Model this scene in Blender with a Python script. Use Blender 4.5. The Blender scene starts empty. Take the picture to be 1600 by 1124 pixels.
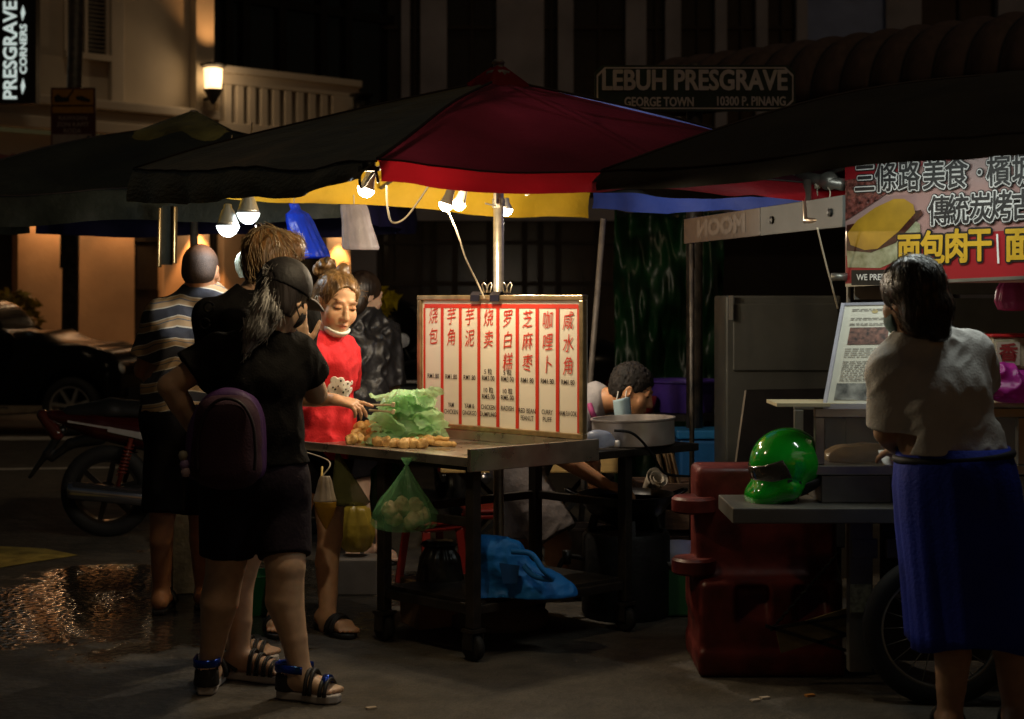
import bpy, math, random
import numpy as np
from mathutils import Vector, Matrix
random.seed(7); np.random.seed(7)
SC = bpy.context.scene
COL = SC.collection
# ---------------------------------------------------------------- camera, world, light, exposure
FPX, CX, YH, HC = 2400.0, 800.0, 470.0, 1.42
cam_d = bpy.data.cameras.new('camera'); cam = bpy.data.objects.new('camera', cam_d); COL.objects.link(cam)
cam.location = (0, 0, HC); cam.rotation_euler = (math.radians(90), 0, 0)
cam_d.sensor_width = 36; cam_d.lens = 54; cam_d.shift_y = -92/1600; cam_d.clip_end = 500; cam_d.clip_start = .05
cam_d.dof.use_dof = True; cam_d.dof.focus_distance = 6.3; cam_d.dof.aperture_fstop = 3.2
SC.camera = cam
SUN_EL, SUN_AZ = math.radians(62), math.radians(155)
w = bpy.data.worlds.new('World'); SC.world = w; w.use_nodes = True
wn = w.node_tree; bg = wn.nodes['Background']
sky = wn.nodes.new('ShaderNodeTexSky'); sky.sky_type = 'NISHITA'; sky.sun_disc = False
sky.sun_elevation = math.radians(1); sky.sun_rotation = SUN_AZ
wn.links.new(sky.outputs[0], bg.inputs[0]); bg.inputs[1].default_value = 0.012
sun_d = bpy.data.lights.new('sun', 'SUN'); sun_d.energy = .15; sun_d.angle = math.radians(4); sun_d.color = (1, .72, .42)
sun = bpy.data.objects.new('sun', sun_d); COL.objects.link(sun)
# street light glow from behind the camera, high to the right
sd = Vector((.42*math.cos(SUN_EL), -.9*math.cos(SUN_EL), math.sin(SUN_EL)))
sun.rotation_euler = sd.to_track_quat('Z', 'Y').to_euler()
SC.view_settings.view_transform = 'Standard'; SC.view_settings.look = 'None'
SC.view_settings.exposure = 0; SC.view_settings.gamma = 1; SC.view_settings.use_curve_mapping = False
SC.render.engine = 'CYCLES'
SC.cycles.use_denoising = True; SC.cycles.max_bounces = 8; SC.cycles.transparent_max_bounces = 12
SC.cycles.sample_clamp_indirect = 4

def P(px, py, Y):
    return Vector(((px-CX)*Y/FPX, Y, HC-(py-YH)*Y/FPX))
def G(px, Y, z=0):
    return Vector(((px-CX)*Y/FPX, Y, z))
V = Vector

# ---------------------------------------------------------------- materials
MATS = {}
def mat(name, col, rough=.6, metal=0, var=.15, vscale=12, bump=0, bscale=40, stretch=(1,1,1), emit=None, estr=0,
        transl=0, transp=0, coat=0, spec=.5, rvar=0, col2=None, sss=0, attr=False, bdist=.01, ior=1.45):
    if name in MATS: return MATS[name]
    m = bpy.data.materials.new(name); m.use_nodes = True
    t = m.node_tree; n = t.nodes; L = t.links; b = n['Principled BSDF']; out = n['Material Output']
    tc = n.new('ShaderNodeTexCoord'); mp = n.new('ShaderNodeMapping'); mp.inputs['Scale'].default_value = stretch
    L.new(tc.outputs['Object'], mp.inputs['Vector'])
    nz = n.new('ShaderNodeTexNoise'); nz.inputs['Scale'].default_value = vscale; nz.inputs['Detail'].default_value = 6
    L.new(mp.outputs[0], nz.inputs['Vector'])
    rp = n.new('ShaderNodeValToRGB'); L.new(nz.outputs[0], rp.inputs[0])
    c1 = [max(0, c*(1-var)) for c in col]; c2 = col2 or [min(1, c*(1+var)) for c in col]
    rp.color_ramp.elements[0].position = .3; rp.color_ramp.elements[1].position = .7
    rp.color_ramp.elements[0].color = (*c1, 1); rp.color_ramp.elements[1].color = (*c2, 1)
    csrc = rp.outputs[0]
    if attr:
        at = n.new('ShaderNodeAttribute'); at.attribute_name = 'Col'
        mx = n.new('ShaderNodeMix'); mx.data_type = 'RGBA'; mx.blend_type = 'MULTIPLY'; mx.inputs[0].default_value = 1
        L.new(rp.outputs[0], mx.inputs[6]); L.new(at.outputs[0], mx.inputs[7]); csrc = mx.outputs[2]
    L.new(csrc, b.inputs['Base Color'])
    b.inputs['Roughness'].default_value = rough; b.inputs['Metallic'].default_value = metal
    b.inputs['Specular IOR Level'].default_value = spec; b.inputs['IOR'].default_value = ior
    b.inputs['Coat Weight'].default_value = coat; b.inputs['Coat Roughness'].default_value = .08
    if sss:
        b.inputs['Subsurface Weight'].default_value = sss; b.inputs['Subsurface Radius'].default_value = (.012, .005, .003)
        b.inputs['Subsurface Scale'].default_value = 1
    if rvar:
        mr = n.new('ShaderNodeMapRange'); mr.inputs[1].default_value = .3; mr.inputs[2].default_value = .7
        mr.inputs[3].default_value = max(.02, rough-rvar); mr.inputs[4].default_value = min(1, rough+rvar)
        L.new(nz.outputs[0], mr.inputs[0]); L.new(mr.outputs[0], b.inputs['Roughness'])
    if bump:
        bz = n.new('ShaderNodeTexNoise'); bz.inputs['Scale'].default_value = bscale; bz.inputs['Detail'].default_value = 8
        L.new(mp.outputs[0], bz.inputs['Vector'])
        bp = n.new('ShaderNodeBump'); bp.inputs['Strength'].default_value = bump; bp.inputs['Distance'].default_value = bdist
        L.new(bz.outputs[0], bp.inputs['Height']); L.new(bp.outputs[0], b.inputs['Normal'])
    if emit:
        b.inputs['Emission Color'].default_value = (*emit, 1); b.inputs['Emission Strength'].default_value = estr
    sh = b.outputs[0]
    if transl:
        tr = n.new('ShaderNodeBsdfTranslucent'); L.new(csrc, tr.inputs[0])
        mx = n.new('ShaderNodeMixShader'); mx.inputs[0].default_value = transl
        L.new(sh, mx.inputs[1]); L.new(tr.outputs[0], mx.inputs[2]); sh = mx.outputs[0]
    if transp:
        tr = n.new('ShaderNodeBsdfTransparent')
        L.new(csrc, tr.inputs[0]) if transp < 0 else None
        mx = n.new('ShaderNodeMixShader'); mx.inputs[0].default_value = abs(transp)
        L.new(sh, mx.inputs[1]); L.new(tr.outputs[0], mx.inputs[2]); sh = mx.outputs[0]
    L.new(sh, out.inputs[0])
    MATS[name] = m
    return m

# ---------------------------------------------------------------- objects
def tag(o, label=None, cat=None, group=None, kind=None):
    if label: o['label'] = label
    if cat: o['category'] = cat
    if group: o['group'] = group
    if kind: o['kind'] = kind
    return o
def thing(name, label, cat, loc=(0,0,0), group=None, rz=0):
    o = bpy.data.objects.new(name, None); COL.objects.link(o); o.location = loc; o.rotation_euler[2] = rz
    o.empty_display_size = .1
    return tag(o, label, cat, group)
def root_loc(p):
    while p.parent: p = p.parent
    return np.array(p.location)
def link_mesh(name, vs, fs, m, parent=None, smooth=False, base=None, cols=None, mats=None, midx=None):
    """world-space verts become one object; a top-level one gets its origin at its base"""
    vs = np.asarray(vs, dtype=np.float64).reshape(-1, 3)
    if parent is not None: off = root_loc(parent)
    elif base is not None: off = np.array(base, dtype=float)
    else: off = np.array([(vs[:,0].min()+vs[:,0].max())/2, (vs[:,1].min()+vs[:,1].max())/2, vs[:,2].min()])
    me = bpy.data.meshes.new(name)
    if isinstance(fs, np.ndarray):
        nf, k = fs.shape
        me.vertices.add(len(vs)); me.vertices.foreach_set('co', (vs-off).astype(np.float32).ravel())
        me.loops.add(nf*k); me.loops.foreach_set('vertex_index', fs.astype(np.int32).ravel())
        me.polygons.add(nf); me.polygons.foreach_set('loop_start', np.arange(0, nf*k, k, dtype=np.int32))
        me.update(calc_edges=True); me.validate()
    else:
        me.from_pydata([tuple(v) for v in (vs-off)], [], fs); me.update()
    if smooth:
        me.polygons.foreach_set('use_smooth', np.ones(len(me.polygons), dtype=bool))
    if cols is not None:
        a = me.color_attributes.new('Col', 'FLOAT_COLOR', 'POINT')
        c4 = np.ones((len(vs), 4), dtype=np.float32); c4[:, :3] = cols
        a.data.foreach_set('color', c4.ravel())
    me.materials.append(m)
    if mats:
        for x in mats: me.materials.append(x)
    if midx is not None: me.polygons.foreach_set('material_index', np.asarray(midx, dtype=np.int32))
    o = bpy.data.objects.new(name, me); COL.objects.link(o)
    if parent is not None: o.parent = parent
    else: o.location = off
    return o
def dup(root, loc, rz=None, label=None, group=None, scale=None):
    r = root.copy(); COL.objects.link(r); r.location = loc
    if rz is not None: r.rotation_euler[2] = rz
    if scale: r.scale = (scale,)*3
    if label: r['label'] = label
    if group: r['group'] = group
    for ch in list(root.children):
        c = ch.copy(); COL.objects.link(c); c.parent = r
        for g in ch.children:
            d = g.copy(); COL.objects.link(d); d.parent = c
    return r

class MB:
    def __init__(s): s.v = []; s.f = []
    def add(s, vs, fs):
        n = len(s.v); s.v += [tuple(v) for v in vs]; s.f += [tuple(i+n for i in f) for f in fs]; return s
    def box(s, c, d, rz=0, R=None):
        c = V(c); M = R or Matrix.Rotation(rz, 3, 'Z'); x, y, z = d[0]/2, d[1]/2, d[2]/2
        vs = [c+M@V((sx*x, sy*y, sz*z)) for sz in (-1,1) for sy in (-1,1) for sx in (-1,1)]
        return s.add(vs, [(0,2,3,1),(4,5,7,6),(0,1,5,4),(2,6,7,3),(0,4,6,2),(1,3,7,5)])
    def beam(s, a, b, w, h=None, up=(0,0,1)):
        a, b = V(a), V(b); h = h or w; d = (b-a); L = d.length; d.normalize()
        u = V(up)
        if abs(d.dot(u)) > .98: u = V((0,1,0))
        x = d.cross(u).normalized(); z = x.cross(d)
        R = Matrix((x, d, z)).transposed()
        return s.box((a+b)/2, (w, L, h), R=R)
    def quad(s, *p): return s.add(p, [tuple(range(len(p)))])
    def tube(s, pts, r, seg=10, cap=True):
        pts = [V(p) for p in pts]; n = len(pts)
        rs = r if hasattr(r, '__len__') else [r]*n
        prev = None; vs = []
        for i, p in enumerate(pts):
            d = (pts[min(i+1, n-1)]-pts[max(i-1, 0)])
            d = d.normalized() if d.length > 1e-9 else V((0,0,1))
            if prev is None:
                u = V((0,0,1)) if abs(d.z) < .9 else V((1,0,0))
                x = d.cross(u).normalized()
            else:
                x = (prev - d*prev.dot(d)).normalized()
            prev = x; y = d.cross(x)
            for k in range(seg):
                a = 2*math.pi*k/seg; vs.append(p+(x*math.cos(a)+y*math.sin(a))*rs[i])
        fs = []
        for i in range(n-1):
            for k in range(seg):
                k2 = (k+1) % seg; fs.append((i*seg+k, i*seg+k2, (i+1)*seg+k2, (i+1)*seg+k))
        if cap: fs.append(tuple(range(seg-1, -1, -1))); fs.append(tuple((n-1)*seg+k for k in range(seg)))
        return s.add(vs, fs)
    def lathe(s, prof, c=(0,0,0), seg=24, R=None, fn=None):
        """prof: [(r,z)...]; R turns the local z axis"""
        c = V(c); R = R or Matrix.Identity(3); vs = []; n = len(prof)
        for i, (r, z) in enumerate(prof):
            for k in range(seg):
                a = 2*math.pi*k/seg; rr = r if fn is None else fn(i, a, r)
                vs.append(c+R@V((rr*math.cos(a), rr*math.sin(a), z)))
        fs = [(i*seg+k, i*seg+(k+1)%seg, (i+1)*seg+(k+1)%seg, (i+1)*seg+k) for i in range(n-1) for k in range(seg)]
        if prof[0] == prof[-1]: return s.add(vs, fs)
        if prof[0][0] > 1e-6: fs.append(tuple(range(seg-1, -1, -1)))
        if prof[-1][0] > 1e-6: fs.append(tuple((n-1)*seg+k for k in range(seg)))
        return s.add(vs, fs)
    def prism(s, poly, o, ex, ey, depth):
        """2D polygon in plane (o,ex,ey), given thickness along ex x ey"""
        o, ex, ey = V(o), V(ex), V(ey); nz = ex.cross(ey).normalized()*depth; n = len(poly)
        a = [o+ex*x+ey*y for x, y in poly]; b = [p+nz for p in a]
        fs = [tuple(range(n-1, -1, -1)), tuple(range(n, 2*n))]+[(i, (i+1)%n, n+(i+1)%n, n+i) for i in range(n)]
        return s.add(a+b, fs)
    def sheet(s, fn, nu, nv):
        vs = [fn(i/nu, j/nv) for j in range(nv+1) for i in range(nu+1)]
        fs = [(j*(nu+1)+i, j*(nu+1)+i+1, (j+1)*(nu+1)+i+1, (j+1)*(nu+1)+i) for j in range(nv) for i in range(nu)]
        return s.add(vs, fs)
    def obj(s, name, m, parent=None, smooth=False, bevel=0, base=None, auto=None, solid=0):
        o = link_mesh(name, s.v, s.f, m, parent, smooth, base)
        if solid:
            d = o.modifiers.new('solid', 'SOLIDIFY'); d.thickness = solid; d.offset = 0
        if bevel:
            d = o.modifiers.new('bevel', 'BEVEL'); d.width = bevel; d.segments = 2; d.limit_method = 'ANGLE'; d.angle_limit = .6
        if auto:
            o.data.set_sharp_from_angle(angle=auto)
        return o
def axis_R(d):
    """matrix whose local z is d"""
    d = V(d).normalized(); u = V((0,0,1)) if abs(d.z) < .95 else V((0,1,0))
    x = u.cross(d).normalized(); y = d.cross(x)
    return Matrix((x, y, d)).transposed()
def frame(fwd, up=(0,0,1)):
    """matrix with columns right, forward, up"""
    f = V(fwd).normalized(); u = V(up); r = f.cross(u).normalized(); u = r.cross(f)
    return Matrix((r, f, u)).transposed()
def curve_pts(pts, n=12):
    pts = [V(p) for p in pts]; out = []
    for i in range(len(pts)-1):
        p0, p1, p2, p3 = pts[max(i-1,0)], pts[i], pts[i+1], pts[min(i+2, len(pts)-1)]
        for k in range(n):
            t = k/n
            out.append(.5*((2*p1)+(p2-p0)*t+(2*p0-5*p1+4*p2-p3)*t*t+(3*p1-p0-3*p2+p3)*t**3))
    out.append(pts[-1]); return out

# ---------------------------------------------------------------- lettering
def text_geo(body, size, offset=0, shear=0, align='CENTER', width=None, sx=1):
    c = bpy.data.curves.new('txt', 'FONT'); c.body = body; c.size = size; c.offset = offset; c.shear = shear
    c.align_x = align; c.align_y = 'CENTER'; c.resolution_u = 3; c.fill_mode = 'FRONT'
    o = bpy.data.objects.new('txt', c); COL.objects.link(o)
    dg = bpy.context.evaluated_depsgraph_get(); e = o.evaluated_get(dg); me = e.to_mesh()
    vs = [V(v.co) for v in me.vertices]; fs = [tuple(p.vertices) for p in me.polygons]
    e.to_mesh_clear(); bpy.data.objects.remove(o); bpy.data.curves.remove(c)
    if vs and width:
        x0 = min(v.x for v in vs); x1 = max(v.x for v in vs); k = width/max(1e-6, x1-x0)
        for v in vs: v.x *= k
    if sx != 1:
        for v in vs: v.x *= sx
    return vs, fs
def put_outlined(mb, body, size, o, ex, ey, half, lift=.002, sx=1):
    """the glyph thickened all round by ribbons along its contour; each ribbon a hair above the last"""
    vs, fs = text_geo(body, size, sx=sx); o, ex, ey = V(o), V(ex).normalized(), V(ey).normalized(); nz = ex.cross(ey).normalized()
    at = lambda x, y, l: o+ex*x+ey*y+nz*l
    mb.add([at(v.x, v.y, lift) for v in vs], fs)
    cnt = {}
    for f in fs:
        for i in range(len(f)): e = tuple(sorted((f[i], f[(i+1) % len(f)]))); cnt[e] = cnt.get(e, 0)+1
    l = lift
    for (a, b), c in cnt.items():
        if c != 1: continue
        p, q = vs[a], vs[b]; d = (q-p); L = d.length
        if L < 1e-7: continue
        d /= L; n = V((-d.y, d.x, 0))*half; l += 1e-5; t = d*half*.8
        m = [p-n*.6-t, p-n, q-n, q-n*.6+t, q+n*.6+t, q+n, p+n, p+n*.6-t]
        mb.add([at(v.x, v.y, l) for v in m], [tuple(range(8))])
def put_text(mb, body, size, o, ex, ey, lift=.002, **k):
    vs, fs = text_geo(body, size, **k)
    o, ex, ey = V(o), V(ex).normalized(), V(ey).normalized(); nz = ex.cross(ey).normalized()*lift
    mb.add([o+ex*v.x+ey*v.y+nz for v in vs], fs)

# ---------------------------------------------------------------- signed distance modelling (numpy), meshed with surface nets
_T = np.random.RandomState(3).rand(32, 32, 32).astype(np.float32)
def vnoise(p):
    i = np.floor(p).astype(np.int64); f = (p-i).astype(np.float32); f = f*f*(3-2*f); r = 0
    for dx in (0, 1):
        for dy in (0, 1):
            for dz in (0, 1):
                wt = (f[:,0] if dx else 1-f[:,0])*(f[:,1] if dy else 1-f[:,1])*(f[:,2] if dz else 1-f[:,2])
                r = r+wt*_T[(i[:,0]+dx)&31, (i[:,1]+dy)&31, (i[:,2]+dz)&31]
    return r
def n3(M): return np.array(M, dtype=np.float32)
class SDF:
    def __init__(s, lo, hi, h=.006):
        s.lo = np.array(lo, dtype=np.float32)-3*h; s.h = h
        s.n = np.ceil((np.array(hi)+3*h-s.lo)/h).astype(int)+1
        s.F = np.full(s.n, 1.0, dtype=np.float32)
    def _box(s, lo, hi):
        a = np.clip(np.floor((np.array(lo)-s.lo)/s.h).astype(int), 0, s.n); b = np.clip(np.ceil((np.array(hi)-s.lo)/s.h).astype(int)+1, 0, s.n)
        if (b <= a).any(): return None, None
        ax = [s.lo[i]+s.h*np.arange(a[i], b[i], dtype=np.float32) for i in range(3)]
        X = np.stack(np.meshgrid(*ax, indexing='ij'), -1)
        return (slice(a[0], b[0]), slice(a[1], b[1]), slice(a[2], b[2])), X
    def _mix(s, sl, d, k, op):
        f = s.F[sl]
        if op == 'sub':
            d = -d
            if k: hh = np.clip(.5-.5*(f-d)/k, 0, 1); s.F[sl] = f*(1-hh)+d*hh+k*hh*(1-hh)
            else: s.F[sl] = np.maximum(f, d)
        else:
            if k:
                hh = np.clip(.5+.5*(d-f)/k, 0, 1); r = d*(1-hh)+f*hh-k*hh*(1-hh)
                s.F[sl] = np.where(f > .9, np.minimum(d, f), r)
            else: s.F[sl] = np.minimum(f, d)
    def cone(s, a, b, ra, rb=None, k=.02, op='add'):
        rb = ra if rb is None else rb; a = n3(a); b = n3(b); m = max(ra, rb)+k+4*s.h
        sl, X = s._box(np.minimum(a, b)-m, np.maximum(a, b)+m)
        if sl is None: return s
        d = b-a; q = X-a; L = float(d@d)+1e-12; t = np.clip((q@d)/L, 0, 1)
        dist = np.linalg.norm(q-t[..., None]*d, axis=-1)-(ra+(rb-ra)*t)
        s._mix(sl, dist, k, op); return s
    def chain(s, pts, rs, k=.02):
        for i in range(len(pts)-1): s.cone(pts[i], pts[i+1], rs[i], rs[i+1], k)
        return s
    def ell(s, c, r, R=None, k=.02, op='add'):
        c = n3(c); r = n3(r if hasattr(r, '__len__') else (r, r, r)); m = float(r.max())+k+4*s.h
        sl, X = s._box(c-m, c+m)
        if sl is None: return s
        q = X-c
        if R is not None: q = q@n3(R)
        k0 = np.linalg.norm(q/r, axis=-1); k1 = np.linalg.norm(q/(r*r), axis=-1)+1e-9
        s._mix(sl, np.where(k0 < 1e-4, -r.min(), k0*(k0-1)/k1), k, op); return s
    def box(s, c, d, R=None, rnd=.01, k=.01, op='add'):
        c = n3(c); b = n3(d)/2-rnd; m = float(np.linalg.norm(n3(d)))/2+k+4*s.h
        sl, X = s._box(c-m, c+m)
        if sl is None: return s
        q = X-c
        if R is not None: q = q@n3(R)
        q = np.abs(q)-b
        s._mix(sl, np.linalg.norm(np.maximum(q, 0), axis=-1)+np.minimum(q.max(-1), 0)-rnd, k, op); return s
    def cut(s, p, nrm, k=0):
        """remove everything on the side nrm points to"""
        nrm = n3(V(nrm).normalized()); p = n3(p)
        ax = [s.lo[i]+s.h*np.arange(s.n[i], dtype=np.float32) for i in range(3)]
        d = (ax[0]-p[0])[:,None,None]*nrm[0]+(ax[1]-p[1])[None,:,None]*nrm[1]+(ax[2]-p[2])[None,None,:]*nrm[2]
        s.F = np.maximum(s.F, d); return s
    def noise(s, fn, band=None):
        idx = np.nonzero(np.abs(s.F) < (band or max(6*s.h, .03)))
        p = np.stack(idx, -1).astype(np.float32)*s.h+s.lo
        s.F[idx] += fn(p).astype(np.float32); return s
    def mesh(s):
        F = s.F; S = F < 0; n = S.shape
        c = S[:-1,:-1,:-1].astype(np.int8)
        cnt = sum(S[dx:n[0]-1+dx, dy:n[1]-1+dy, dz:n[2]-1+dz].astype(np.int8) for dx in (0,1) for dy in (0,1) for dz in (0,1))
        act = (cnt > 0) & (cnt < 8); I = np.stack(np.nonzero(act), -1)
        idm = np.full(act.shape, -1, dtype=np.int32); idm[act] = np.arange(len(I))
        cs = np.array([(a, b, c) for a in (0,1) for b in (0,1) for c in (0,1)])
        val = np.stack([F[I[:,0]+o[0], I[:,1]+o[1], I[:,2]+o[2]] for o in cs], -1)
        acc = np.zeros((len(I), 3), dtype=np.float64); num = np.zeros(len(I))
        for i in range(8):
            for j in range(i+1, 8):
                if np.abs(cs[i]-cs[j]).sum() != 1: continue
                a, b = val[:, i], val[:, j]; x = (a < 0) != (b < 0)
                t = np.where(x, a/np.where(x, a-b, 1), 0)
                acc += np.where(x[:,None], cs[i]+t[:,None]*(cs[j]-cs[i]), 0); num += x
        vs = (I+acc/num[:,None])*s.h+s.lo
        fs = []
        for ax in range(3):
            o1, o2 = [d for d in range(3) if d != ax]
            sl0 = [slice(None)]*3; sl1 = [slice(None)]*3; sl0[ax] = slice(0, n[ax]-1); sl1[ax] = slice(1, n[ax])
            A = S[tuple(sl0)]; B = S[tuple(sl1)]; x = A != B
            E = np.stack(np.nonzero(x), -1); ok = (E[:,o1] > 0) & (E[:,o2] > 0) & (E[:,o1] < n[o1]-1) & (E[:,o2] < n[o2]-1); E = E[ok]
            flip = A[E[:,0], E[:,1], E[:,2]]
            q = []
            for d1, d2 in ((0,0),(1,0),(1,1),(0,1)):
                e = E.copy(); e[:,o1] -= d1; e[:,o2] -= d2; q.append(idm[e[:,0], e[:,1], e[:,2]])
            q = np.stack(q, -1)
            if ax == 1: flip = ~flip
            q[~flip] = q[~flip][:, ::-1]
            fs.append(q)
        fs = np.concatenate(fs); fs = fs[(fs >= 0).all(1)]
        return vs, fs
    def obj(s, name, m, parent=None, base=None, colf=None, relax=1):
        vs, fs = s.mesh()
        for _ in range(relax):
            acc = np.zeros_like(vs); num = np.zeros(len(vs))
            for a in range(4):
                for b in (1, 3):
                    np.add.at(acc, fs[:, a], vs[fs[:, (a+b) % 4]]); np.add.at(num, fs[:, a], 1)
            vs = .5*vs+.5*acc/np.maximum(num, 1)[:,None]
        cols = colf(vs) if colf else None
        return link_mesh(name, vs, fs, m, parent, True, base, cols)
# ================================================================= the setting
def asphalt():
    m = bpy.data.materials.new('wet_asphalt'); m.use_nodes = True
    t = m.node_tree; n = t.nodes; L = t.links; b = n['Principled BSDF']
    ge = n.new('ShaderNodeNewGeometry')
    def noise(sc, det=5, rough=.5):
        z = n.new('ShaderNodeTexNoise'); z.inputs['Scale'].default_value = sc; z.inputs['Detail'].default_value = det
        z.inputs['Roughness'].default_value = rough; L.new(ge.outputs['Position'], z.inputs['Vector']); return z
    def ramp(src, a, c, p0=.3, p1=.7):
        r = n.new('ShaderNodeValToRGB'); L.new(src, r.inputs[0]); r.color_ramp.elements[0].position = p0; r.color_ramp.elements[1].position = p1
        r.color_ramp.elements[0].color = (*a, 1); r.color_ramp.elements[1].color = (*c, 1); return r
    def math_(op, a, c):
        k = n.new('ShaderNodeMath'); k.operation = op
        for i, x in enumerate((a, c)):
            if isinstance(x, (int, float)): k.inputs[i].default_value = x
            else: L.new(x, k.inputs[i])
        return k.outputs[0]
    grit = noise(160, 3); big = noise(1.7, 6, .65); mid = noise(7, 6)
    c1 = ramp(grit.outputs[0], (.034, .029, .023), (.125, .105, .08)); c2 = ramp(mid.outputs[0], (.4, .4, .4), (1, 1, 1), .3, .65)
    mx = n.new('ShaderNodeMix'); mx.data_type = 'RGBA'; mx.blend_type = 'MULTIPLY'; mx.inputs[0].default_value = .8
    L.new(c1.outputs[0], mx.inputs[6]); L.new(c2.outputs[0], mx.inputs[7])
    # spilt water: where the vendors have been washing, and some elsewhere
    vd = n.new('ShaderNodeVectorMath'); vd.operation = 'SUBTRACT'; L.new(ge.outputs['Position'], vd.inputs[0]); vd.inputs[1].default_value = (-1.62, 7.35, 0)
    vs = n.new('ShaderNodeVectorMath'); vs.operation = 'MULTIPLY'; L.new(vd.outputs[0], vs.inputs[0]); vs.inputs[1].default_value = (.80, .70, 1)
    ln = n.new('ShaderNodeVectorMath'); ln.operation = 'LENGTH'; L.new(vs.outputs[0], ln.inputs[0])
    pud = math_('SUBTRACT', 1.1, ln.outputs['Value'])
    wet = math_('ADD', math_('MULTIPLY', pud, .42), math_('MULTIPLY', big.outputs[0], 1.1))
    wr = ramp(wet, (0, 0, 0), (1, 1, 1), .62, .70)
    rr = n.new('ShaderNodeMapRange'); rr.inputs[3].default_value = .78; rr.inputs[4].default_value = .12; L.new(wr.outputs[0], rr.inputs[0])
    L.new(rr.outputs[0], b.inputs['Roughness'])
    dk = n.new('ShaderNodeMix'); dk.data_type = 'RGBA'; dk.blend_type = 'MULTIPLY'; L.new(wr.outputs[0], dk.inputs[0])
    L.new(mx.outputs[2], dk.inputs[6]); dk.inputs[7].default_value = (.5, .5, .5, 1)
    L.new(dk.outputs[2], b.inputs['Base Color'])
    bp = n.new('ShaderNodeBump'); bp.inputs['Distance'].default_value = .006
    st = n.new('ShaderNodeMapRange'); st.inputs[3].default_value = .9; st.inputs[4].default_value = .42; L.new(wr.outputs[0], st.inputs[0]); L.new(st.outputs[0], bp.inputs['Strength'])
    vo = n.new('ShaderNodeTexVoronoi'); vo.inputs['Scale'].default_value = 30; L.new(ge.outputs['Position'], vo.inputs['Vector'])
    h = math_('ADD', math_('MULTIPLY', vo.outputs['Distance'], .8), math_('MULTIPLY', mid.outputs[0], 1.2))
    L.new(h, bp.inputs['Height']); L.new(bp.outputs[0], b.inputs['Normal'])
    return m
M_ASPH = asphalt()
mb = MB(); mb.quad((-90,-30,0),(90,-30,0),(90,120,0),(-90,120,0)); tag(mb.obj('road', M_ASPH), kind='structure')

# facade of the corner building, running away to the right
D_ = V((.75, .66, 0)).normalized(); N_ = V((D_.y, -D_.x, 0)); O_ = V((-7.17, 21.5, 0)); RZ = math.atan2(D_.y, D_.x)
def fs_(px):
    k = (px-CX)/FPX; return (k*O_.y-O_.x)/(D_.x-k*D_.y)
def fz(px, py):
    s = fs_(px); return HC-(py-YH)*(O_.y+D_.y*s)/FPX
def fpt(s, out, z): return O_+D_*s+N_*out+V((0,0,z))
def fbox(mb, s0, s1, z0, z1, o0, o1):
    return mb.box(fpt((s0+s1)/2, (o0+o1)/2, (z0+z1)/2), (s1-s0, o1-o0, z1-z0), RZ)
mb = MB()
c = fpt(fs_(300), 1.2, .075); mb.box(c, (26, 2.4, .15), RZ)
tag(mb.obj('pavement', mat('paving', (.30,.25,.19), .8, bump=.4, bscale=8), bevel=.02), kind='structure')

M_CREAM = mat('cream_plaster', (.54,.48,.39), .85, var=.10, vscale=1.5, bump=.15, bscale=30)
M_TRIM = mat('trim_plaster', (.60,.54,.45), .8, var=.08, vscale=2)
M_DARKW = mat('dark_wood', (.018,.014,.011), .55, var=.3, vscale=6, stretch=(8,8,1))
M_GLASSD = mat('dark_glass', (.010,.010,.012), .12, var=.2, spec=.6)
M_BLACKM = mat('black_metal', (.012,.012,.012), .45, metal=.3, var=.2)
bld = thing('corner_building', 'cream plastered corner building with balcony, louvred window and warm wall lamps', 'building', fpt(0, 0, 0))
Z1 = 4.05
mb = MB()
S = fs_
fbox(mb, S(-420), S(330), Z1+.28, 8.5, -.35, 0)                 # upper wall
fbox(mb, S(-420), S(330), 3.15, Z1-.26, -.35, -.002)              # beam over the openings
fbox(mb, S(330), S(547), 3.15, 3.95, -.35, -.004)
mb.obj('wall', M_CREAM, bld)
M_PEACH_LIT = mat('peach_lit_plaster', (.56,.36,.21), .85, var=.18, vscale=1.3, bump=.2, bscale=20)  # downlights' orange put into the pier colour; peach instead of the cream above
for a, c in ((-420,-60),(28,210),(257,327),(350,384),(511,547)):
    mb = MB(); fbox(mb, S(a), S(c), .15, 3.148, -.3, 0); pr_ = mb.obj('pier', M_PEACH_LIT, bld)
    mb = MB(); fbox(mb, S(a), S(c), .151, .42, .002, .03); mb.obj('plinth', M_TRIM, pr_, bevel=.01)
mb = MB()
fbox(mb, S(-420), S(331), Z1+.14, Z1+.278, 0.003, .26); fbox(mb, S(-420), S(331), Z1-.02, Z1+.138, .003, .15); fbox(mb, S(-420), S(331), Z1-.2, Z1-.022, .003, .2)
mb.obj('cornice', M_TRIM, bld, bevel=.02)
mb = MB(); fbox(mb, S(168), S(189), Z1+.282, 8.5, .003, .12); fbox(mb, S(296), S(325), Z1+.282, 8.5, .004, .2); mb.obj('pilaster', M_TRIM, bld, bevel=.015)
mb = MB(); fbox(mb, S(-60), S(28), .15, 3.149, -.28, -.2); mb.obj('doorway', M_DARKW, bld)
mb = MB(); fbox(mb, S(210), S(257), .15, 3.149, -.28, -.2)
for k in range(1, 4): fbox(mb, S(212), S(255), .15+.72*k, .19+.72*k, -.199, -.16)
mb.obj('doorway', M_DARKW, bld)
for a, c in ((327,350),(384,511)):
    mb = MB(); fbox(mb, S(a), S(c), .15, 3.149, -.28, -.2)
    for k in range(4): fbox(mb, S(a)+(S(c)-S(a))*(k/4)+.02, S(a)+(S(c)-S(a))*((k+1)/4)-.02, .2, 3.1, -.199, -.17)
    mb.obj('doorway', M_DARKW, bld)
wf = MB(); z0, z1 = fz(132, 84), 6.6
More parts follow.
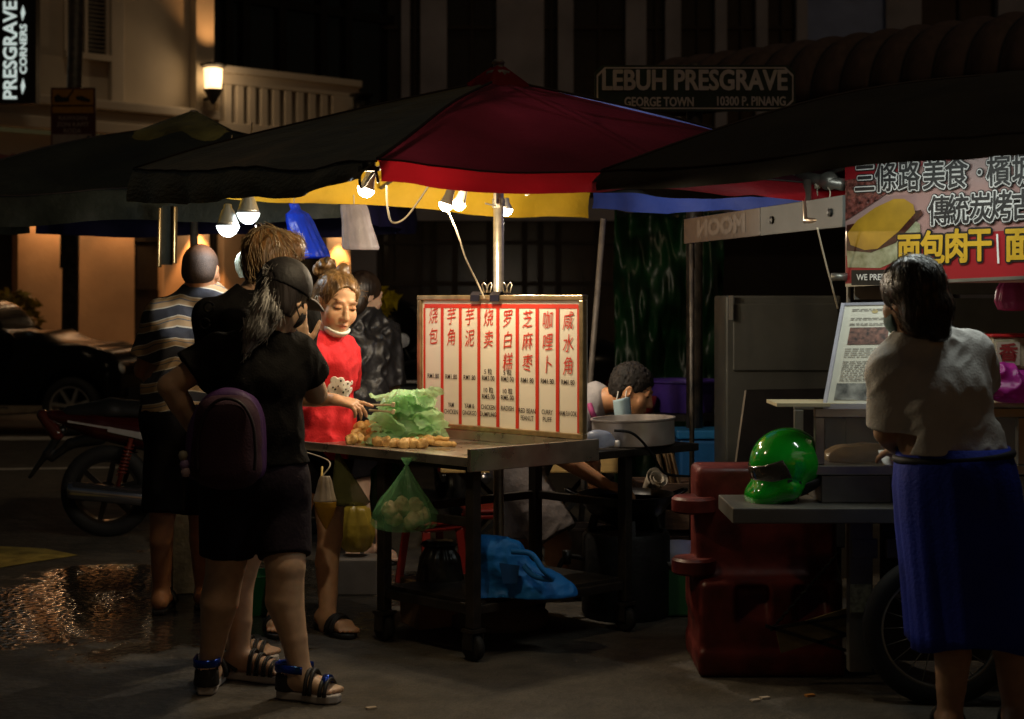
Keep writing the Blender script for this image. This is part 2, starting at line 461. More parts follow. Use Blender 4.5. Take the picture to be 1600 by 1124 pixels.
fbox(wf, S(98), S(103), z0, z1, .003, .06); fbox(wf, S(163), S(169), z0, z1, .003, .06); fbox(wf, S(98), S(169), z0-.09, z0-.002, .003, .12); fbox(wf, S(130), S(135), z0, z1, .004, .055)
win = wf.obj('window', M_TRIM, bld)
lv = MB()
for a, c in ((104,129),(136,162)):
    for k in range(22): 
        z = z0+.04+k*.062
        lv.box(fpt((S(a)+S(c))/2, .03, z), (S(c)-S(a), .012, .05), R=Matrix.Rotation(RZ, 3, 'Z')@Matrix.Rotation(.6, 3, 'X'))
lv.obj('louvre', mat('shutter_grey', (.09,.09,.08), .7), win)
# recess with dark glazing behind the balcony
mb = MB(); fbox(mb, S(331), S(700), 3.97, 9, -1.5, -1.4); mb.obj('balcony_glazing', M_GLASSD, bld)
mb = MB()
for a in (362, 420, 447, 505, 570, 610): fbox(mb, S(a), S(a)+.14, 3.97, 9, -1.39, -1.3)
fbox(mb, S(331), S(700), 6.4, 6.55, -1.39, -1.32)
mb.obj('glazing_frame', M_BLACKM, bld)
mb = MB(); zt = 5.02; zb = 4.05
fbox(mb, S(331), S(550), zb-.1, zb+.12, -1.3, .22)
fbox(mb, S(329), S(552), zt-.09, zt+.02, -.02, .26)
fbox(mb, S(331), S(550), zt-.26, zt-.092, .02, .2)
xs = [331]+[336+18.6*k for k in range(9)]
fbox(mb, S(331), S(334), zb+.121, zt-.262, .02, .2)
for k in range(9):
    a = 334+18.7*k; fbox(mb, S(a+8), S(a+18.7), zb+.121, zt-.262, .03, .19)
fbox(mb, S(508), S(550), zb+.122, zt-.263, .01, .21)
mb.obj('balcony', M_TRIM, bld, bevel=.012)
M_LAMPG = mat('lamp_glass', (.9,.8,.6), .4, emit=(1,.62,.28), estr=3.2)
def spot(loc, d, e, col, size=1.2, blend=.7, r=.05):
    l = bpy.data.lights.new('lamp_light', 'SPOT'); l.energy = e; l.color = col; l.spot_size = size; l.spot_blend = blend; l.shadow_soft_size = r
    o = bpy.data.objects.new('lamp_light', l); COL.objects.link(o); o.location = loc; o.rotation_euler = V(d).to_track_quat('-Z', 'Y').to_euler(); return o
def point(loc, e, col, r=.03):
    l = bpy.data.lights.new('lamp_light', 'POINT'); l.energy = e; l.color = col; l.shadow_soft_size = r
    o = bpy.data.objects.new('lamp_light', l); COL.objects.link(o); o.location = loc; return o
ORG = (1, .46, .15)
def sconce(px, out, label, zc, e=26, lit=True):
    s = S(px); c = fpt(s, out, zc)
    t = thing('wall_lamp', label, 'wall lamp', c, 'wall lamps on the corner building')
    mb = MB(); mb.lathe([(.07,-.16),(.125,-.15),(.14,.14),(.10,.15)], c, 20); mb.obj('lamp_shade', M_LAMPG if lit else M_BLACKM, t, True)
    mb = MB(); mb.lathe([(.03,-.40),(.05,-.36),(.14,-.19),(.15,-.172)], c, 16); mb.beam(c+V((0,0,-.3)), c+V((0,0,-.3))-N_*.3, .05); mb.obj('bracket', M_BLACKM, t)
    mb = MB(); mb.lathe([(.19,.172),(.2,.2),(.05,.24)], c, 16); mb.obj('cap', M_BLACKM, t)
    if not lit: return t
    point(fpt(s, out+.26, zc), e, (1,.68,.38), .08); spot(fpt(s+.05, out+.12, zc+.26), V((0,0,1))-N_*.22, e*5, ORG, 1.5, 1)
    return t
sconce(310, .44, 'glowing warm lantern on the plaster column beside the balcony', fz(310, 127), 8)
mb = MB()
sconce(537, .5, 'small unlit dark lantern at the right end of the balcony', fz(537, 172), .4, False)
def downlight(px, z, e, label, size=1.5):
    c = fpt(S(px), .2, z); t = thing('wall_lamp', label, 'wall lamp', c, 'downlights on the corner building')
    mb = MB(); mb.lathe([(.064,0),(.066,.16),(.03,.17)], c, 14); mb.beam(c+V((0,0,.1)), c+V((0,0,.1))-N_*.2, .03); mb.obj('housing', M_BLACKM, t, True)
    mb = MB(); mb.lathe([(.0,-.03),(.04,-.025),(.062,-.002)], c, 14); mb.obj('lens', mat('lamp_lens', (.9,.8,.6), .4, emit=(1,.7,.4), estr=75), t)
    spot(c+V((0,0,-.06)), V((0,0,-1))-N_*.16, e, ORG, size, .5, .03)
downlight(66, 3.0, 30, 'small wall downlight above the car left of the street pole')
downlight(124, 3.05, 20, 'small wall downlight hidden behind the towing sign pole', 1.9)
downlight(196, 3.0, 30, 'small wall downlight beside the dark doorway')
downlight(309, 2.72, 150, 'small downlight on the bright pier behind the striped man', 1.1)
downlight(529, 2.62, 150, 'small downlight on the bright pier above the vendor', 1.1)

# black light box sign on the building corner
def glyph_sign():
    c = fpt(S(26), .5, 0); t = thing('projecting_sign', 'tall black light box sign with glowing white letters running upward', 'sign', c+V((0,0,fz(26,162))))
    a, b2 = P(-16, 165, 20.4), P(56, 160, 20.4); Ytop = -60
    z0, z1 = P(0,162,20.4).z, P(0,-70,20.4).z; x0, x1 = P(-22,0,20.4).x, P(56,0,20.4).x
    mb = MB(); mb.box(((x0+x1)/2, 20.5, (z0+z1)/2), (x1-x0, .2, z1-z0)); mb.obj('sign_case', mat('sign_black', (.006,.006,.006), .5), t, bevel=.01)
    mb = MB(); o = P(21, 80, 20.395); 
    kw = dict(offset=.008)
    put_text(mb, 'PRESGRAVE', .25, P(17, 79, 20.395), (0,0,1), (-1,0,0), lift=.004, offset=.006, width=1.30)
    put_text(mb, 'CORNERS', .125, P(37, 77, 20.395), (0,0,1), (-1,0,0), lift=.004, offset=.004, width=.66)
    for y0, y1 in ((8,33),(122,148)):
        p, q = P(36, y0, 20.39), P(36, y1, 20.39); mb.add([(p.x,p.y,p.z),(p.x-.02,p.y,(p.z*.7+q.z*.3)),(p.x-.03,q.y,(p.z+q.z)/2),(q.x-.01,q.y,q.z),(q.x+.03,q.y,(p.z+q.z)/2)], [(0,1,2,3,4)])
    mb.obj('lettering', mat('letters_glow', (.7,.75,.72), .5, emit=(.78,.92,.86), estr=.62), t)
glyph_sign()
mb = MB()
for k in range(5):
    p = P(-30+k*24, 262-k*3, 19.6); mb.box(p+V((0,0,-.02*k)), (.30, 1.0, .06), R=Matrix.Rotation(.35, 3, 'X')@Matrix.Rotation(.12, 3, 'Y'))
tag(mb.obj('shop_awning', mat('awning_maroon', (.10,.012,.008), .7)), 'maroon shop awning at the foot of the cornice behind the towing sign', 'awning')

# dark shophouse filling the background to the right
YB = 27.5
def bb(mb, x0, x1, y0, y1, Y=YB, d=.3):
    a, c = P(x0, y1, Y), P(x1, y0, Y); return mb.box(((a.x+c.x)/2, Y+d/2, (a.z+c.z)/2), (c.x-a.x, d, c.z-a.z))
M_SHOPW = mat('grey_plaster', (.26,.27,.33), .85, var=.25, vscale=1.2, bump=.2, bscale=12)
sh = thing('shophouse', 'unlit grey shophouse with tall dark windows behind the red umbrella', 'building', P(1050, 594, YB))
mb = MB(); bb(mb, 547, 1900, 310, 345, YB-.05); bb(mb, 547, 1900, -700, -200)
for a, c in ((547,560),(627,640),(657,698),(776,850),(872,896),(978,1010),(1040,1064),(1118,1136),(1182,1200),(1245,1262),(1385,1440),(1560,1900)): bb(mb, a, c, -200, 310)
for a, c in ((547,588),(1000,1100),(1500,1900)): bb(mb, a, c, 345, 594)
mb.obj('wall', M_SHOPW, sh)
for a, c in ((560,627),(640,657),(698,776),(850,872),(896,978),(1010,1040),(1064,1118),(1136,1182),(1200,1245),(1440,1560)):
    mb = MB(); bb(mb, a, c, -200, 310, YB+.2, .05); w_ = mb.obj('window', mat('window_dark', (.014,.014,.016), .25, var=.3), sh)
    mb = MB(); m_ = (a+c)/2; bb(mb, m_-2, m_+2, -200, 310, YB+.12, .07); bb(mb, a, m_-2.2, 40, 46, YB+.13, .06); bb(mb, m_+2.2, c, 40, 46, YB+.13, .06); mb.obj('window_frame', M_DARKW, w_)
mb = MB(); bb(mb, 1262, 1385, -200, 310, YB+.1, .1); mb.obj('painted_panel', mat('blue_grey_panel', (.22,.30,.55), .8, var=.15, vscale=2), sh)
mb = MB(); bb(mb, 588, 1000, 345, 594, YB+.25, .05); sf = mb.obj('shop_front', mat('shop_glass', (.030,.024,.020), .2, var=.6, vscale=1.6, stretch=(2.5,1,.4)), sh)
mb = MB()
for a in (588, 606, 650, 672, 706, 760, 815, 840, 868, 930, 986): bb(mb, a, a+9, 345, 594, YB+.1, .14)
bb(mb, 588, 1000, 376, 382, YB+.08, .12); bb(mb, 588, 1000, 440, 447, YB+.08, .12)
mb.obj('shop_frame', M_DARKW, sh)
mb = MB(); bb(mb, 1100, 1500, 345, 594, YB+.25, .05); mb.obj('roller_shutter', mat('shutter_dark', (.012,.012,.012), .6, bump=.5, bscale=6, stretch=(.1,.1,8)), sh)
mb = MB(); bb(mb, -1600, 1900, -1400, -701, YB+1, .3)
tag(mb.obj('rear_block', M_DARKW), 'dark block rising behind the shophouse out of frame', 'building') if False else None

# ribbed barrel awning at the top right
def rib_awning():
    a, c = P(985, 128, 13.2), P(1790, 150, 10.2); a.z = c.z = 2.98
    n = 17; d = (c-a)/n; up = V((0,0,1)); back = V((d.y, -d.x, 0)).normalized()
    if back.y < 0: back = -back
    t = thing('barrel_awning', 'dark brown ribbed barrel awning above the street name sign', 'awning', a)
    mb = MB(); r = .62
    def fn(u, v):
        x = u*n; fr = x % 1; bul = .05*math.sin(math.pi*fr)
        ang = math.pi*.5*v
        return a+d*x+back*(r*(1-math.cos(ang)))+up*((r*.86+bul)*math.sin(ang))-back*bul*math.cos(ang)
    mb.sheet(fn, n*8, 10); mb.obj('awning_cloth', mat('awning_brown', (.065,.040,.033), .75, var=.3, vscale=3, bump=.3, bscale=60, stretch=(6,6,1)), t, True, solid=.01)
    mb = MB()
    for k in range(n+1): mb.tube([a+d*k+back*(r*(1-math.cos(math.pi*.05*j)))+up*(r*.86*math.sin(math.pi*.05*j)) for j in range(11)], .016, 6)
    mb.tube([a, c], .02, 8); mb.obj('awning_frame', M_BLACKM, t)
    mb = MB()
    for p in (a+d*.3, c-d*.2): mb.tube([V((p.x, p.y, 0)), p], .04, 10)
    mb.obj('post', M_BLACKM, t)
rib_awning()

# ---------------------------------------------------------------- street name sign on its post
M_POST = mat('peeling_black_paint', (.02,.018,.015), .5, var=.5, vscale=14, bump=.5, bscale=30, col2=(.07,.055,.04))
def street_sign():
    Y = 8.7; base = G(1085, Y+.06); t = thing('street_sign', 'dark green street name plate with a pale border on a peeling post', 'street sign', base)
    mb = MB(); mb.lathe([(.048,0),(.046,2.75),(.02,2.78)], base, 16); mb.obj('post', M_POST, t, True)
    x0, x1 = P(929,0,Y).x, P(1243,0,Y).x; z0, z1 = P(0,174,Y).z, P(0,102,Y).z
    def plate(i, ch):
        a, b2, c, d = x0+i, x1-i, z0+i, z1-i; return [(a+ch,c),(b2-ch,c),(b2-ch*.5,c+ch*.5),(b2,c+ch),(b2,d-ch),(b2-ch*.5,d-ch*.5),(b2-ch,d),(a+ch,d),(a+ch*.5,d-ch*.5),(a,d-ch),(a,c+ch),(a+ch*.5,c+ch*.5)]
    pl = lambda i, ch, y, dp, mb: mb.prism(plate(i, ch), (0, y, 0), (1,0,0), (0,0,1), dp)
    mb = MB(); pl(0, .04, Y+.012, .012, mb); mb.obj('plate', mat('sign_green', (.010,.030,.020), .45), t)
    mb = MB(); o_ = plate(.012, .045); i_ = plate(.020, .045); n = 12
    mb.add([(p[0], Y-.003, p[1]) for p in o_]+[(p[0], Y-.003, p[1]) for p in i_], [(k, (k+1)%n, n+(k+1)%n, n+k) for k in range(n)])
    ex, ez = (1,0,0), (0,0,1)
    w_ = lambda a, c: P(c,0,Y).x-P(a,0,Y).x
    put_outlined(mb, 'LEBUH PRESGRAVE', .158, P(1085, 127, Y-.002), ex, ez, .0045, .001, sx=.79)
    put_outlined(mb, 'GEORGE TOWN', .072, P(1030, 160, Y-.002), ex, ez, .0018, .001, sx=.74)
    put_outlined(mb, '10300 P. PINANG', .072, P(1173, 159, Y-.002), ex, ez, .0018, .001, sx=.74)
    mb.obj('lettering', mat('sign_white', (.5,.49,.45), .5), t)
street_sign()
def tow_sign():
    Y = 18.6; b = G(108, 19.4); t = thing('street_pole', 'thick dark street pole behind the parked car', 'pole', b)
    mb = MB(); mb.tube([G(108, 19.4), P(112, 300, 19.4), P(121, -40, 19.4)], [.11, .10, .085], 14); mb.tube([P(108,420,19.37), P(109,360,19.37)], [.115,.112], 14); mb.obj('shaft', M_POST, t, True)
    a, c = P(79, 258, Y), P(149, 137, Y)
    t = thing('towing_sign', 'upright maroon and yellow wheel clamp warning sign with a car picture', 'sign', V(((a.x+c.x)/2, Y, a.z)))
    mb = MB(); mb.box(((a.x+c.x)/2, Y+.02, (a.z+c.z)/2), (c.x-a.x, .03, c.z-a.z))
    mb.beam(((a.x+c.x)/2, Y+.036, (a.z+c.z)/2), ((a.x+c.x)/2, 19.3, (a.z+c.z)/2), .04); mb.obj('plate', mat('tow_maroon', (.055,.010,.012), .5), t)
    def rect(mb, x0, x1, y0, y1, dy): p, q = P(x0,y1,Y-dy), P(x1,y0,Y-dy); mb.quad((p.x,Y-dy,p.z),(q.x,Y-dy,p.z),(q.x,Y-dy,q.z),(p.x,Y-dy,q.z))
    mb = MB(); rect(mb, 82, 146, 140, 164, .004); rect(mb, 82, 146, 167, 177, .004); mb.obj('yellow_field', mat('tow_yellow', (.30,.15,.02), .5), t)
    mb = MB(); rect(mb, 82, 143, 210, 257, .004)
    put_text(mb, 'KAWASAN', .07, P(114, 185, Y-.002), (1,0,0), (0,0,1), offset=.001, lift=.004); put_text(mb, 'ZON KAPIT', .075, P(114, 195, Y-.002), (1,0,0), (0,0,1), offset=.001, lift=.004); put_text(mb, 'RODA', .075, P(113, 205, Y-.002), (1,0,0), (0,0,1), offset=.001, lift=.004)
    mb.obj('white_field', mat('tow_white', (.26,.23,.22), .5), t)
    mb = MB()
    def poly(pts, dy=.008): mb.add([tuple(P(x, y, Y-dy)) for x, y in pts], [tuple(range(len(pts)))])
    poly([(86,232),(101,229),(125,228),(137,212),(141,212),(134,228),(145,231),(145,240),(120,241),(90,250),(85,246)]); poly([(84,152),(90,147),(97,152),(108,152),(108,159),(86,160)]); poly([(118,151),(128,150),(141,156),(140,160),(120,156)]); poly([(104,153),(114,140),(116,141),(106,155)])
    mb.obj('pictogram', mat('tow_black', (.008,.008,.008), .5), t)
    mb = MB(); poly([(110+4*math.cos(k*.5), 248-4*math.sin(k*.5)) for k in range(13)], .013); mb.obj('wheel_clamp', mat('tow_orange', (.35,.12,.02), .5), t)
tow_sign()

# flat coloured bands on the road
def decal(name, pts, m, z=.004):
    mb = MB(); mb.add([(p.x, p.y, z) for p in pts], [tuple(range(len(pts)))]); return mb.obj(name, m, base=(pts[0].x, pts[0].y, z))
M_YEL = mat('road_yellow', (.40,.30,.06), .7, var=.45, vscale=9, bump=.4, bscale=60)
M_WHT = mat('road_white', (.5,.47,.42), .7, var=.4, vscale=9)
tag(decal('road_band', [G(-80,8.2), G(0,8.15), G(60,8.35), G(122,8.55), G(70,8.78), G(-80,8.95)], M_YEL), 'mottled yellow band on the road at the left edge', 'road marking', kind='structure')  # mottled yellow patch, narrowing to the right
tag(decal('road_band', [G(-300,15.6), G(150,15.6), G(150,16.0), G(-300,16.0)], M_WHT), kind='structure')  # pale band in front of the parked sedan
tag(decal('road_band', [G(-300,12.6), G(420,13.2), G(420,13.32), G(-300,12.72)], M_WHT), kind='structure')
# ================================================================= umbrellas
M_STEELP = mat('pole_steel', (.55,.50,.42), .35, metal=.85, var=.15, vscale=5, stretch=(1,1,8))
M_RIB = mat('rib_grey', (.12,.11,.10), .45, metal=.6)
def umbrella(label, apex, corners, mats_, val=.15, bulge=0, sag=.05, pole_to=0, pole_m=M_STEELP, vmats=None, drops=None, vent=None, pole_xy=None, group=None, polez=None, wr=.012, struts=True):
    apex = V(apex); cs = [V(c) for c in corners]
    base = V((apex.x, apex.y, 0)) if pole_xy is None else V((*pole_xy, 0))
    t = thing('market_umbrella', label, 'umbrella', base, group)
    cen = apex
    for i in range(4):
        a, b = cs[i], cs[(i+1) % 4]; rnd = i*17.3
        out = (((a+b)/2)-V((apex.x, apex.y, ((a+b)/2).z))); out.z = 0; out.normalize()
        def rim(u):
            p = a.lerp(b, u); s = math.sin(2*math.pi*u)**2; p = p-V((0,0,sag*.5*s))-out*sag*.35*s; return p
        def fn(u, v, a=a, b=b):
            p = apex.lerp(rim(u), v)
            p.z += bulge*math.sin(math.pi*v)*(1 if v < 1 else 0)-sag*.5*math.sin(2*math.pi*u)**2*math.sin(math.pi*v)
            q = np.array([[u*7+rnd, v*2.5, rnd]]); p.z += wr*(float(vnoise(q)[0])-.5)*v*(1-.6*v)*2
            q = np.array([[u*24+rnd, v*3.5, rnd+9]]); p.z += wr*.45*(float(vnoise(q)[0])-.5)*v
            return p
        mb = MB(); mb.sheet(fn, 36, 22); pn = mb.obj('canopy_panel', mats_[i], t, True)
        mb = MB(); mb.tube([fn(0, v/16)+V((0,0,.002)) for v in range(17)], .006, 6); mb.tube([fn(u/24, 1)+out*.004 for u in range(25)], .004, 6); mb.obj('seam', M_SEAM, pn, True)
        dr = drops[i] if drops else (lambda u: 0)
        def fv(u, v):
            p = rim(u); n_ = float(vnoise(np.array([[u*11+rnd, 3.3, rnd]]))[0])-.5
            q = V(p); q.z = fn(u, 1).z-(val+dr(u))*v; q += out*(.03*math.sin(v*2)+.05*n_*v+.018*v*math.sin(u*38+rnd)); return q
        mb = MB(); mb.sheet(fv, 60, 6); mb.obj('valance', (vmats or mats_)[i], pn, True)
    for i in range(4):
        for tgt in (cs[i], (cs[i]+cs[(i+1) % 4])/2-V((0,0,sag*.45))):
            mb = MB(); h = apex-V((0,0,.10)); mb.tube([h, tgt-V((0,0,.03))], .009, 6)
            hub = apex-V((0,0,.40 if struts else .11)); mid = h.lerp(tgt, .5)-V((0,0,.02)); hub2 = V((base.x*.5+apex.x*.5, base.y*.5+apex.y*.5, hub.z)); mb.tube([hub2, mid], .008, 6); mb.obj('rib', M_RIB, t)
    if polez is None: polez = apex.z
    mb = MB(); mb.tube([V((base.x, base.y, pole_to)), apex+V((0,0,-.01))], .023, 16); mb.obj('pole', pole_m, t, True)
    mb = MB(); mb.lathe([(.05,-.02),(.06,.0),(.055,.02),(.025,.03),(.024,.055),(.03,.06),(.02,.075)], apex+V((0,0,.012)), 16); mb.obj('finial', mat('finial_grey', (.16,.15,.15), .5), t, True)
    if vent:
        vz, vr, vm = vent; mb = MB()
        n = 32
        vs = [apex+V((0,0,vz+.07))]
        for k in range(n):
            i = k*4//n; u = (k*4/n) % 1; p = cs[i].lerp(cs[(i+1)%4], u); q = apex.lerp(p, vr); q.z += vz+.012*math.sin(k*2.7); vs.append(q)
        for k in range(n):
            q = V(vs[1+k]); q.z -= .05+.02*math.sin(k*1.9+1); q += (q-apex)*.06; vs.append(q)
        mb.add(vs, [(0, 1+k, 1+(k+1)%n) for k in range(n)]+[(1+k, 1+n+k, 1+n+(k+1)%n, 1+(k+1)%n) for k in range(n)]); mb.obj('vent_cap', vm, t, True)
    mb = MB(); mb.lathe([(.22,0),(.22,.05),(.06,.09),(.04,.3),(.026,.3)], base+V((0,0,max(0,0))), 24); mb.obj('base', mat('umbrella_base', (.10,.09,.08), .8), t, True)
    return t
M_SEAM = mat('seam_tape', (.030,.022,.020), .7, var=.3)
def cloth(name, col, rough=.6, transl=.25, **k): return mat(name, col, rough, transl=transl, var=.2, vscale=3, bump=.35, bscale=26, bdist=.012, **k)
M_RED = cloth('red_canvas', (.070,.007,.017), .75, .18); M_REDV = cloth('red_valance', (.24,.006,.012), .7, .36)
M_OLIVE = mat('black_olive_canvas', (.11,.10,.055), .32, var=.3, vscale=3, bump=.9, bscale=11, stretch=(1,3,6), bdist=.012, spec=1)
M_YELC = cloth('yellow_canvas', (.74,.45,.022), .7, .3); M_BLUC = cloth('blue_canvas', (.02,.05,.30), .7, .35)
M_BLKC = mat('black_canvas', (.030,.027,.021), .8, var=.3, vscale=3, bump=.3, bscale=30)
M_DGRN = mat('dark_green_canvas', (.022,.027,.020), .6, var=.3, vscale=3, bump=.5, bscale=20, bdist=.012)
M_NAVY = cloth('navy_canvas', (.016,.014,.08), .7, .3)
# main umbrella: corners front, right, back, left
F_, R_, B_, L_ = P(590,250,5.02), P(1400,282,6.25), P(924,290,8.2), P(209,266,6.98)
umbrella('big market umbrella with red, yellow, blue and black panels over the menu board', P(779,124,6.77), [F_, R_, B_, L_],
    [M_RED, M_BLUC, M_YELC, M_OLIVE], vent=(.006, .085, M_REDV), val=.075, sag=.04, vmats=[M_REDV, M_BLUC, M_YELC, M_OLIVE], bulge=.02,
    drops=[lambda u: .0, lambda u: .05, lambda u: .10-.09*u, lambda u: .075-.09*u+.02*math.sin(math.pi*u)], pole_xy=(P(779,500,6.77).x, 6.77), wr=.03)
Yb = 8.9; cx_ = P(305,0,Yb).x
umbrella('dark green market umbrella with vented top behind the striped man', P(303,196,Yb), [V((cx_-1.24,7.75,1.97)), V((cx_+1.05,7.75,2.0)), V((cx_+1.2,10.1,2.02)), V((cx_-1.3,10.1,2.02))],
    [M_DGRN, M_DGRN, M_DGRN, M_DGRN], val=.16, bulge=.06, vent=(.02, .34, mat('vent_olive', (.16,.15,.05), .25, var=.5, vscale=5, bump=1, bscale=18)), vmats=[M_DGRN, M_NAVY, M_NAVY, M_DGRN])
umbrella('black market umbrella sloping over the banner stall', P(1640,112,5.47), [P(940,268,5.4), V((1.95,3.9,1.925)), V((3.4,5.54,1.95)), V((1.85,7.04,1.95))],
    [M_BLKC]*4, val=.07, bulge=.08, sag=.03, pole_xy=(2.05, 6.1), struts=False)
# ================================================================= the dim sum cart
M_FRAME = mat('dark_frame', (.030,.025,.020), .45, metal=.4, var=.4, vscale=15, bump=.2)
M_TRAY = mat('tray_steel', (.42,.38,.32), .32, metal=.85, var=.25, vscale=9, rvar=.12, bump=.06, bscale=60)
M_RUBBER = mat('rubber', (.010,.010,.010), .75)
C0 = V((-.162,5.98,0)); A_ = V((-.73,.683,0)); B2 = V((.76,.65,0)); A_.normalize(); B2.normalize()
RA = math.atan2(-A_.y, -A_.x); RB = math.atan2(B2.y, B2.x)
def ct(a, b, z=0): return C0+A_*a+B2*b+V((0,0,z))
def slab(mb, a0, a1, b0, b1, z0, z1):
    q = [ct(a0,b0), ct(a0,b1), ct(a1,b1), ct(a1,b0)]
    return mb.add([p+V((0,0,z0)) for p in q]+[p+V((0,0,z1)) for p in q], [(3,2,1,0),(4,5,6,7),(0,1,5,4),(1,2,6,5),(2,3,7,6),(3,0,4,7)])
cart = thing('food_cart', 'dark framed steel topped food cart on castors under the red umbrella', 'food cart', ct(.3,.5))
mb = MB(); slab(mb, .01, .75, .02, .66, .752, .785); slab(mb, .01, .40, .661, 1.32, .752, .785); mb.obj('table_top', M_FRAME, cart, bevel=.004)
mb = MB(); slab(mb, -.01, 1.08, -.01, .66, .787, .800); t_ = mb.obj('tray', M_TRAY, cart, bevel=.002)
mb = MB(); slab(mb, -.014, 1.084, -.030, -.012, .775, .812); slab(mb, -.032, -.014, -.030, .66, .755, .845); slab(mb, 1.082, 1.10, -.03, .66, .78, .812); slab(mb, -.012, 1.08, .60, .66, .801, .842)
mb.obj('tray_rim', M_TRAY, t_, bevel=.003)
for a, b in ((.05,.06),(.57,.06),(.05,.90),(.57,.90)):
    mb = MB(); mb.beam(ct(a,b,.13), ct(a,b,.752), .045, .045, up=A_); lg = mb.obj('leg', M_FRAME, cart, bevel=.003)
    mb = MB(); c = ct(a,b,.055); mb.lathe([(.0,-.018),(.045,-.018),(.055,-.01),(.055,.01),(.045,.018),(.0,.018)], c, 24, R=axis_R(A_.cross(V((0,0,1))))); cw = mb.obj('castor', M_RUBBER, lg, True)
    mb2 = MB(); mb2.box(c+V((0,0,.066)), (.07,.07,.012), RA); mb2.box(c+B2*.028+V((0,0,.03)), (.05,.006,.075), RA); mb2.box(c-B2*.028+V((0,0,.03)), (.05,.006,.075), RA); mb2.obj('castor_fork', M_FRAME, lg)
mb = MB()
for z in (.20, .545):
    for p, q in ((ct(.075,.06,z), ct(.545,.06,z)), (ct(.075,.90,z), ct(.545,.90,z)), (ct(.57,.085,z), ct(.57,.875,z))): mb = MB(); mb.beam(p, q, .028, .035); mb.obj('rail', M_FRAME, cart, bevel=.003)
mb = MB(); mb.beam(ct(.05,.085,.20), ct(.05,.875,.20), .028, .035); mb.obj('rail', M_FRAME, cart, bevel=.003)
mb = MB(); slab(mb, .06, .56, .075, .885, .219, .232); mb.obj('shelf', M_FRAME, cart)
# menu board
BR_, BL_ = V((.303,6.38,0)), V((.303,6.38,0))+V((-.73,.683,0)).normalized()*1.0
bu = (BR_-BL_).normalized(); bn = V((bu.y, -bu.x, 0)); BW = 1.0; z0, z1 = .843, 1.444
def bp(u, v, d=0): return BL_+bu*(u*BW)+V((0,0,z0+(z1-z0)*v))+bn*d
board = thing('menu_board', 'white dim sum price board with red columns and Chinese names in a brass frame', 'menu board', bp(.5,0,-.01))
mb = MB(); mb.box(bp(.5,.5,-.010), (BW-.004,.016,z1-z0-.004), math.atan2(bu.y,bu.x)); mb.obj('panel', mat('board_cream', (.74,.69,.61), .55, var=.05, vscale=3, bump=.05), board)
fr = MB(); w_ = .022; RZb = math.atan2(bu.y,bu.x); H_ = z1-z0
fr.box(bp(.5,1,0)-V((0,0,w_/2)), (BW,.032,w_), RZb); fr.box(bp(.5,0,0)+V((0,0,w_/2)), (BW,.032,w_), RZb)
fr.box(bp(0,.5,0)+bu*(w_/2), (w_,.030,H_-2*w_), RZb); fr.box(bp(1,.5,0)-bu*(w_/2), (w_,.030,H_-2*w_), RZb)
fr.obj('frame', mat('brass_frame', (.40,.30,.17), .35, metal=.8, var=.3, vscale=20), board, bevel=.004)
def bquad(mb, u0, u1, v0, v1, d=.0005): mb.quad(bp(u0,v0,d), bp(u1,v0,d), bp(u1,v1,d), bp(u0,v1,d))
M_RINK = mat('red_ink', (.55,.035,.018), .5, var=.08)
mb = MB(); cols_ = [.036+ (1-.036*2)*k/8 for k in range(9)]
bquad(mb, .036, .964, .905, .935)
for i, c in enumerate(cols_): w2 = .0065 if i in (0, 8) else .0095; bquad(mb, c-w2, c+w2, .04, .905)
mb.obj('red_columns', M_RINK, board)
names = ['烧包','芋角','芋泥','烧卖','罗白糕','芝麻枣','咖哩卜','咸水角']
ez = V((0,0,1))
mb = MB()
for i, nm in enumerate(names):
    u = (cols_[i]+cols_[i+1])/2; sl = -.004*i
    for j, ch in enumerate(nm):
        v = .838+sl-j*.157
        mb_ = text_geo(ch, .072, shear=.12)
        o = bp(u, v, .0015)
        a = -.12; cs, sn = math.cos(a), math.sin(a)
        mb.add([o+bu*(p.x*.86)+ez*(p.y*1.12+p.x*.12) for p in mb_[0]], mb_[1])
mb.obj('lettering', M_RINK, board)
mb = MB()
def small(txt, i, v, s, w=None): put_text(mb, txt, s, bp((cols_[i]+cols_[i+1])/2, v, 0), bu, ez, lift=.0012, offset=.0003, width=w)
for i in range(8):
    if i in (3, 4):
        small('5 粒', i, .437, .028); small('RM3.00', i, .390, .030, .076); small('10 粒', i, .302, .028); small('RM5.00', i, .255, .030, .076)
    else: small('RM1.80', i, .388, .030, .074)
for i, tx in enumerate([('SIEW','PAO')[:0], ('YAM','CHICKEN'), ('YAM &','GINGKGO'), ('CHICKEN','DUMPLING'), ('RADISH',), ('RED BEAN','PEANUT'), ('CURRY','PUFF'), ('HAM SUI GOK',)]):
    for j, s_ in enumerate(tx): small(s_, i, .178-.052*j-(.008*(i>4)), .029, min(.098, .0125*len(s_)))
mb.obj('small_print', mat('black_ink', (.03,.022,.02), .6), board)
M_CLIP = mat('clip_black', (.015,.016,.03), .3, metal=.3)
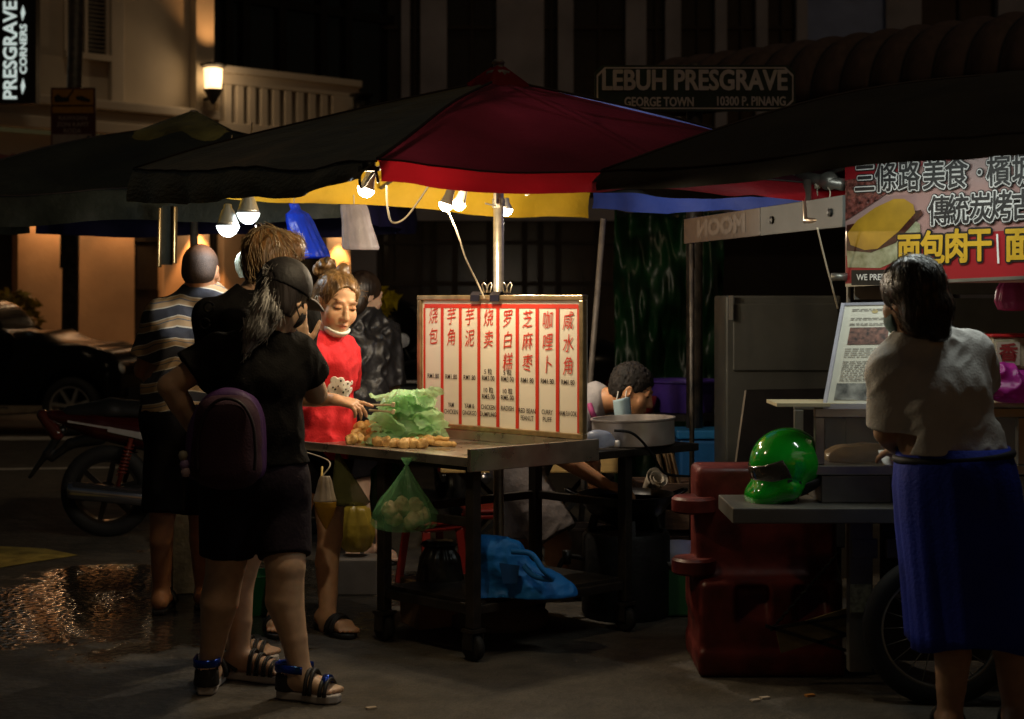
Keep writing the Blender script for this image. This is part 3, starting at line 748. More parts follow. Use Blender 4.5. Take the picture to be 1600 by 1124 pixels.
for k, u in enumerate((.435, .555)):
    c = bp(u, 1, 0); t = thing('binder_clip', 'black binder clip gripping the top of the menu board '+('left of the steel pole' if k == 0 else 'right of the steel pole'), 'clip', c, 'binder clips on the menu board')
    mb = MB(); mb.prism([(-.022,-.028),(-.022,-.0),(-.006,.016),(.006,.016),(.022,.0),(.022,-.028),(.019,-.028),(.019,-.001),(.0,.012),(-.019,-.001),(-.019,-.028)], c-bu*.028, bn, (0,0,1), .056)
    mb.obj('clip_body', M_CLIP, t)
    for sgn in (-1, 1):
        mb = MB(); mb.tube([c+bn*.006*sgn+bu*-.012+V((0,0,.012)), c+bn*.02*sgn-bu*.012+V((0,0,.045)), c+bn*.022*sgn+V((0,0,.055)), c+bn*.02*sgn+bu*.012+V((0,0,.045)), c+bn*.006*sgn+bu*.012+V((0,0,.012))], .0028, 6); mb.obj('handle', M_STEELP, t, True)

# ---------------------------------------------------------------- lamps hanging under the umbrellas
def bulb_proto(r, col, estr, house, label, group, energy, lcol, prof):
    t = thing('light_bulb', label, 'light bulb', (0,0,0), group)
    mb = MB(); mb.lathe([(0,-r*.92),(r*.35,-r*.86),(r*.7,-r*.62),(r*.93,-r*.25),(r,0),(r*.96,r*.1)], (0,0,0), 28); mb.obj('globe', mat('globe_'+group[:4], (.9,.9,.9), .4, emit=col, estr=estr), t, True)
    mb = MB(); mb.lathe([(a*r, b*r) for a, b in prof], (0,0,0), 24); mb.obj('housing', house, t, True)
    return t
def place_bulb(proto, loc, label=None, tilt=None, cord=None, energy=0, lcol=(1,1,1), first=False, r=.03, lb=None):
    o = proto if first else dup(proto, loc, 0, label)
    o.location = loc
    if label: o['label'] = label
    if cord:
        mb = MB(); mb.tube(curve_pts([V(loc)+V((0,0,r*2.6))]+cord, 10), .0035, 6); c = mb.obj('cord', mat('cord_white', (.5,.45,.36), .6), o, True)
    if tilt: o.rotation_euler = tilt
    lo = (lb if lb is not None else V(loc))+V((0,0,-r-.012))
    return point(lo, energy, lcol, r*.8)
M_HW = mat('bulb_white', (.62,.55,.45), .5); M_HS = mat('bulb_metal', (.45,.45,.43), .35, metal=.7)
WARM, COOL = (1, .78, .48), (.86, .94, 1)
pw = bulb_proto(.031, (1,.80,.50), 26, M_HW, 'warm bulb', 'warm bulbs under the red umbrella', 0, WARM, [(.97,.08),(.8,.5),(.62,1.2),(.56,2.2),(.5,2.5),(.3,2.6)])
WE = 14.5
b1 = P(572,296,5.35); place_bulb(pw, b1, 'warm glowing bulb tilted in a black loop at the front corner of the red umbrella', (0,.32,0), None, WE*.8, WARM, True, .031)
b2 = P(697,320,6.35); place_bulb(pw, b2, 'warm glowing bulb in white housing, left one of the touching pair', None, [b2+V((.0,.02,.14)), b2+V((.01,.05,.25))], WE, WARM, r=.031)
b3 = P(717,319,6.46); place_bulb(pw, b3, 'warm glowing bulb, right one of the touching pair beside the pole', None, [b3+V((.0,.02,.14)), b3+V((.02,.05,.25))], WE, WARM, r=.031)
pc = bulb_proto(.03, (.85,.95,1), 22, M_HS, 'cool bulb', 'cool round bulb', 0, COOL, [(.97,.08),(.8,.6),(.5,1.0),(.45,1.7),(.3,1.8)])
b4 = P(791,328,6.98); place_bulb(pc, b4, 'cool white bulb peeking out behind the steel umbrella pole', None, [b4+V((0,0,.12)), b4+V((-.02,-.02,.25))], 32, (1,.86,.68), True, .03)
pl_ = bulb_proto(.052, (.80,.95,.95), 2.6, M_HS, 'large bulb', 'large lamps by the green umbrella', 0, COOL, [(.98,.06),(.9,.35),(.55,1.35),(.36,1.6),(.33,1.9),(.2,1.95)])
b5 = P(356,354,6.9); place_bulb(pl_, b5, 'large white cone bodied lamp left and lower of two over the striped man', None, [b5+V((0,0,.2)), b5+V((.0,.1,.42))], 4, COOL, True, .052)
b6 = P(388,334,6.9); place_bulb(pl_, b6, 'large white cone bodied lamp right and higher of two over the blond man', None, [b6+V((0,0,.2)), b6+V((.0,.1,.4))], 4, COOL, r=.052)
mb = MB(); c = F_+V((-.03,.02,-.02)); mb.box(c+V((0,0,.0)), (.04,.04,.03)); mb.tube(curve_pts([c+V((-.03,0,0)), c+V((-.025,0,-.07)), b1+V((.03,-.01,.06)), c+V((.03,0,-.05)), c+V((.02,0,0))], 8), .005, 8)
tag(mb.obj('strap_loop', M_BLACKM, smooth=True), 'black strap loop holding the tilted bulb at the umbrella corner', 'strap')
M_CORD = mat('cord_cream', (.55,.48,.36), .6)
for pts, lab in (([P(604,290,5.5), P(605,320,5.6), P(612,347,5.7), P(632,342,5.75), P(655,313,5.8), P(670,290,5.8)], 'cream flex drooping in a loop between the warm bulbs'),
                 ([P(700,330,6.42), P(716,368,6.5), P(728,405,6.6), P(745,440,6.7), P(758,468,6.73)], 'thin cream wire slanting from the paired bulbs to the binder clip'),
                 ([P(740,292,6.3), P(748,297,6.3), P(763,288,6.3)], 'short dark wire tucked under the red valance near the pole'),
                 ([P(1277,356,5.8), P(1290,410,5.85), P(1302,455,5.9), P(1309,482,5.95)], 'thin pale wire hanging down beside the banner pole'),
                 ([P(820,304,6.9), P(826,304,6.9), P(834,292,6.9)], 'small hooked wire under the yellow valance right of the pole')):
    mb = MB(); mb.tube(curve_pts(pts, 8), .0038, 6); tag(mb.obj('cable', M_CORD, smooth=True), lab, 'cable')
mb = MB(); mb.tube([P(775,322,6.70), P(758,318,6.68)], .004, 6); mb.lathe([(.028,-.02),(.028,.02)], P(779,318,6.77), 14); mb.lathe([(.009,-.015),(.009,.03)], P(774,313,6.72), 10)
tag(mb.obj('pole_clamp', M_STEELP, smooth=False), 'small steel clamp pin through the umbrella pole under the valance', 'clamp')

# ---------------------------------------------------------------- fried dumplings on the tray
M_FRY = mat('fried_crust', (.50,.24,.06), .5, var=.4, vscale=22, bump=.7, bscale=55, col2=(.80,.52,.20), bdist=.006)
def blob(name, label, cat, group, r, seed, h=.0035, cones=None, m=M_FRY):
    s = SDF([-max(r)*2.2-.01]*3, [max(r)*2.2+.01]*3, h)
    if cones:
        for a, b, q in cones: s.cone(a, b, q, q, .006)
    else:
        s.ell((0,0,0), r); rnd = random.Random(seed)
        for k in range(7): s.ell((rnd.uniform(-.6,.6)*r[0], rnd.uniform(-.6,.6)*r[1], rnd.uniform(-.3,.6)*r[2]), (r[0]*.55,)*3, k=.012)
    s.noise(lambda p: (vnoise(p*70+seed)-.5)*.010)
    o = s.obj(name, m, None, base=(0,0,0)); return tag(o, label, cat, group)
gr = 'fried dumplings on the tray'
prs = [blob('fried_dumpling', 'golden fried dumpling heaped on the steel tray beside the green bags', 'dumpling', gr, (.024,.022,.019), k) for k in range(4)]
sts = [blob('fried_stick', 'long golden fried stick at the right end of the dumpling heap', 'fried snack', 'fried sticks on the tray', (.03,.01,.01), 20+k, cones=[((-.045,0,0),(.045,.004*k,0),.011)]) for k in range(2)]
spots_ = []; rnd = random.Random(5)
def at_tray(px, py, zz):
    z = .80+zz; Y = (HC-z)*FPX/(py-YH); return P(px, py, Y)
for px, py, zz in [(548,688,.018),(562,686,.018),(577,688,.018),(590,691,.018),(604,691,.018),(618,693,.018),(632,694,.018),(646,694,.018),(660,694,.018),(555,680,.022),(570,679,.022),(586,681,.022),(601,683,.022),(616,684,.022),(630,684,.022),(645,686,.022),(658,687,.022),(672,690,.018),(583,675,.04),(613,675,.04),(622,677,.04),(640,679,.035),(655,681,.035),(598,676,.035),(668,683,.03)]:
    spots_.append((px, py, zz, 1))
spots_ += [(562,669,.05,1.25),(577,667,.05,1.3)]
for i, (px, py, zz, sc) in enumerate(spots_):
    p = at_tray(px, py, zz); pr = prs[i % 4]
    o = pr if i < 4 else pr.copy()
    if i >= 4: COL.objects.link(o)
    o.location = p; o.rotation_euler = (rnd.uniform(-.5,.5), rnd.uniform(-.5,.5), rnd.uniform(0,6)); o.scale = (sc*rnd.uniform(.9,1.12),)*3
    if sc > 1.1: o['label'] = ['large round fried puff on top of the dumpling heap, left of two', 'large round fried puff on top of the dumpling heap, right of two'][i-25]
for i, (px, py, zz, rz) in enumerate([(688,693,.013,-.5),(684,686,.03,-.55),(672,676,.035,-.1),(664,690,.02,-.9),(694,694,.012,-.4)]):
    o = sts[i % 2] if i < 2 else sts[i % 2].copy()
    if i >= 2: COL.objects.link(o)
    o.location = at_tray(px, py, zz); o.rotation_euler = (0,.0,rz+1.2 if i == 2 else rz+.1)

# ---------------------------------------------------------------- plastic bags
def plastic(name, col, transp=.3, rough=.22, **k): return mat(name, col, rough, var=.25, vscale=8, bump=.7, bscale=16, bdist=.012, transl=.35, transp=transp, **k)
M_GBAG = plastic('green_bag', (.50,.80,.47), .12, .18); M_GBAG2 = plastic('green_bag_clear', (.20,.50,.22), .66, .10); M_DGB = plastic('dark_green_bag', (.015,.14,.04), .1)
M_OLBAG = plastic('olive_bag', (.16,.17,.06), .3); M_BLUB = plastic('blue_bag', (.01,.05,.62), .05, .25); M_GRYB = plastic('grey_bag', (.30,.26,.27), .15, .4)
def ridge(p, f, seed, amp): return (np.abs(vnoise(p*f+seed)-.5)*2-.5)*amp
c = P(640,640,6.72)
s = SDF(c+V((-.24,-.18,-.14)), c+V((.24,.18,.20)), .004)
tz = .803
rb_ = random.Random(31); _RG = np.array(Matrix.Rotation(.6,3,'Y')@Matrix.Rotation(.4,3,'X'), dtype=np.float32)
s.ell((c.x, c.y, tz+.05), (.13,.10,.05), k=.02); s.ell((c.x+.02, c.y, tz+.12), (.10,.08,.06), k=.02)
s.noise(lambda p: ridge(p, 16, 3, .014)); s.cut((0,0,tz), (0,0,-1))
heap = thing('plastic_bags', 'crumpled heap of pale green plastic bags on the tray before the menu board', 'plastic bags', V((c.x, c.y, tz)))
s.obj('bag_core', M_GBAG, heap)
mb = MB()
for k in range(30):
    u = (k+.5)/30; z = tz+.012+.225*u; w_ = .145*(1-.25*u)
    p0 = V((c.x+rb_.uniform(-w_,w_)+.015*u, c.y+rb_.uniform(-.13,.05), z)); R = Matrix.Rotation(rb_.uniform(-.75,.45), 3, 'X')@Matrix.Rotation(rb_.uniform(-.45,.45), 3, 'Y')@Matrix.Rotation(rb_.uniform(0,6.3), 3, 'Z')
    sx_, sy_ = rb_.uniform(.055,.10), rb_.uniform(.045,.08); N = 18; sd_ = rb_.uniform(0,30)
    q = np.array([[i/N*2.1+sd_, j/N*1.6, sd_] for j in range(N+1) for i in range(N+1)]); h1 = np.abs(vnoise(q*2.2)-.5)*2; h2 = np.abs(vnoise(q*5.3+4)-.5)*2; h3 = vnoise(q*1.1+9)-.5; h4 = vnoise(q*3+2)-.5; h5 = vnoise(q*3+17)-.5
    vs = []
    for j in range(N+1):
        for i in range(N+1):
            n_ = j*(N+1)+i; uu, vv = i/N*2-1, j/N*2-1; rr_ = 1-.16*(uu*uu*vv*vv)
            v = p0+R@V((uu*sx_*rr_*(1+.35*h4[n_]), vv*sy_*rr_*(1+.5*h5[n_]), .040*h3[n_]+.022*(h1[n_]-.4)+.010*(h2[n_]-.4)-.035*(uu*uu+vv*vv)*.5)); v.z = max(v.z, tz+.002); vs.append(v)
    mb.add(vs, [(j*(N+1)+i, j*(N+1)+i+1, (j+1)*(N+1)+i+1, (j+1)*(N+1)+i) for j in range(N) for i in range(N)])
mb.obj('bag_film', mat('green_film', (.58,.88,.53), .14, var=.15, vscale=8, bump=.35, bscale=40, bdist=.005, transl=.4, transp=.16), heap, True)
for k, (y0, y1, lab) in enumerate(((633,633,'upper'),(641,644,'lower'))):
    mb = MB(); mb.beam(P(577,y0,6.56), P(614,y1,6.50), .012, .008); mb.beam(P(612,y1-1,6.50), P(617,y1,6.50), .02, .02)
    tag(mb.obj('wooden_stick', mat('bamboo', (.55,.45,.28), .6), bevel=.002), 'pale bamboo stick lying on the green bags, '+lab+' of two', 'bamboo stick')
def hang_bag(name, label, cat, top, prof, m, fold=.25, nf=11, seed=0, flat=1, rz=0, parent=None, seg=72, lean=(0,0)):
    """prof: [(drop, half width)] from the knot down; radiating folds fade towards the bottom"""
    mb = MB(); n = len(prof); R = Matrix.Rotation(rz, 3, 'Z'); vs = []
    pr = []
    for i in range(n-1):
        for k in range(5):
            t = k/5; t2 = t*t*(3-2*t) if False else t; pr.append((prof[i][0]+(prof[i+1][0]-prof[i][0])*t, prof[i][1]+(prof[i+1][1]-prof[i][1])*t2))
    pr.append(prof[-1]); N = len(pr); D = pr[-1][0]
    for i, (d, r) in enumerate(pr):
        f = fold*(1-.6*i/N)
        for k in range(seg):
            a = 2*math.pi*k/seg; q = np.array([[math.cos(a)*nf*.35+seed, math.sin(a)*nf*.35, d*4+seed]]); q2 = np.array([[math.cos(a)*nf*.8+seed, math.sin(a)*nf*.8, d*14]])
            rr = r*(1+f*(float(vnoise(q)[0])-.5)*2+f*.4*(float(vnoise(q2)[0])-.5)*2)
            vs.append(V(top)+R@V((rr*math.cos(a), rr*math.sin(a)*flat, -d))+V((lean[0]*d/D, lean[1]*d/D, 0)))
    fs = [(i*seg+k, (i+1)*seg+k, (i+1)*seg+(k+1)%seg, i*seg+(k+1)%seg) for i in range(N-1) for k in range(seg)]
    fs.append(tuple((N-1)*seg+k for k in range(seg-1,-1,-1))); fs.append(tuple(range(seg)))
    mb.add(vs, fs); o = mb.obj(name, m, parent, True)
    return tag(o, label, cat) if label else o
tp = ct(.31,-.045,.76); px_ = lambda p: (CX+FPX*p.x/p.y)
hang_bag('plastic_bag', 'clear green plastic bag of buns hanging from the cart edge', 'plastic bag', tp, [(-.03,.022),(-.012,.012),(0,.006),(.02,.014),(.06,.038),(.13,.085),(.19,.118),(.23,.125),(.255,.10),(.265,.05)], M_GBAG2, .36, 15, 2, .75, lean=(-.01,0))
M_BUN = mat('bun', (.30,.15,.06), .6, var=.4, vscale=14, col2=(.60,.44,.26))
bn_ = blob('bun', 'browned bun inside the clear green hanging bag', 'bun', 'buns in the hanging bag', (.036,.034,.028), 40, m=M_BUN)
for i, (dx, dy, dz) in enumerate([(-.05,0,-.215),(.02,-.02,-.222),(-.02,.01,-.165),(.06,.01,-.20),(-.07,-.01,-.18),(.03,.02,-.17)]):
    o = bn_ if i == 0 else bn_.copy()
    if i: COL.objects.link(o)
    o.location = tp+V((dx,dy,dz)); o.rotation_euler = (i,i*2,i)
tp = P(527,706,6.52)
hang_bag('plastic_bag', 'olive tinted triangular plastic bag hanging at the left end of the cart', 'plastic bag', tp, [(0,.006),(.04,.02),(.10,.042),(.17,.07),(.215,.088),(.228,.07)], M_OLBAG, .2, 7, 5, .5, lean=(.055,0))
tp = P(508,744,6.38)
t = thing('drink_bag', 'clear drink bag half full of yellow tea with a straw', 'drink bag', tp+V((0,0,-.22)))
hang_bag('bag_film', None, None, tp, [(0,.018),(.02,.026),(.07,.036),(.105,.047)], plastic('clear_film', (.5,.42,.33), .3), .18, 9, 8, .6, parent=t)
hang_bag('tea', None, None, tp+V((0,0,-.107)), [(0,.047),(.02,.046),(.06,.032),(.1,.012),(.115,.003)], mat('yellow_tea', (.45,.26,.03), .2, transl=.4, var=.2), .06, 5, 8, .6, parent=t, lean=(.004,0))
mb = MB(); mb.tube([tp+V((-.02,0,-.1)), tp+V((-.012,0,.04))], .004, 8); mb.obj('straw', mat('straw_yellow', (.7,.5,.15), .5), t, True)
mb = MB(); mb.tube(curve_pts([tp+V((-.01,0,0)), tp+V((.01,.03,.06)), ct(1.06,-.04,.78)]), .003, 6); mb.obj('string', M_CORD, t, True)
hang_bag('plastic_bag', 'tall dark green bundle of carrier bags hanging behind the cart leg', 'plastic bag', P(607,706,6.75), [(0,.02),(.02,.05),(.05,.04),(.08,.075),(.2,.085),(.29,.08),(.3,.06)], M_DGB, .3, 12, 14, .7)
hang_bag('plastic_bag', 'bright blue plastic bag hanging under the yellow valance', 'plastic bag', P(459,318,7.3), [(0,.02),(.03,.022),(.05,.05),(.09,.062),(.16,.072),(.22,.082),(.255,.085),(.262,.06)], M_BLUB, .3, 9, 21, .5, lean=(.085,0))
hang_bag('plastic_bag', 'grey plastic bag hanging beside the bright pier above the vendor', 'plastic bag', P(552,320,7.2), [(0,.06),(.02,.065),(.08,.07),(.15,.078),(.20,.085),(.212,.08)], M_GRYB, .16, 8, 27, .35, lean=(.035,0), rz=.2)
mb = MB(); mb.tube([P(553,321,7.2), P(553,305,7.25)], .003, 6); tag(mb.obj('hanging_string', M_CORD), 'thin string holding the grey plastic bag', 'string')
mb = MB(); mb.tube([P(459,321,7.3), P(460,306,7.35)], .003, 6); tag(mb.obj('hanging_string', M_CORD), 'thin string holding the bright blue plastic bag', 'string')
hang_bag('plastic_bag', 'small pale crumpled bag on a hook behind the blond man', 'plastic bag', P(381,392,6.9), [(0,.01),(.02,.03),(.05,.04),(.09,.035),(.12,.02)], plastic('pale_bag', (.45,.5,.42), .2), .35, 9, 33, .7)
mb = MB(); mb.tube(curve_pts([P(400,352,6.9), P(402,368,6.9), P(392,378,6.9), P(383,392,6.9)]), .004, 6); tag(mb.obj('wire_hook', M_STEELP, smooth=True), 'bent wire hook below the right large lamp', 'hook')
t = thing('hanging_flyer', 'narrow dark hanging panel with shiny gold edges above the striped man', 'panel', P(262,416,7.6))
a, c = P(263,322,7.6), P(260,414,7.6); mb = MB(); mb.beam(a, c, .055, .02); mb.obj('panel', M_DGRN, t)
mb = MB(); mb.beam(P(251,325,7.58), P(249,418,7.58), .012, .05); mb.beam(P(274,323,7.58), P(273,412,7.58), .012, .05); mb.obj('edge', mat('gold_edge', (.55,.36,.15), .25, metal=.7), t, bevel=.004)

# ---------------------------------------------------------------- things on and under the cart
M_ALU = mat('aluminium', (.55,.50,.46), .38, metal=.75, var=.2, vscale=10, rvar=.1, bump=.1, bscale=25)
c = P(990,0,6.78); c.z = .788; R = Matrix.Rotation(-.03, 3, 'Y')
mb = MB(); r = .182; mb.lathe([(0,0),(r*.98,.0),(r,.004),(r,.105),(r+.006,.110),(r+.006,.116),(r-.004,.116),(r-.006,.105),(r-.008,.012),(0,.010)], c, 48, R=R)
tag(mb.obj('steamer_pot', M_ALU, smooth=True, auto=.7), 'wide shallow aluminium pot at the right end of the cart', 'pot')
c = P(938,0,6.55); c.z = .788
t = thing('plastic_jug', 'pale blue translucent jug lying beside the aluminium pot', 'jug', c)
s = SDF(c+V((-.1,-.08,-.01)), c+V((.1,.08,.1)), .004); s.ell(c+V((-.01,0,.042)), (.06,.045,.040)); s.cone(c+V((.03,0,.04)), c+V((.062,0,.025)), .028, .012, .02); s.cut(c, (0,0,-1)); s.obj('jug_body', plastic('jug_blue', (.45,.50,.62), .15), t)
mb = MB(); mb.lathe([(.016,0),(.017,.016),(.012,.02)], c+V((.062,-.01,.022)), 14, R=axis_R((1,-.2,-.1))); mb.obj('cap', mat('cap_white', (.6,.58,.55), .5), t, True)
mb = MB(); mb.tube(curve_pts([P(960,673,6.4), P(985,676,6.42), P(1003,690,6.5), P(1020,712,6.6), P(1040,740,6.8), P(1085,745,7.0)]), .006, 8); tag(mb.obj('gas_hose', M_RUBBER, smooth=True), 'black hose looping over the cart edge below the pot', 'hose')
# blue tote bag
def tote():
    c = ct(.22,.42,.233); c = P(818,940,6.16); c.z = .233
    t = thing('tote_bag', 'slumped bright blue tote bag on the lower cart shelf', 'bag', c)
    s = SDF(c+V((-.27,-.14,-.12)), c+V((.28,.14,.36)), .005)
    q = lambda px, py, Y=6.16: P(px, py, Y)
    for a, b, ra, rb in ((q(755,860),q(755,940),.035,.05),(q(765,862),q(820,930),.045,.07),(q(800,870),q(860,925),.045,.06),(q(850,925),q(888,928),.055,.03),(q(760,935),q(870,935),.055,.05),(q(752,850),q(800,856),.022,.02)): s.cone(a, b, ra, rb, .05)
    s.noise(lambda p: ridge(p*np.array([1,1,.7],dtype=np.float32), 11, 1, .022)+ridge(p, 26, 5, .008))
    s.cut((0,0,.236), (0,0,-1))
    s.obj('bag_body', mat('blue_fabric', (.006,.16,.52), .6, var=.2, vscale=5, bump=.4, bscale=24), t)
    mb = MB(); mb.tube(curve_pts([q(800,862,6.08), q(830,866,6.04), q(848,890,6.02), q(862,905,6.04), q(835,900,6.05), q(818,884,6.07)]), .012, 8); mb.obj('bag_handle', MATS['blue_fabric'], t, True)
    mb = MB(); mb.add([q(780,880,6.075), q(812,884,6.065), q(808,912,6.065), q(786,912,6.07)], [(3,2,1,0)]); mb.obj('pocket', mat('blue_dark', (.002,.05,.17), .7), t)
tote()
hang_bag('dustbin_bag', 'black gathered rubbish bag on the left of the lower shelf', 'rubbish bag', P(688,845,6.55), [(0,.06),(.015,.075),(.03,.06),(.07,.085),(.16,.10),(.24,.10)], mat('black_plastic', (.012,.012,.010), .3, bump=.6, bscale=20), .2, 14, 41, .8)
mb = MB(); mb.box(P(672,0,6.75)*V((1,1,0))+V((0,0,.1)), (.2,.2,.2), .5); tag(mb.obj('carton', mat('carton', (.20,.12,.06), .8, bump=.2), bevel=.004), 'brown carton on the ground beneath the cart', 'carton')
def stool(loc, rz, label, h=.28):
    t = thing('plastic_stool', label, 'stool', loc, 'red plastic stools behind the cart', rz); o = V(loc); M = Matrix.Rotation(rz, 3, 'Z')
    m = mat('red_plastic', (.17,.012,.008), .35, var=.1)
    mb = MB(); mb.box(o+V((0,0,h-.012)), (.24,.24,.024), rz); mb.box(o+V((0,0,h-.04)), (.22,.22,.03), rz); mb.obj('seat', m, t, bevel=.012)
    for sx in (-1,1):
        for sy in (-1,1):
            mb = MB(); mb.beam(o+M@V((sx*.095,sy*.095,h-.05)), o+M@V((sx*.125,sy*.125,0)), .04, .02); mb.obj('leg', m, t, bevel=.004)
    return t
stool(G(676,7.7), .3, 'red plastic stool behind the hanging bag of buns', .33); stool(G(760,8.0), .1, 'small red plastic stool by the umbrella pole', .35)
def fold_table():
    Y = 8.3; a, c = P(688,0,Y), P(968,0,Y); t = thing('folding_table', 'low folding table with a tan wooden edge behind the bending cook', 'table', V(((a.x+c.x)/2, Y+.3, 0)))
    mb = MB(); mb.box(((a.x+c.x)/2, Y+.3, .53), (c.x-a.x, .6, .085)); mb.obj('table_top', mat('tan_wood', (.42,.28,.10), .6, var=.2, vscale=4, stretch=(1,8,8)), t, bevel=.01)
    for y in (Y+.08, Y+.52):
        for s_ in (0, 1):
            mb = MB(); mb.beam((a.x+.1, y, .485 if s_ else .02), (a.x+.55, y, .02 if s_ else .485), .025); mb.obj('leg', M_BLACKM, t)
            mb = MB(); mb.beam((c.x-.1, y, .485 if s_ else .02), (c.x-.5, y, .02 if s_ else .485), .025); mb.obj('leg', M_BLACKM, t)
fold_table()
# wok on its burner drum
c = P(978,0,6.95); c.z = 0
t = thing('burner_drum', 'blackened burner drum under the wok', 'burner', c)
mb = MB(); mb.lathe([(.19,0),(.20,.02),(.20,.36),(.19,.38),(.17,.38),(.17,.36)], c, 32); mb.obj('drum', mat('sooty_metal', (.015,.014,.013), .6, metal=.3, var=.5, vscale=8, bump=.3), t, True, auto=.6)
mb = MB(); mb.tube(curve_pts([c+V((-.19,-.05,.26)), c+V((-.27,-.06,.27)), c+V((-.31,-.06,.2)), c+V((-.30,-.04,.08))]), .012, 8); mb.lathe([(.02,0),(.02,.06)], c+V((-.27,-.06,.24)), 10); mb.obj('gas_pipe', M_BLACKM, t, True)
for k in range(3):
    mb = MB(); a = 2.1*k+.6; mb.beam(c+V((.17*math.cos(a),.17*math.sin(a),.37)), c+V((.15*math.cos(a),.15*math.sin(a),.44)), .03); mb.obj('pot_rest', M_BLACKM, t)
zr = .545; rw = .222
t = thing('wok', 'large black wok of dark oil under the cook\'s hand', 'wok', c+V((0,0,.39)))
mb = MB(); pr = [(0,.40),(.06,.405),(.12,.43),(.17,.468),(.205,.515),(rw,zr),(rw+.006,zr+.003),(rw-.006,zr+.004),(.198,.515),(.16,.474),(0,.44)]
mb.lathe([(r,z) for r, z in pr], c, 48); wk = mb.obj('bowl', mat('wok_iron', (.012,.011,.010), .35, metal=.5, var=.4, bump=.15), t, True)
mb = MB(); mb.lathe([(0,.520),(.20,.520)], c, 40); mb.obj('oil', mat('cooking_oil', (.06,.035,.012), .06, bump=.25, bscale=9), t, True)
for sx in (-1,1): mb = MB(); mb.tube(curve_pts([c+V((sx*rw,-.05,zr)), c+V((sx*(rw+.045),-.03,zr+.02)), c+V((sx*(rw+.045),.03,zr+.02)), c+V((sx*rw,.05,zr))]), .008, 8); mb.obj('handle', MATS['wok_iron'], t, True)
c = P(907,0,7.55)*V((1,1,0)); mb = MB(); mb.lathe([(.085,0),(.09,.01),(.115,.30),(.122,.305),(.122,.315),(.108,.315),(.085,.02)], c, 28); tag(mb.obj('bucket', mat('bucket_white', (.38,.35,.32), .5), smooth=True, auto=.7), 'off white plastic bucket behind the burner', 'bucket')
c = P(1042,0,7.7)*V((1,1,0))
t = thing('wooden_crate', 'dark wooden crate holding sticks behind the wok', 'crate', c)
mb = MB(); M_CRT = mat('crate_wood', (.09,.05,.03), .7, var=.4, vscale=8, stretch=(1,1,6), bump=.3)
for k in range(4):
    for y in (-.13, .13): mb.box(c+V((0,y,.08+.13*k)), (.34,.015,.10))
    for x in (-.165,.165): mb.box(c+V((x,0,.08+.13*k)), (.015,.24,.10))
mb.box(c+V((0,0,.5)), (.31,.24,.012)); mb.obj('slats', M_CRT, t, bevel=.003)
for i, (x0, x1, y0, y1) in enumerate(((1028,1036,700,765),(1038,1047,698,765),(1050,1059,703,765),(1046,1052,706,765))):
    mb = MB(); mb.beam(P(x0-2,y0,7.62+.02*i), P(x1+4,y1,7.66+.02*i), .018, .012); tag(mb.obj('wood_stick', mat('stick_wood', (.26,.17,.09), .7, var=.3)), 'brown wooden stick leaning in the crate behind the wok', 'stick', 'sticks in the crate')
mb = MB(); c = P(1012,766,7.25)
def roll(u, v):
    a = u*4*math.pi*1.1; r = (.018+.034*u)*(.55+.6*v); d = (P(1032,743,7.15)-c).normalized(); x = d.cross(V((0,1,0))).normalized(); y = d.cross(x)
    return c+d*(v*.115)+(x*math.cos(a)+y*math.sin(a))*r
mb.sheet(roll, 70, 4); tag(mb.obj('paper_roll', mat('newsprint', (.48,.40,.29), .8, var=.3, vscale=30), smooth=True, solid=.002), 'rolled up newspaper cone standing behind the wok', 'paper roll')
mb = MB(); a = P(1012,768,7.3); a.z = 0; mb.box(a+V((.0,.02,.255)), (.16,.16,.50)); tag(mb.obj('gas_cylinder_box', M_BLACKM, bevel=.02), 'black box stand behind the wok holding the paper roll', 'box')
c = P(1064,868,7.0); mb = MB(); mb.lathe([(0,0),(.12,.005),(.15,.05),(.155,.05),(.122,.0)], V((c.x,c.y,.23)), 28, R=Matrix.Rotation(.2,3,'X')); tag(mb.obj('metal_basin', M_ALU, smooth=True), 'small steel basin tucked behind the red barrier', 'basin')
mb = MB(); mb.box(V((c.x,c.y,.115)), (.24,.24,.22)); tag(mb.obj('plastic_crate', mat('crate_green', (.02,.09,.03), .5), bevel=.01), 'dark green crate under the steel basin', 'crate')
# litter, block and pails on the left
c = G(298,7.5); mb = MB(); mb.box(c+V((0,0,.22)), (.17,.2,.44), .12); mb.box(c+V((0,0,.452)), (.15,.18,.02), .12)
tag(mb.obj('concrete_block', mat('mossy_concrete', (.20,.16,.09), .9, var=.4, vscale=9, bump=.5, bscale=30), bevel=.012), 'mossy concrete block standing on end behind the striped man\'s leg', 'block')
c = G(402,7.0); mb = MB(); mb.lathe([(.09,0),(.095,.01),(.115,.17),(.122,.18),(.11,.18),(.088,.02)], c, 24); tag(mb.obj('bucket', mat('bucket_green', (.012,.14,.045), .5), smooth=True, auto=.7), 'green plastic pail on the wet ground behind the woman\'s knees', 'bucket')
hang_bag('plastic_bag', 'yellow plastic bag standing on the ground behind the drink bag', 'plastic bag', P(556,785,7.5), [(0,.02),(.03,.06),(.1,.085),(.16,.09),(.22,.07),(.44-.2,.05)], plastic('yellow_bag', (.30,.22,.03), .15), .25, 9, 51, .7)
c = G(556,7.5); mb = MB(); mb.box(c+V((0,0,.085)), (.22,.2,.17)); tag(mb.obj('carton', mat('grey_carton', (.13,.11,.09), .8), bevel=.005), 'low grey box beneath the yellow plastic bag', 'carton')
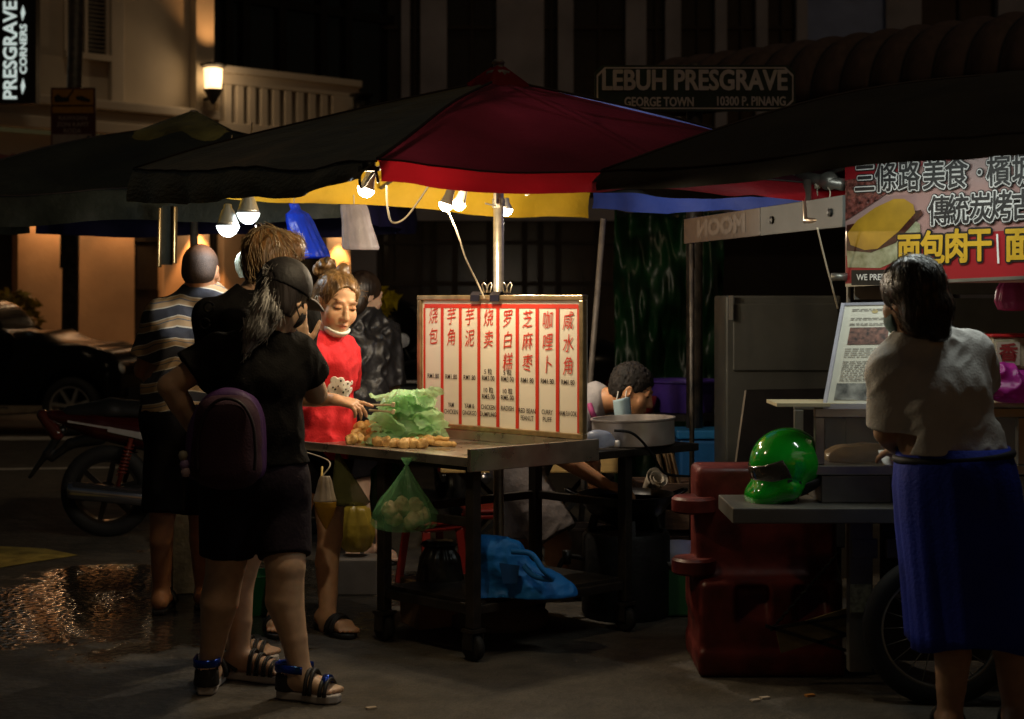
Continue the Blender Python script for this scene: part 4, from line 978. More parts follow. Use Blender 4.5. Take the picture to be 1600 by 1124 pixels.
for px, py, lab in ((580,1108,'small white paper scrap on the road near the right blue sandal'),(1265,1088,'tiny orange leaf scrap on the road below the barrier'),(1195,1092,'pale scrap of paper on the road in front of the red barrier'),(1180,1096,'little bottle cap glinting in front of the red barrier')):
    Y = HC*FPX/(py-YH); c = G(px, Y); mb = MB(); mb.box(c+V((0,0,.004)), (.035,.018,.006), .4); tag(mb.obj('litter_scrap', mat('scrap_'+lab.split()[1], (.5,.4,.3) if 'orange' not in lab else (.5,.2,.04), .6)), lab, 'litter')
# ================================================================= the banner stall on the right
CAMP = V((0,0,HC))
def hit(px, py, o, n):
    d = P(px, py, 1)-CAMP; n = V(n); return CAMP+d*((V(o)-CAMP).dot(n)/d.dot(n))
M_SS = mat('stall_steel', (.30,.29,.26), .38, metal=.8, var=.2, vscale=6, rvar=.1, bump=.05)
M_SSD = mat('stall_steel_dull', (.16,.15,.13), .5, metal=.6, var=.3, vscale=5)
YS = 5.42
x0 = P(1145,0,YS).x; x1 = 2.9
stall = thing('bread_stall', 'steel counter stall with a glass case behind the woman in the blue apron', 'food stall', V(((x0+x1)/2, 5.75, 0)))
mb = MB(); mb.box(((x0+x1)/2, YS+.19, .66), (x1-x0, .38, .055)); mb.obj('counter', mat('counter_dull', (.12,.115,.10), .5, metal=.5, var=.2, vscale=6), stall, bevel=.004)
mb = MB()
for px in (1345, 1380): pass
mb.box((P(1345,0,5.5).x, 5.52, .36), (.085,.05,.54)); mb.obj('post', M_SSD, stall, bevel=.004)
mb = MB(); mb.box((2.8, 5.52, .36), (.085,.05,.54)); mb.obj('post', M_SSD, stall, bevel=.004)
mb = MB(); mb.box((P(1365,0,5.5).x+.75, 5.56, .37), (1.42,.03,.5)); pn = mb.obj('side_panel', mat('stall_black', (.012,.012,.012), .5, var=.3), stall)
mb = MB(); yy = 5.543
put_text(mb, '0', .085, (P(1418,0,yy).x, yy, P(0,902,yy).z), (1,0,0), (0,0,1), offset=.003); put_text(mb, '40C', .085, (P(1408,0,yy).x, yy, P(0,922,yy).z), (1,0,0), (0,0,1), offset=.003); put_text(mb, '1', .09, (P(1424,0,yy).x, yy, P(0,946,yy).z), (1,0,0), (0,0,1), offset=.003)
mb.obj('lettering', mat('stencil_grey', (.22,.21,.18), .7), pn)
for px in (1350, 1405):
    mb = MB(); p = P(px, 857, 5.5); mb.box((p.x, 5.50, p.z), (.095,.02,.07)); mb.obj('panel_plate', M_SSD, stall, bevel=.004)
mb = MB(); mb.box((P(1345,935,5.49).x, 5.490, P(0,935,5.49).z), (.075,.004,.10)); mb.obj('sticker', mat('faded_sticker', (.20,.19,.12), .7, var=.5, vscale=60), stall)
# glass case on the counter
Yc = 5.56; xc0, xc1 = P(1272,0,Yc).x, 2.85; zb, zt = .79, 1.035
mb = MB()
for z in (zb+.018, zt-.02): mb.box(((xc0+xc1)/2, Yc, z), (xc1-xc0, .03, .034)); mb.box(((xc0+xc1)/2, Yc+.4, z), (xc1-xc0, .03, .034))
for x in (xc0+.018, xc0+.75, xc1-.02):
    mb.box((x, Yc, (zb+zt)/2), (.034, .032, zt-zb-.076)); mb.box((x, Yc+.4, (zb+zt)/2), (.034, .032, zt-zb-.076))
case = mb.obj('display_case', M_SS, stall, bevel=.003)
mb = MB(); mb.box(((xc0+xc1)/2, Yc+.004, (zb+zt)/2), (xc1-xc0-.08, .005, zt-zb-.07)); mb.obj('glass', mat('case_glass', (.9,.95,.92), .02, transp=.88, var=.02), case)
mb = MB(); mb.box(((xc0+xc1)/2, Yc+.2, zb+.02), (xc1-xc0-.1, .34, .012)); mb.obj('case_floor', M_SS, case)
mb = MB(); mb.box(((xc0+xc1)/2+.01, Yc+.2, .738), (xc1-xc0-.03, .42, .098)); dr = mb.obj('drawer_box', M_SSD, stall, bevel=.003)
mb = MB(); mb.box((P(1392,0,Yc).x, Yc-.014, .738), (.006,.008,.096)); mb.obj('drawer_gap', M_RUBBER, dr)
mb = MB(); xl = P(1213,0,5.5).x; mb.box(((xl+xc1)/2, 5.60, 1.047), (xc1-xl, .22, .012)); mb.obj('top_board', mat('pale_board', (.50,.44,.28), .5, var=.15, vscale=4, stretch=(1,8,1)), stall)
s = SDF((xc0+.05, Yc+.04, zb), (xc0+.7, Yc+.36, zb+.2), .008)
for k in range(5): s.ell((xc0+.16+.1*k, Yc+.2, zb+.05+.012*(k%2)), (.075,.08,.035), k=.02)
s.noise(lambda p: ridge(p, 20, 2, .02)); tag(s.obj('bread_pack', plastic('bread_wrap', (.30,.20,.09), .1, .15)), 'glossy wrapped bread heap inside the glass case', 'bread')
mb = MB()
c = V((P(1468,0,5.4).x, 5.40, .262)); mb.lathe([(.205,-.018),(.235,-.024),(.26,-.016),(.268,0),(.26,.016),(.235,.024),(.205,.018),(.205,-.018)], c, 48, R=axis_R((0.12,1,0))); whl = mb.obj('wheel', M_RUBBER, stall, True)
mb = MB(); Rw = axis_R((.12,1,0)); mb.lathe([(.195,-.016),(.206,-.016),(.206,.016),(.195,.016),(.195,-.016)], c, 48, R=Rw); mb.lathe([(.03,-.03),(.03,.03)], c, 16, R=Rw)
for k in range(20): a = k*math.pi/10; mb.tube([c+Rw@V((.03*math.cos(a+.3),.03*math.sin(a+.3),.02*(-1)**k)), c+Rw@V((.197*math.cos(a),.197*math.sin(a),0))], .0018, 5)
mb.obj('rim', M_SS, whl, True)
c2 = V((2.6,5.42,.262)); mb = MB(); mb.lathe([(.205,-.018),(.235,-.024),(.26,-.016),(.262,0),(.26,.016),(.235,.024),(.205,.018),(.205,-.018)], c2, 32, R=Rw); mb.obj('wheel', M_RUBBER, stall, True)
# banner poles, tubes and banner
bo = P(1320,258,5.9); bx_ = P(1690,258,5.9); 
TR = P(1690, 470-212*5.9/5.27, 5.27); bdir = (TR-bo); bdir.z = 0; bL = bdir.length; bdir.normalize(); bnn = V((bdir.y, -bdir.x, 0))
zt_, zb_ = bo.z+.035, P(1320,444,5.9).z
ban = thing('stall_banner', 'red and white banner of large outlined Chinese lettering with a bread picture', 'banner', V((bo.x+.4, bo.y-.2, zb_)))
mb = MB(); m_ = bo+bdir*(bL/2); mb.box((m_.x, m_.y, (zt_+zb_)/2)-bnn*.012 if False else V((m_.x, m_.y, (zt_+zb_)/2))-bnn*.012, (bL,.016,zt_-zb_), math.atan2(bdir.y,bdir.x))
def banner_mat():
    m = mat('banner_print', (.46,.33,.31), .35, var=.15, vscale=1.6, coat=.3, col2=(.36,.14,.12)); return m
mb.obj('cloth', banner_mat(), ban)
def bpoly(mb, pts, d): mb.add([hit(x, y, bo, bnn)+bnn*d for x, y in pts], [tuple(range(len(pts)))])
M_BRED = mat('banner_red', (.30,.008,.014), .4, var=.15, vscale=3, coat=.3)
mb = MB(); bpoly(mb, [(1320.5,264),(1690,236),(1690,212),(1320.5,248)][::-1] and [(1320.5,284),(1400,276),(1450,255),(1690,232),(1690,215),(1320.5,247)], .001); bpoly(mb, [(1322,443.5),(1690,428),(1690,352),(1440,370),(1322,400)], .001); mb.obj('red_field', M_BRED, ban)
rn = random.Random(4)
def wob(cx, cy, rx, ry, n=26, j=.12, rot=0): return [(cx+(rx*math.cos(a)*math.cos(rot)-ry*math.sin(a)*math.sin(rot))*(1+rn.uniform(-j,j)), cy+(rx*math.cos(a)*math.sin(rot)+ry*math.sin(a)*math.cos(rot))*(1+rn.uniform(-j,j))) for a in [-2*math.pi*k/n for k in range(n)]]
mb = MB(); bpoly(mb, [(1321,282),(1321,345),(1345,330),(1375,310),(1394,296),(1390,286),(1365,283),(1340,279)][::1], .002); mb.obj('meat_picture', mat('meat_print', (.06,.012,.010), .35, var=.8, vscale=60, col2=(.30,.09,.07), bump=.5, bscale=70), ban)
mb = MB(); bpoly(mb, [(1323,380),(1325,418),(1376,419),(1440,390),(1438,350),(1420,340),(1380,370)], .003); mb.obj('lettuce_picture', mat('lettuce_print', (.30,.32,.15), .4, var=.4, vscale=30, col2=(.46,.46,.32)), ban)
mb = MB(); bpoly(mb, [(1324,352),(1324,392),(1362,395),(1400,380),(1443,334),(1440,328)], .004); mb.obj('filling_picture', mat('filling_print', (.05,.012,.006), .4, var=.6, vscale=50), ban)
mb = MB(); bpoly(mb, [(1325,365),(1330,383),(1352,391),(1372,389),(1405,362),(1431,333),(1428,320),(1414,311),(1398,311),(1368,325),(1340,345)], .005); mb.obj('bread_picture', mat('bread_print', (.42,.24,.02), .4, var=.2, vscale=12), ban)
ezv = V((0,0,1))
def bline(chars, pxs, py0, py1, size, layers, sx=.76):
    for (m, off, lift) in layers:
        for ch, px in zip(chars, pxs):
            t = (px-pxs[0])/max(1, pxs[-1]-pxs[0]); o = hit(px, py0+(py1-py0)*t, bo, bnn)
            (put_outlined(LM.setdefault(m.name, (m, MB()))[1], ch, size, o, bdir, ezv, off, lift, sx) if off else put_text(LM.setdefault(m.name, (m, MB()))[1], ch, size, o, bdir, ezv, lift=lift, sx=sx))
LM = {}
M_OUT = mat('outline_black', (.008,.006,.006), .5); M_WHO = mat('outline_white', (.75,.74,.72), .4); M_INN = mat('inner_black', (.02,.018,.018), .5); M_YL = mat('letters_yellow', (.60,.36,.02), .4)
LW = [(M_OUT, .0100, .005), (M_WHO, .0058, .0078), (M_INN, .0016, .0105)]
bline('三條路美食·檳城', [1353,1386,1422,1461,1496,1532,1562,1602], 282, 268, .122, LW)
bline('傳統炭烤古法', [1469,1499,1534,1566,1600,1636], 333, 321, .116, LW)
LY = [(M_OUT, .0110, .005), (M_YL, .0038, .0085)]
bline('面包肉干', [1422,1459,1496,1532], 394, 386, .128, LY); bline('面包', [1592,1640], 386, 384, .128, LY)
for nm, (m, b_) in LM.items(): b_.obj('lettering', m, ban)
mb = MB(); bpoly(mb, [(1558,366),(1561,366),(1563,412),(1560,412)][::-1], .008); mb.obj('divider_line', M_WHO, ban)
mb = MB(); q0, q1 = hit(1322,446,bo,bnn), hit(1690,430,bo,bnn); mb.beam(q0, q1, .012); mb.obj('bottom_rod', M_SS, ban)
# LED tube lamps under the black canopy, lighting the banner
for k, (f, lab) in enumerate(((.30, 'slim white tube lamp tucked above the left half of the banner'), (.80, 'slim white tube lamp tucked above the right half of the banner'))):
    c = bo+bdir*(bL*f)+bnn*.42; c.z = zt_+.04; t = thing('tube_lamp', lab, 'lamp', c, 'tube lamps over the banner')
    mb = MB(); mb.tube([c-bdir*.24, c+bdir*.24], .013, 10); mb.obj('tube', mat('tube_glow', (.9,.9,.9), .4, emit=(.93,1,.95), estr=6), t, True)
    mb = MB(); mb.beam(c-bdir*.26+V((0,0,.02)), c+bdir*.26+V((0,0,.02)), .03, .015); mb.obj('lamp_housing', M_SS, t)
    l = bpy.data.lights.new('lamp_light', 'AREA'); l.shape = 'RECTANGLE'; l.size = .46; l.size_y = .03; l.energy = 2.7; l.color = (.92,1,.93)
    o = bpy.data.objects.new('lamp_light', l); COL.objects.link(o); o.location = c-V((0,0,.03)); o.rotation_euler = (0,0,math.atan2(bdir.y,bdir.x)); 
t = thing('banner_frame', 'thin steel upright and clamped tubes holding the banner under the black canopy', 'frame', P(1322,640,5.92)*V((1,1,0)))
mb = MB(); mb.tube([P(1325,632,5.93), P(1327,250,5.93)], .008, 10); mb.obj('upright', M_SS, t, True)
mb = MB(); mb.tube([P(1190,270,6.3), P(1246,276,6.1)], [.030,.026], 14); mb.tube([P(1244,275,6.1), P(1318,289,5.9)], .024, 14); mb.lathe([(.034,-.02),(.034,.02)], P(1247,277,6.09), 14, R=axis_R((-.45,-1,-.1))); mb.lathe([(.036,-.02),(.036,.02)], P(1296,283,5.95), 14, R=axis_R((-.45,-1,-.1))); mb.obj('tube_arm', M_SS, t, True)
mb = MB(); mb.tube([P(1261,282,6.0), P(1261,345,5.97), P(1288,344,5.85)], .017, 12); mb.tube([P(1254,285,6.02), P(1258,344,6.0)], .006, 8); mb.obj('hook_tube', mat('copper_tint_steel', (.42,.34,.28), .3, metal=.8), t, True)
mb = MB(); mb.tube([P(1277,288,6.0), P(1277,312,6.0)], .003, 6); mb.tube(curve_pts([P(1292,292,5.95), P(1297,300,5.9), P(1296,310,5.9)]), .003, 6); mb.lathe([(.012,-.012),(.012,.012)], P(1277,290,6), 10); mb.obj('wire_tie', M_CORD, t, True)
mb = MB(); mb.lathe([(.016,-.03),(.016,.03)], P(1311,433,5.9), 14, R=axis_R((1,-.1,0))); mb.obj('end_knob', M_SS, t, True)
a, c = P(1071,362,7.35), P(1319,330,5.65); d = (c-a); m1 = a+d*.545
t = thing('sign_bar', 'long slanting bar, steel at one end and faded mirrored lettering at the other', 'sign', V((a.x, a.y, a.z-.06)))
mb = MB(); mb.beam(m1, c, .012, .118); mb.obj('steel_plate', mat('bar_steel', (.050,.050,.046), .6, metal=.3, var=.2, vscale=6), t, bevel=.002)
mb = MB(); mb.beam(a, m1-d*.001, .016, .118); ac = mb.obj('acrylic_plate', mat('brown_acrylic', (.040,.027,.021), .4, var=.15), t, bevel=.002)
mb = MB(); d_ = d.normalized(); nn = V((d_.y,-d_.x,0)).normalized(); vs, f_ = text_geo('MOON', .10, offset=.006); o_ = a+d*.28
mb.add([o_-d_*p.x*1.9+V((0,0,p.y))+nn*.0095 for p in vs], [tuple(reversed(f)) for f in f_]); mb.obj('lettering', mat('ghost_letters', (.060,.043,.033), .5), ac)
mb = MB(); n2 = nn
for f in (.62, .94): mb.lathe([(.016,0),(.016,.008),(.006,.012)], a+d*f+nn*.006, 12, R=axis_R(nn))
mb.obj('screw', M_BLACKM, t)
mb = MB(); mb.tube([P(1081,380,7.3), P(1082,420,7.3)], .012, 8); mb.tube([P(1081,380,7.3)*V((1,1,0)), P(1081,380,7.3)], .012, 8); mb.obj('post', M_POST, t, True)
# leaning poster
pBL, pTL = P(1291,635,5.52), P(1320,477,5.68); pBR = P(1462,635,5.40); pu = pBR-pBL; pv = pTL-pBL; pn_ = pu.cross(pv).normalized()
def pp(u, v, d=0): return pBL+pu*u+pv*v+pn_*d
t = thing('menu_poster', 'white food poster in a clear acrylic stand leaning on the glass case', 'poster', pp(.5,0))
mb = MB(); mb.prism([(0,0),(1,0),(1,1),(0,1)], pBL-pn_*.004, pu, pv, .003); mb.obj('paper', mat('poster_paper', (.62,.60,.50), .5, var=.05), t)
mb = MB(); mb.beam(pp(-.012,-.01), pp(-.012,1.01), .012, .02); mb.beam(pp(0,1.01), pp(1,1.01), .012, .01); mb.beam(pp(-.02,-.01,.01), pp(1,-.01,.01), .03, .018); mb.obj('acrylic_edge', mat('acrylic', (.55,.56,.66), .15, var=.1, transp=.2), t)
def pq(mb, u0, v0, u1, v1, d=.001): mb.quad(pp(u0,v0,d), pp(u1,v0,d), pp(u1,v1,d), pp(u0,v1,d))
mb = MB(); pq(mb, .09, .60, .46, .77); mb.obj('meat_picture', mat('poster_meat', (.07,.025,.015), .5, var=.7, vscale=60, col2=(.28,.12,.08)), t)
mb = MB(); pq(mb, .06, .06, .62, .22); mb.obj('street_picture', mat('poster_street', (.04,.05,.05), .5, var=.8, vscale=18, col2=(.42,.42,.38)), t)
def pell(mb, u, v, ru, rv, d, n=22, a0=0, a1=2*math.pi): mb.add([pp(u+ru*math.cos(a0+(a1-a0)*k/n), v+rv*math.sin(a0+(a1-a0)*k/n), d) for k in range(n)], [tuple(range(n))])
mb = MB(); pell(mb, .68, .40, .26, .14, .001); mb.obj('plate_picture', mat('poster_green', (.26,.26,.14), .5, var=.5, vscale=30), t)
mb = MB(); pell(mb, .68, .42, .2, .045, .003); mb.obj('filling_picture', mat('poster_fill', (.10,.05,.03), .5, var=.5, vscale=40), t)
mb = MB(); pell(mb, .68, .45, .22, .06, .002, 14, 0, math.pi); pell(mb, .3, .93, .03, .02, .001); mb.obj('bun_picture', mat('poster_bun', (.42,.32,.12), .5), t)
mb = MB(); pell(mb, .72, .82, .13, .07, .001); pq(mb, .8, .52, .9, .58); mb.obj('red_picture', mat('poster_red', (.40,.02,.015), .5), t)
mb = MB(); r2 = random.Random(2)
for v in [.95,.935,.86,.845,.805,.79]+[.555-.02*k for k in range(5)]+[.43-.018*k for k in range(5)]+[.34,.32,.30,.282,.262,.245]:
    u = .08
    while u < .44: L_2 = r2.uniform(.02,.07); pq(mb, u, v, min(u+L_2,.46), v+.007, .001); u += L_2+.012
for v in (.73,.71,.685,.665):
    u = .55
    while u < .9: L_2 = r2.uniform(.02,.08); pq(mb, u, v, u+L_2, v+.007, .001); u += L_2+.012
put_text(mb, '噴香', .05, pp(.60,.575), pu, pv, lift=.003, offset=.002)
mb.obj('small_print', mat('poster_ink', (.33,.31,.27), .6), t)
t = thing('notice_sign', 'small black notice plate reading WE PREFER under the banner corner', 'sign', P(1355,446,5.78))
a, c = P(1331,446,5.78), P(1420,421,5.62); mb = MB(); dd = V((c.x-a.x, c.y-a.y, 0)); mb.beam(V((a.x,a.y,(a.z+c.z)/2)), V((c.x,c.y,(a.z+c.z)/2)), .008, c.z-a.z); mb.obj('plate', M_BLACKM, t)
mb = MB(); put_text(mb, 'WE PREFER', .032, V((a.x,a.y,(a.z+c.z)/2))+dd*.40+V((0,-.007,0)), dd, ezv, lift=.003, offset=.0004, width=.150); mb.obj('lettering', mat('letters_white', (.7,.7,.68), .5), t)
mb = MB(); mb.box((P(1400,0,5.9).x, 5.9, P(0,458,5.9).z), (.32,.01,.05)); tag(mb.obj('grey_slat', M_SSD), 'dull grey slat below the black notice plate', 'slat')
# stall back, boxes and bags at the right edge
t = thing('stall_backboard', 'dull grey slatted backboard behind the woman at the right stall', 'panel', (P(1560,0,6.3).x, 6.3, .66))
mb = MB(); xa, xb = P(1440,0,6.3).x, P(1800,0,6.3).x
for k in range(4): z = 1.52-.165*k; mb.box(((xa+xb)/2, 6.3+.02*(k%2), z), (xb-xa, .02, .15))
mb.obj('slat', mat('backboard_grey', (.10,.105,.10), .6, var=.3, vscale=4), t, bevel=.006)
mb = MB(); mb.box((xa+.03, 6.33, 1.0), (.05,.03,.78)); mb.obj('post', M_SSD, t)
def box_lid(px0, px1, py0, py1, Y, label, body, lid, nm='food_container', lt=None):
    a, c = P(px0,py1,Y), P(px1,py0,Y); t = thing(nm, label, 'container', V(((a.x+c.x)/2, Y, a.z)))
    h = c.z-a.z; mb = MB(); mb.box(((a.x+c.x)/2, Y+.08, a.z+h*.46), (c.x-a.x, .16, h*.9)); b = mb.obj('tub', body, t, bevel=.012)
    mb = MB(); mb.box(((a.x+c.x)/2, Y+.08, a.z+h*.95), (c.x-a.x+.012, .172, h*.09)); mb.obj('lid', lid, t, bevel=.004)
    if lt:
        mb = MB(); mb.box((a.x+(c.x-a.x)*.22, Y-.003, a.z+h*.45), (.085,.004,.085)); lb = mb.obj('label', mat('label_cream', (.45,.36,.28), .6), t)
        mb = MB(); put_text(mb, lt, .07, (a.x+(c.x-a.x)*.22, Y-.005, a.z+h*.45), (1,0,0), ezv, lift=.002, offset=.002); mb.obj('lettering', mat('label_red', (.25,.02,.02), .6), lb)
mcl = mat('tub_clear', (.42,.36,.24), .25, var=.5, vscale=16, transp=.12); mrl = mat('lid_red', (.45,.02,.02), .3)
box_lid(1551,1660,522,578,5.62, 'clear tub of pork floss with a red lid and cream label at the right edge', mcl, mrl, lt='香')
box_lid(1556,1660,580,601,5.60, 'flat dark red box under the clear tub at the right edge', mat('box_red', (.12,.01,.012), .4), mat('box_red2', (.16,.012,.014), .4))
c = P(1590,636,5.5); s = SDF(c+V((-.13,-.1,-.02)), c+V((.2,.1,.2)), .006); c.z = 1.056
s.ell(c+V((.02,0,.05)), (.13,.07,.055)); s.ell(c+V((-.05,0,.09)), (.05,.05,.05), k=.03); s.noise(lambda p: ridge(p, 22, 7, .03)); s.cut((0,0,1.056), (0,0,-1))
tag(s.obj('plastic_bag', plastic('magenta_bag', (.42,.03,.28), .1, .3)), 'crumpled magenta plastic bag on the counter at the right edge', 'plastic bag')
c = P(1300,700,5.62); s = None
hang_bag('plastic_bag', 'pink plastic bag hanging under the banner at the right edge', 'plastic bag', P(1582,437,5.62), [(0,.03),(.03,.05),(.08,.06),(.11,.05),(.115,.03)], plastic('pink_bag', (.50,.08,.22), .1), .25, 9, 61, .6)
hang_bag('bread_bag', 'yellowish wrapped loaf hanging beside the pink bag', 'bread', P(1612,430,5.66), [(0,.02),(.03,.06),(.08,.07),(.1,.03)], plastic('loaf_bag', (.40,.25,.05), .1), .1, 7, 63, .6)

# ---------------------------------------------------------------- red water barrier and the helmet
def barrier():
    Yb_ = 5.95; m = mat('barrier_red', (.085,.007,.004), .5, var=.55, vscale=9, bump=.15, bscale=50, rvar=.15, col2=(.15,.016,.010))
    xl, xr = P(1086,0,Yb_).x, P(1305,0,Yb_).x; t = thing('road_barrier', 'red plastic water filled barrier with connector lugs beside the banner stall', 'barrier', V(((xl+xr)/2, Yb_, 0)))
    s = SDF((xl-.1,Yb_-.28,0), (xr+.1,Yb_+.34,.82), .007)
    w = xr-xl; xm = (xl+xr)/2
    R6 = lambda a: Matrix.Rotation(a, 3, 'X')
    s.box((xm, Yb_+.06, .50), (w, .22, .56), rnd=.025); s.box((xm, Yb_+.06, .19), (w, .44, .34), rnd=.03, k=.08); s.box((xm, Yb_+.06, .05), (w+.01, .46, .10), rnd=.02, k=.02)
    s.box((xl+.62, Yb_+.06, .80), (.8, .3, .10), rnd=.02, op='sub', k=.01) if False else None
    for k in range(3):
        x = xl+.20+.22*k; s.box((x, Yb_-.19, .27), (.13,.12,.17), R=Matrix.Rotation(-.45,3,'X'), rnd=.02, op='sub', k=.01)
    for x in (xl-.005,):
        pass
    s.obj('barrier_body', m, t)
    mb = MB(); mb.lathe([(.0,.698-.01),(.028,.698-.01),(.028,.70),(0,.70)], V((xl-.015,Yb_-.02,0)), 18); 
    for z in (.605,.37): 
        mb = MB(); mb.lathe([(0,0),(.078,0),(.086,.008),(.086,.052),(.076,.062),(0,.060)], V((xl-.008,Yb_-.03,z)), 32); mb.obj('connector_lug', m, t, True, auto=.7)
barrier()
mb = MB(); pts = [P(1312,862,5.72)+(P(1207,982,5.72)-P(1312,862,5.72))*(k/14) for k in range(15)]
mb = MB()
for i in range(24):
    p = pts[0].lerp(pts[-1], i/23); q = pts[0].lerp(pts[-1], (i+.75)/23); mb.tube([p+V((.004*(-1)**i,0,0)), q-V((.004*(-1)**i,0,0))], .006, 6)
tag(mb.obj('chain', M_BLACKM), 'dark chain slanting down from the stall over the red barrier', 'chain')
t = thing('wooden_rack', 'low folding rack of crossed yellowish slats hanging by the barrier', 'rack', P(1260,1015,5.7))
M_SL = mat('slat_yellow', (.16,.12,.045), .7, var=.3)
q = lambda x, y: P(x, y, 5.66); 
mb = MB(); mb.prism([(0,0),(1,0),(1,1),(0,1)], q(1212,985), q(1325,950)-q(1212,985), q(1325,1012)-q(1325,950) if False else V((.02,.0,-.085)), .008); mb.obj('board', M_SL, t)
mb = MB(); mb.beam(q(1196,978), q(1328,1018), .012, .012); mb.beam(q(1207,982), q(1325,962), .012, .012); mb.beam(q(1262,972), q(1325,992), .012, .012); mb.beam(q(1278,1004), q(1328,990), .012, .012); mb.obj('rod', M_BLACKM, t)
def helmet():
    c = P(1226,737,5.62); c.z = .688+.128; f = V((-.95,-.26,-.26)).normalized(); R = frame(f)
    t = thing('helmet', 'glossy green motorcycle helmet with dark visor resting on the counter edge', 'helmet', V((c.x, c.y, .688)))
    W = lambda x, y, z: c+R@V((x, y, z))
    m = mat('helmet_green', (.006,.28,.014), .12, coat=.8, var=.05)
    s = SDF(c-V((.17,.17,.15)), c+V((.17,.17,.15)), .0035)
    s.ell(W(0,-.01,.01), (.122,.138,.126), R=R); s.cone(W(-.082,.04,-.075), W(-.03,.118,-.082), .036, .036, .05); s.cone(W(.082,.04,-.075), W(.03,.118,-.082), .036, .036, .05); s.cone(W(-.03,.118,-.082), W(.03,.118,-.082), .036, .036, .05)
    s.cut(W(0,0,-.118), R@V((0,-.22,-1)))
    for sx in (-1,1): s.box(W(sx*.125,.03,-.035), (.02,.07,.022), R=R@Matrix.Rotation(.5,3,'X'), rnd=.008, op='sub', k=.006)
    s.ell(W(0,-.01,-.05), (.095,.105,.09), R=R, op='sub', k=.004)
    s.obj('shell', m, t)
    s = SDF(c-V((.18,.18,.15)), c+V((.18,.18,.15)), .0035); s.ell(W(0,-.008,.010), (.1255,.1415,.1285), R=R); s.box(W(0,.12,.002), (.30,.16,.098), R=R, rnd=.02, op='add') if False else None
    s.cut(W(0,.035,0), R@V((0,-1,.25))); s.cut(W(0,0,.055), R@V((0,.15,1))); s.cut(W(0,0,-.042), R@V((0,.12,-1))); s.ell(W(0,-.02,.004), (.112,.128,.114), R=R, op='sub')
    s.obj('visor', mat('visor_dark', (.03,.028,.022), .12, coat=1), t)
    s = SDF(c-V((.17,.17,.16)), c+V((.17,.17,.13)), .0045); s.ell(W(0,-.03,-.055), (.106,.11,.07), R=R); s.cut(W(0,0,-.118), R@V((0,-.3,-1))); s.cut(W(0,0,-.06), R@V((0,.0,1)))
    s.obj('lining', mat('lining_black', (.012,.011,.011), .8), t)
    mb = MB()
    for sx in (-1,1): mb.beam(W(sx*.060,-.0,-.10), W(sx*.05,.0,-.126), .004, .018)
    mb.obj('strap', M_BLACKM, t)
    mb = MB()
    for sx in (-1,1): mb.prism([(-.03,-.012),(.022,.008),(.02,.020),(-.026,.006)], W(sx*.114,.03,-.045), R@V((0,1,0)), R@V((0,0,1)), .004)
    mb.obj('vent', mat('vent_dark', (.01,.02,.01), .5), t)
helmet()
# backdrop items in the shade between the stalls
mb = MB(); a, c = P(1135,742,7.8), P(1316,462,7.8)
t = thing('metal_cabinet', 'tall grey metal sheet cabinet behind the leaning black board', 'cabinet', V(((a.x+c.x)/2, 8.0, 0)))
mb = MB(); mb.box(((a.x+c.x)/2, 8.05, (0+c.z)/2), (c.x-a.x, .45, c.z)); mb.obj('body', mat('cabinet_grey', (.060,.060,.052), .5, metal=.3, var=.25, vscale=4, bump=.1, bscale=10), t, bevel=.01)
mb = MB(); zz = P(0,586,7.8).z; mb.box(((a.x+c.x)/2+.01, 7.817, (zz+c.z)/2-.01), (c.x-a.x-.05, .012, c.z-zz-.06)); mb.obj('door', MATS['cabinet_grey'], t, bevel=.006)
mb = MB(); mb.beam(P(1142,500,7.79), P(1142,462,7.79), .02, .02); mb.obj('edge_trim', M_SS, t)
t = thing('black_board', 'large black board leaning in front of the grey metal cabinet', 'board', G(1230,6.9))
mb = MB(); o = P(1134,735,6.7); o.z = .35; e1 = P(1320,735,6.55)-P(1134,735,6.7); up = V((.06,.25,.66)); mb.prism([(0,0),(1,0),(1,1),(.14,1.0)], o, e1, up, .02); mb.obj('panel', mat('board_black', (.006,.005,.005), .9, var=.3, spec=.1), t)
mb = MB(); mb.beam(o, o+e1*.14+up, .018, .018); mb.obj('edge', mat('edge_brown', (.07,.05,.03), .5), t)
mb = MB(); mb.box(o+e1*.5+V((0,.15,-.175)), (.5,.25,.345)); mb.obj('support_box', M_BLACKM, t)
t = thing('work_table', 'dark table behind the bending cook carrying the purple basin', 'table', G(1060,9.1))
mb = MB(); a, c = P(930,0,8.9), P(1135,0,8.9); mb.box(((a.x+c.x)/2, 9.2, .74), (c.x-a.x, .6, .04)); mb.obj('table_top', M_DARKW, t)
for x in (a.x+.04, c.x-.04):
    for y in (8.95, 9.45): mb = MB(); mb.box((x, y, .36), (.04,.04,.72)); mb.obj('leg', M_DARKW, t)
c = P(1068,0,9.15)*V((1,1,0)); mb = MB(); mb.lathe([(0,.762),(.17,.762),(.215,.93),(.235,.94),(.235,.95),(.21,.945),(.16,.78),(0,.775)], c, 40); tag(mb.obj('basin', mat('basin_purple', (.07,.035,.26), .4), smooth=True, auto=.7), 'wide purple plastic basin on the dark table', 'basin')
c = P(1000,0,9.0)*V((1,1,0)); mb = MB(); mb.lathe([(0,.762),(.08,.762),(.10,.86),(.09,.86),(0,.78)], c, 24); tag(mb.obj('red_bowl', mat('bowl_red', (.22,.02,.015), .4), smooth=True), 'small red bowl beside the purple basin', 'bowl')
c = P(1124,0,9.1)*V((1,1,0)); mb = MB(); mb.lathe([(0,.762),(.03,.762),(.03,.90),(.012,.93),(.012,.96),(0,.96)], c, 16); tag(mb.obj('bottle', mat('bottle_pale', (.30,.42,.45), .2, transp=.2), smooth=True), 'pale plastic bottle standing right of the purple basin', 'bottle')
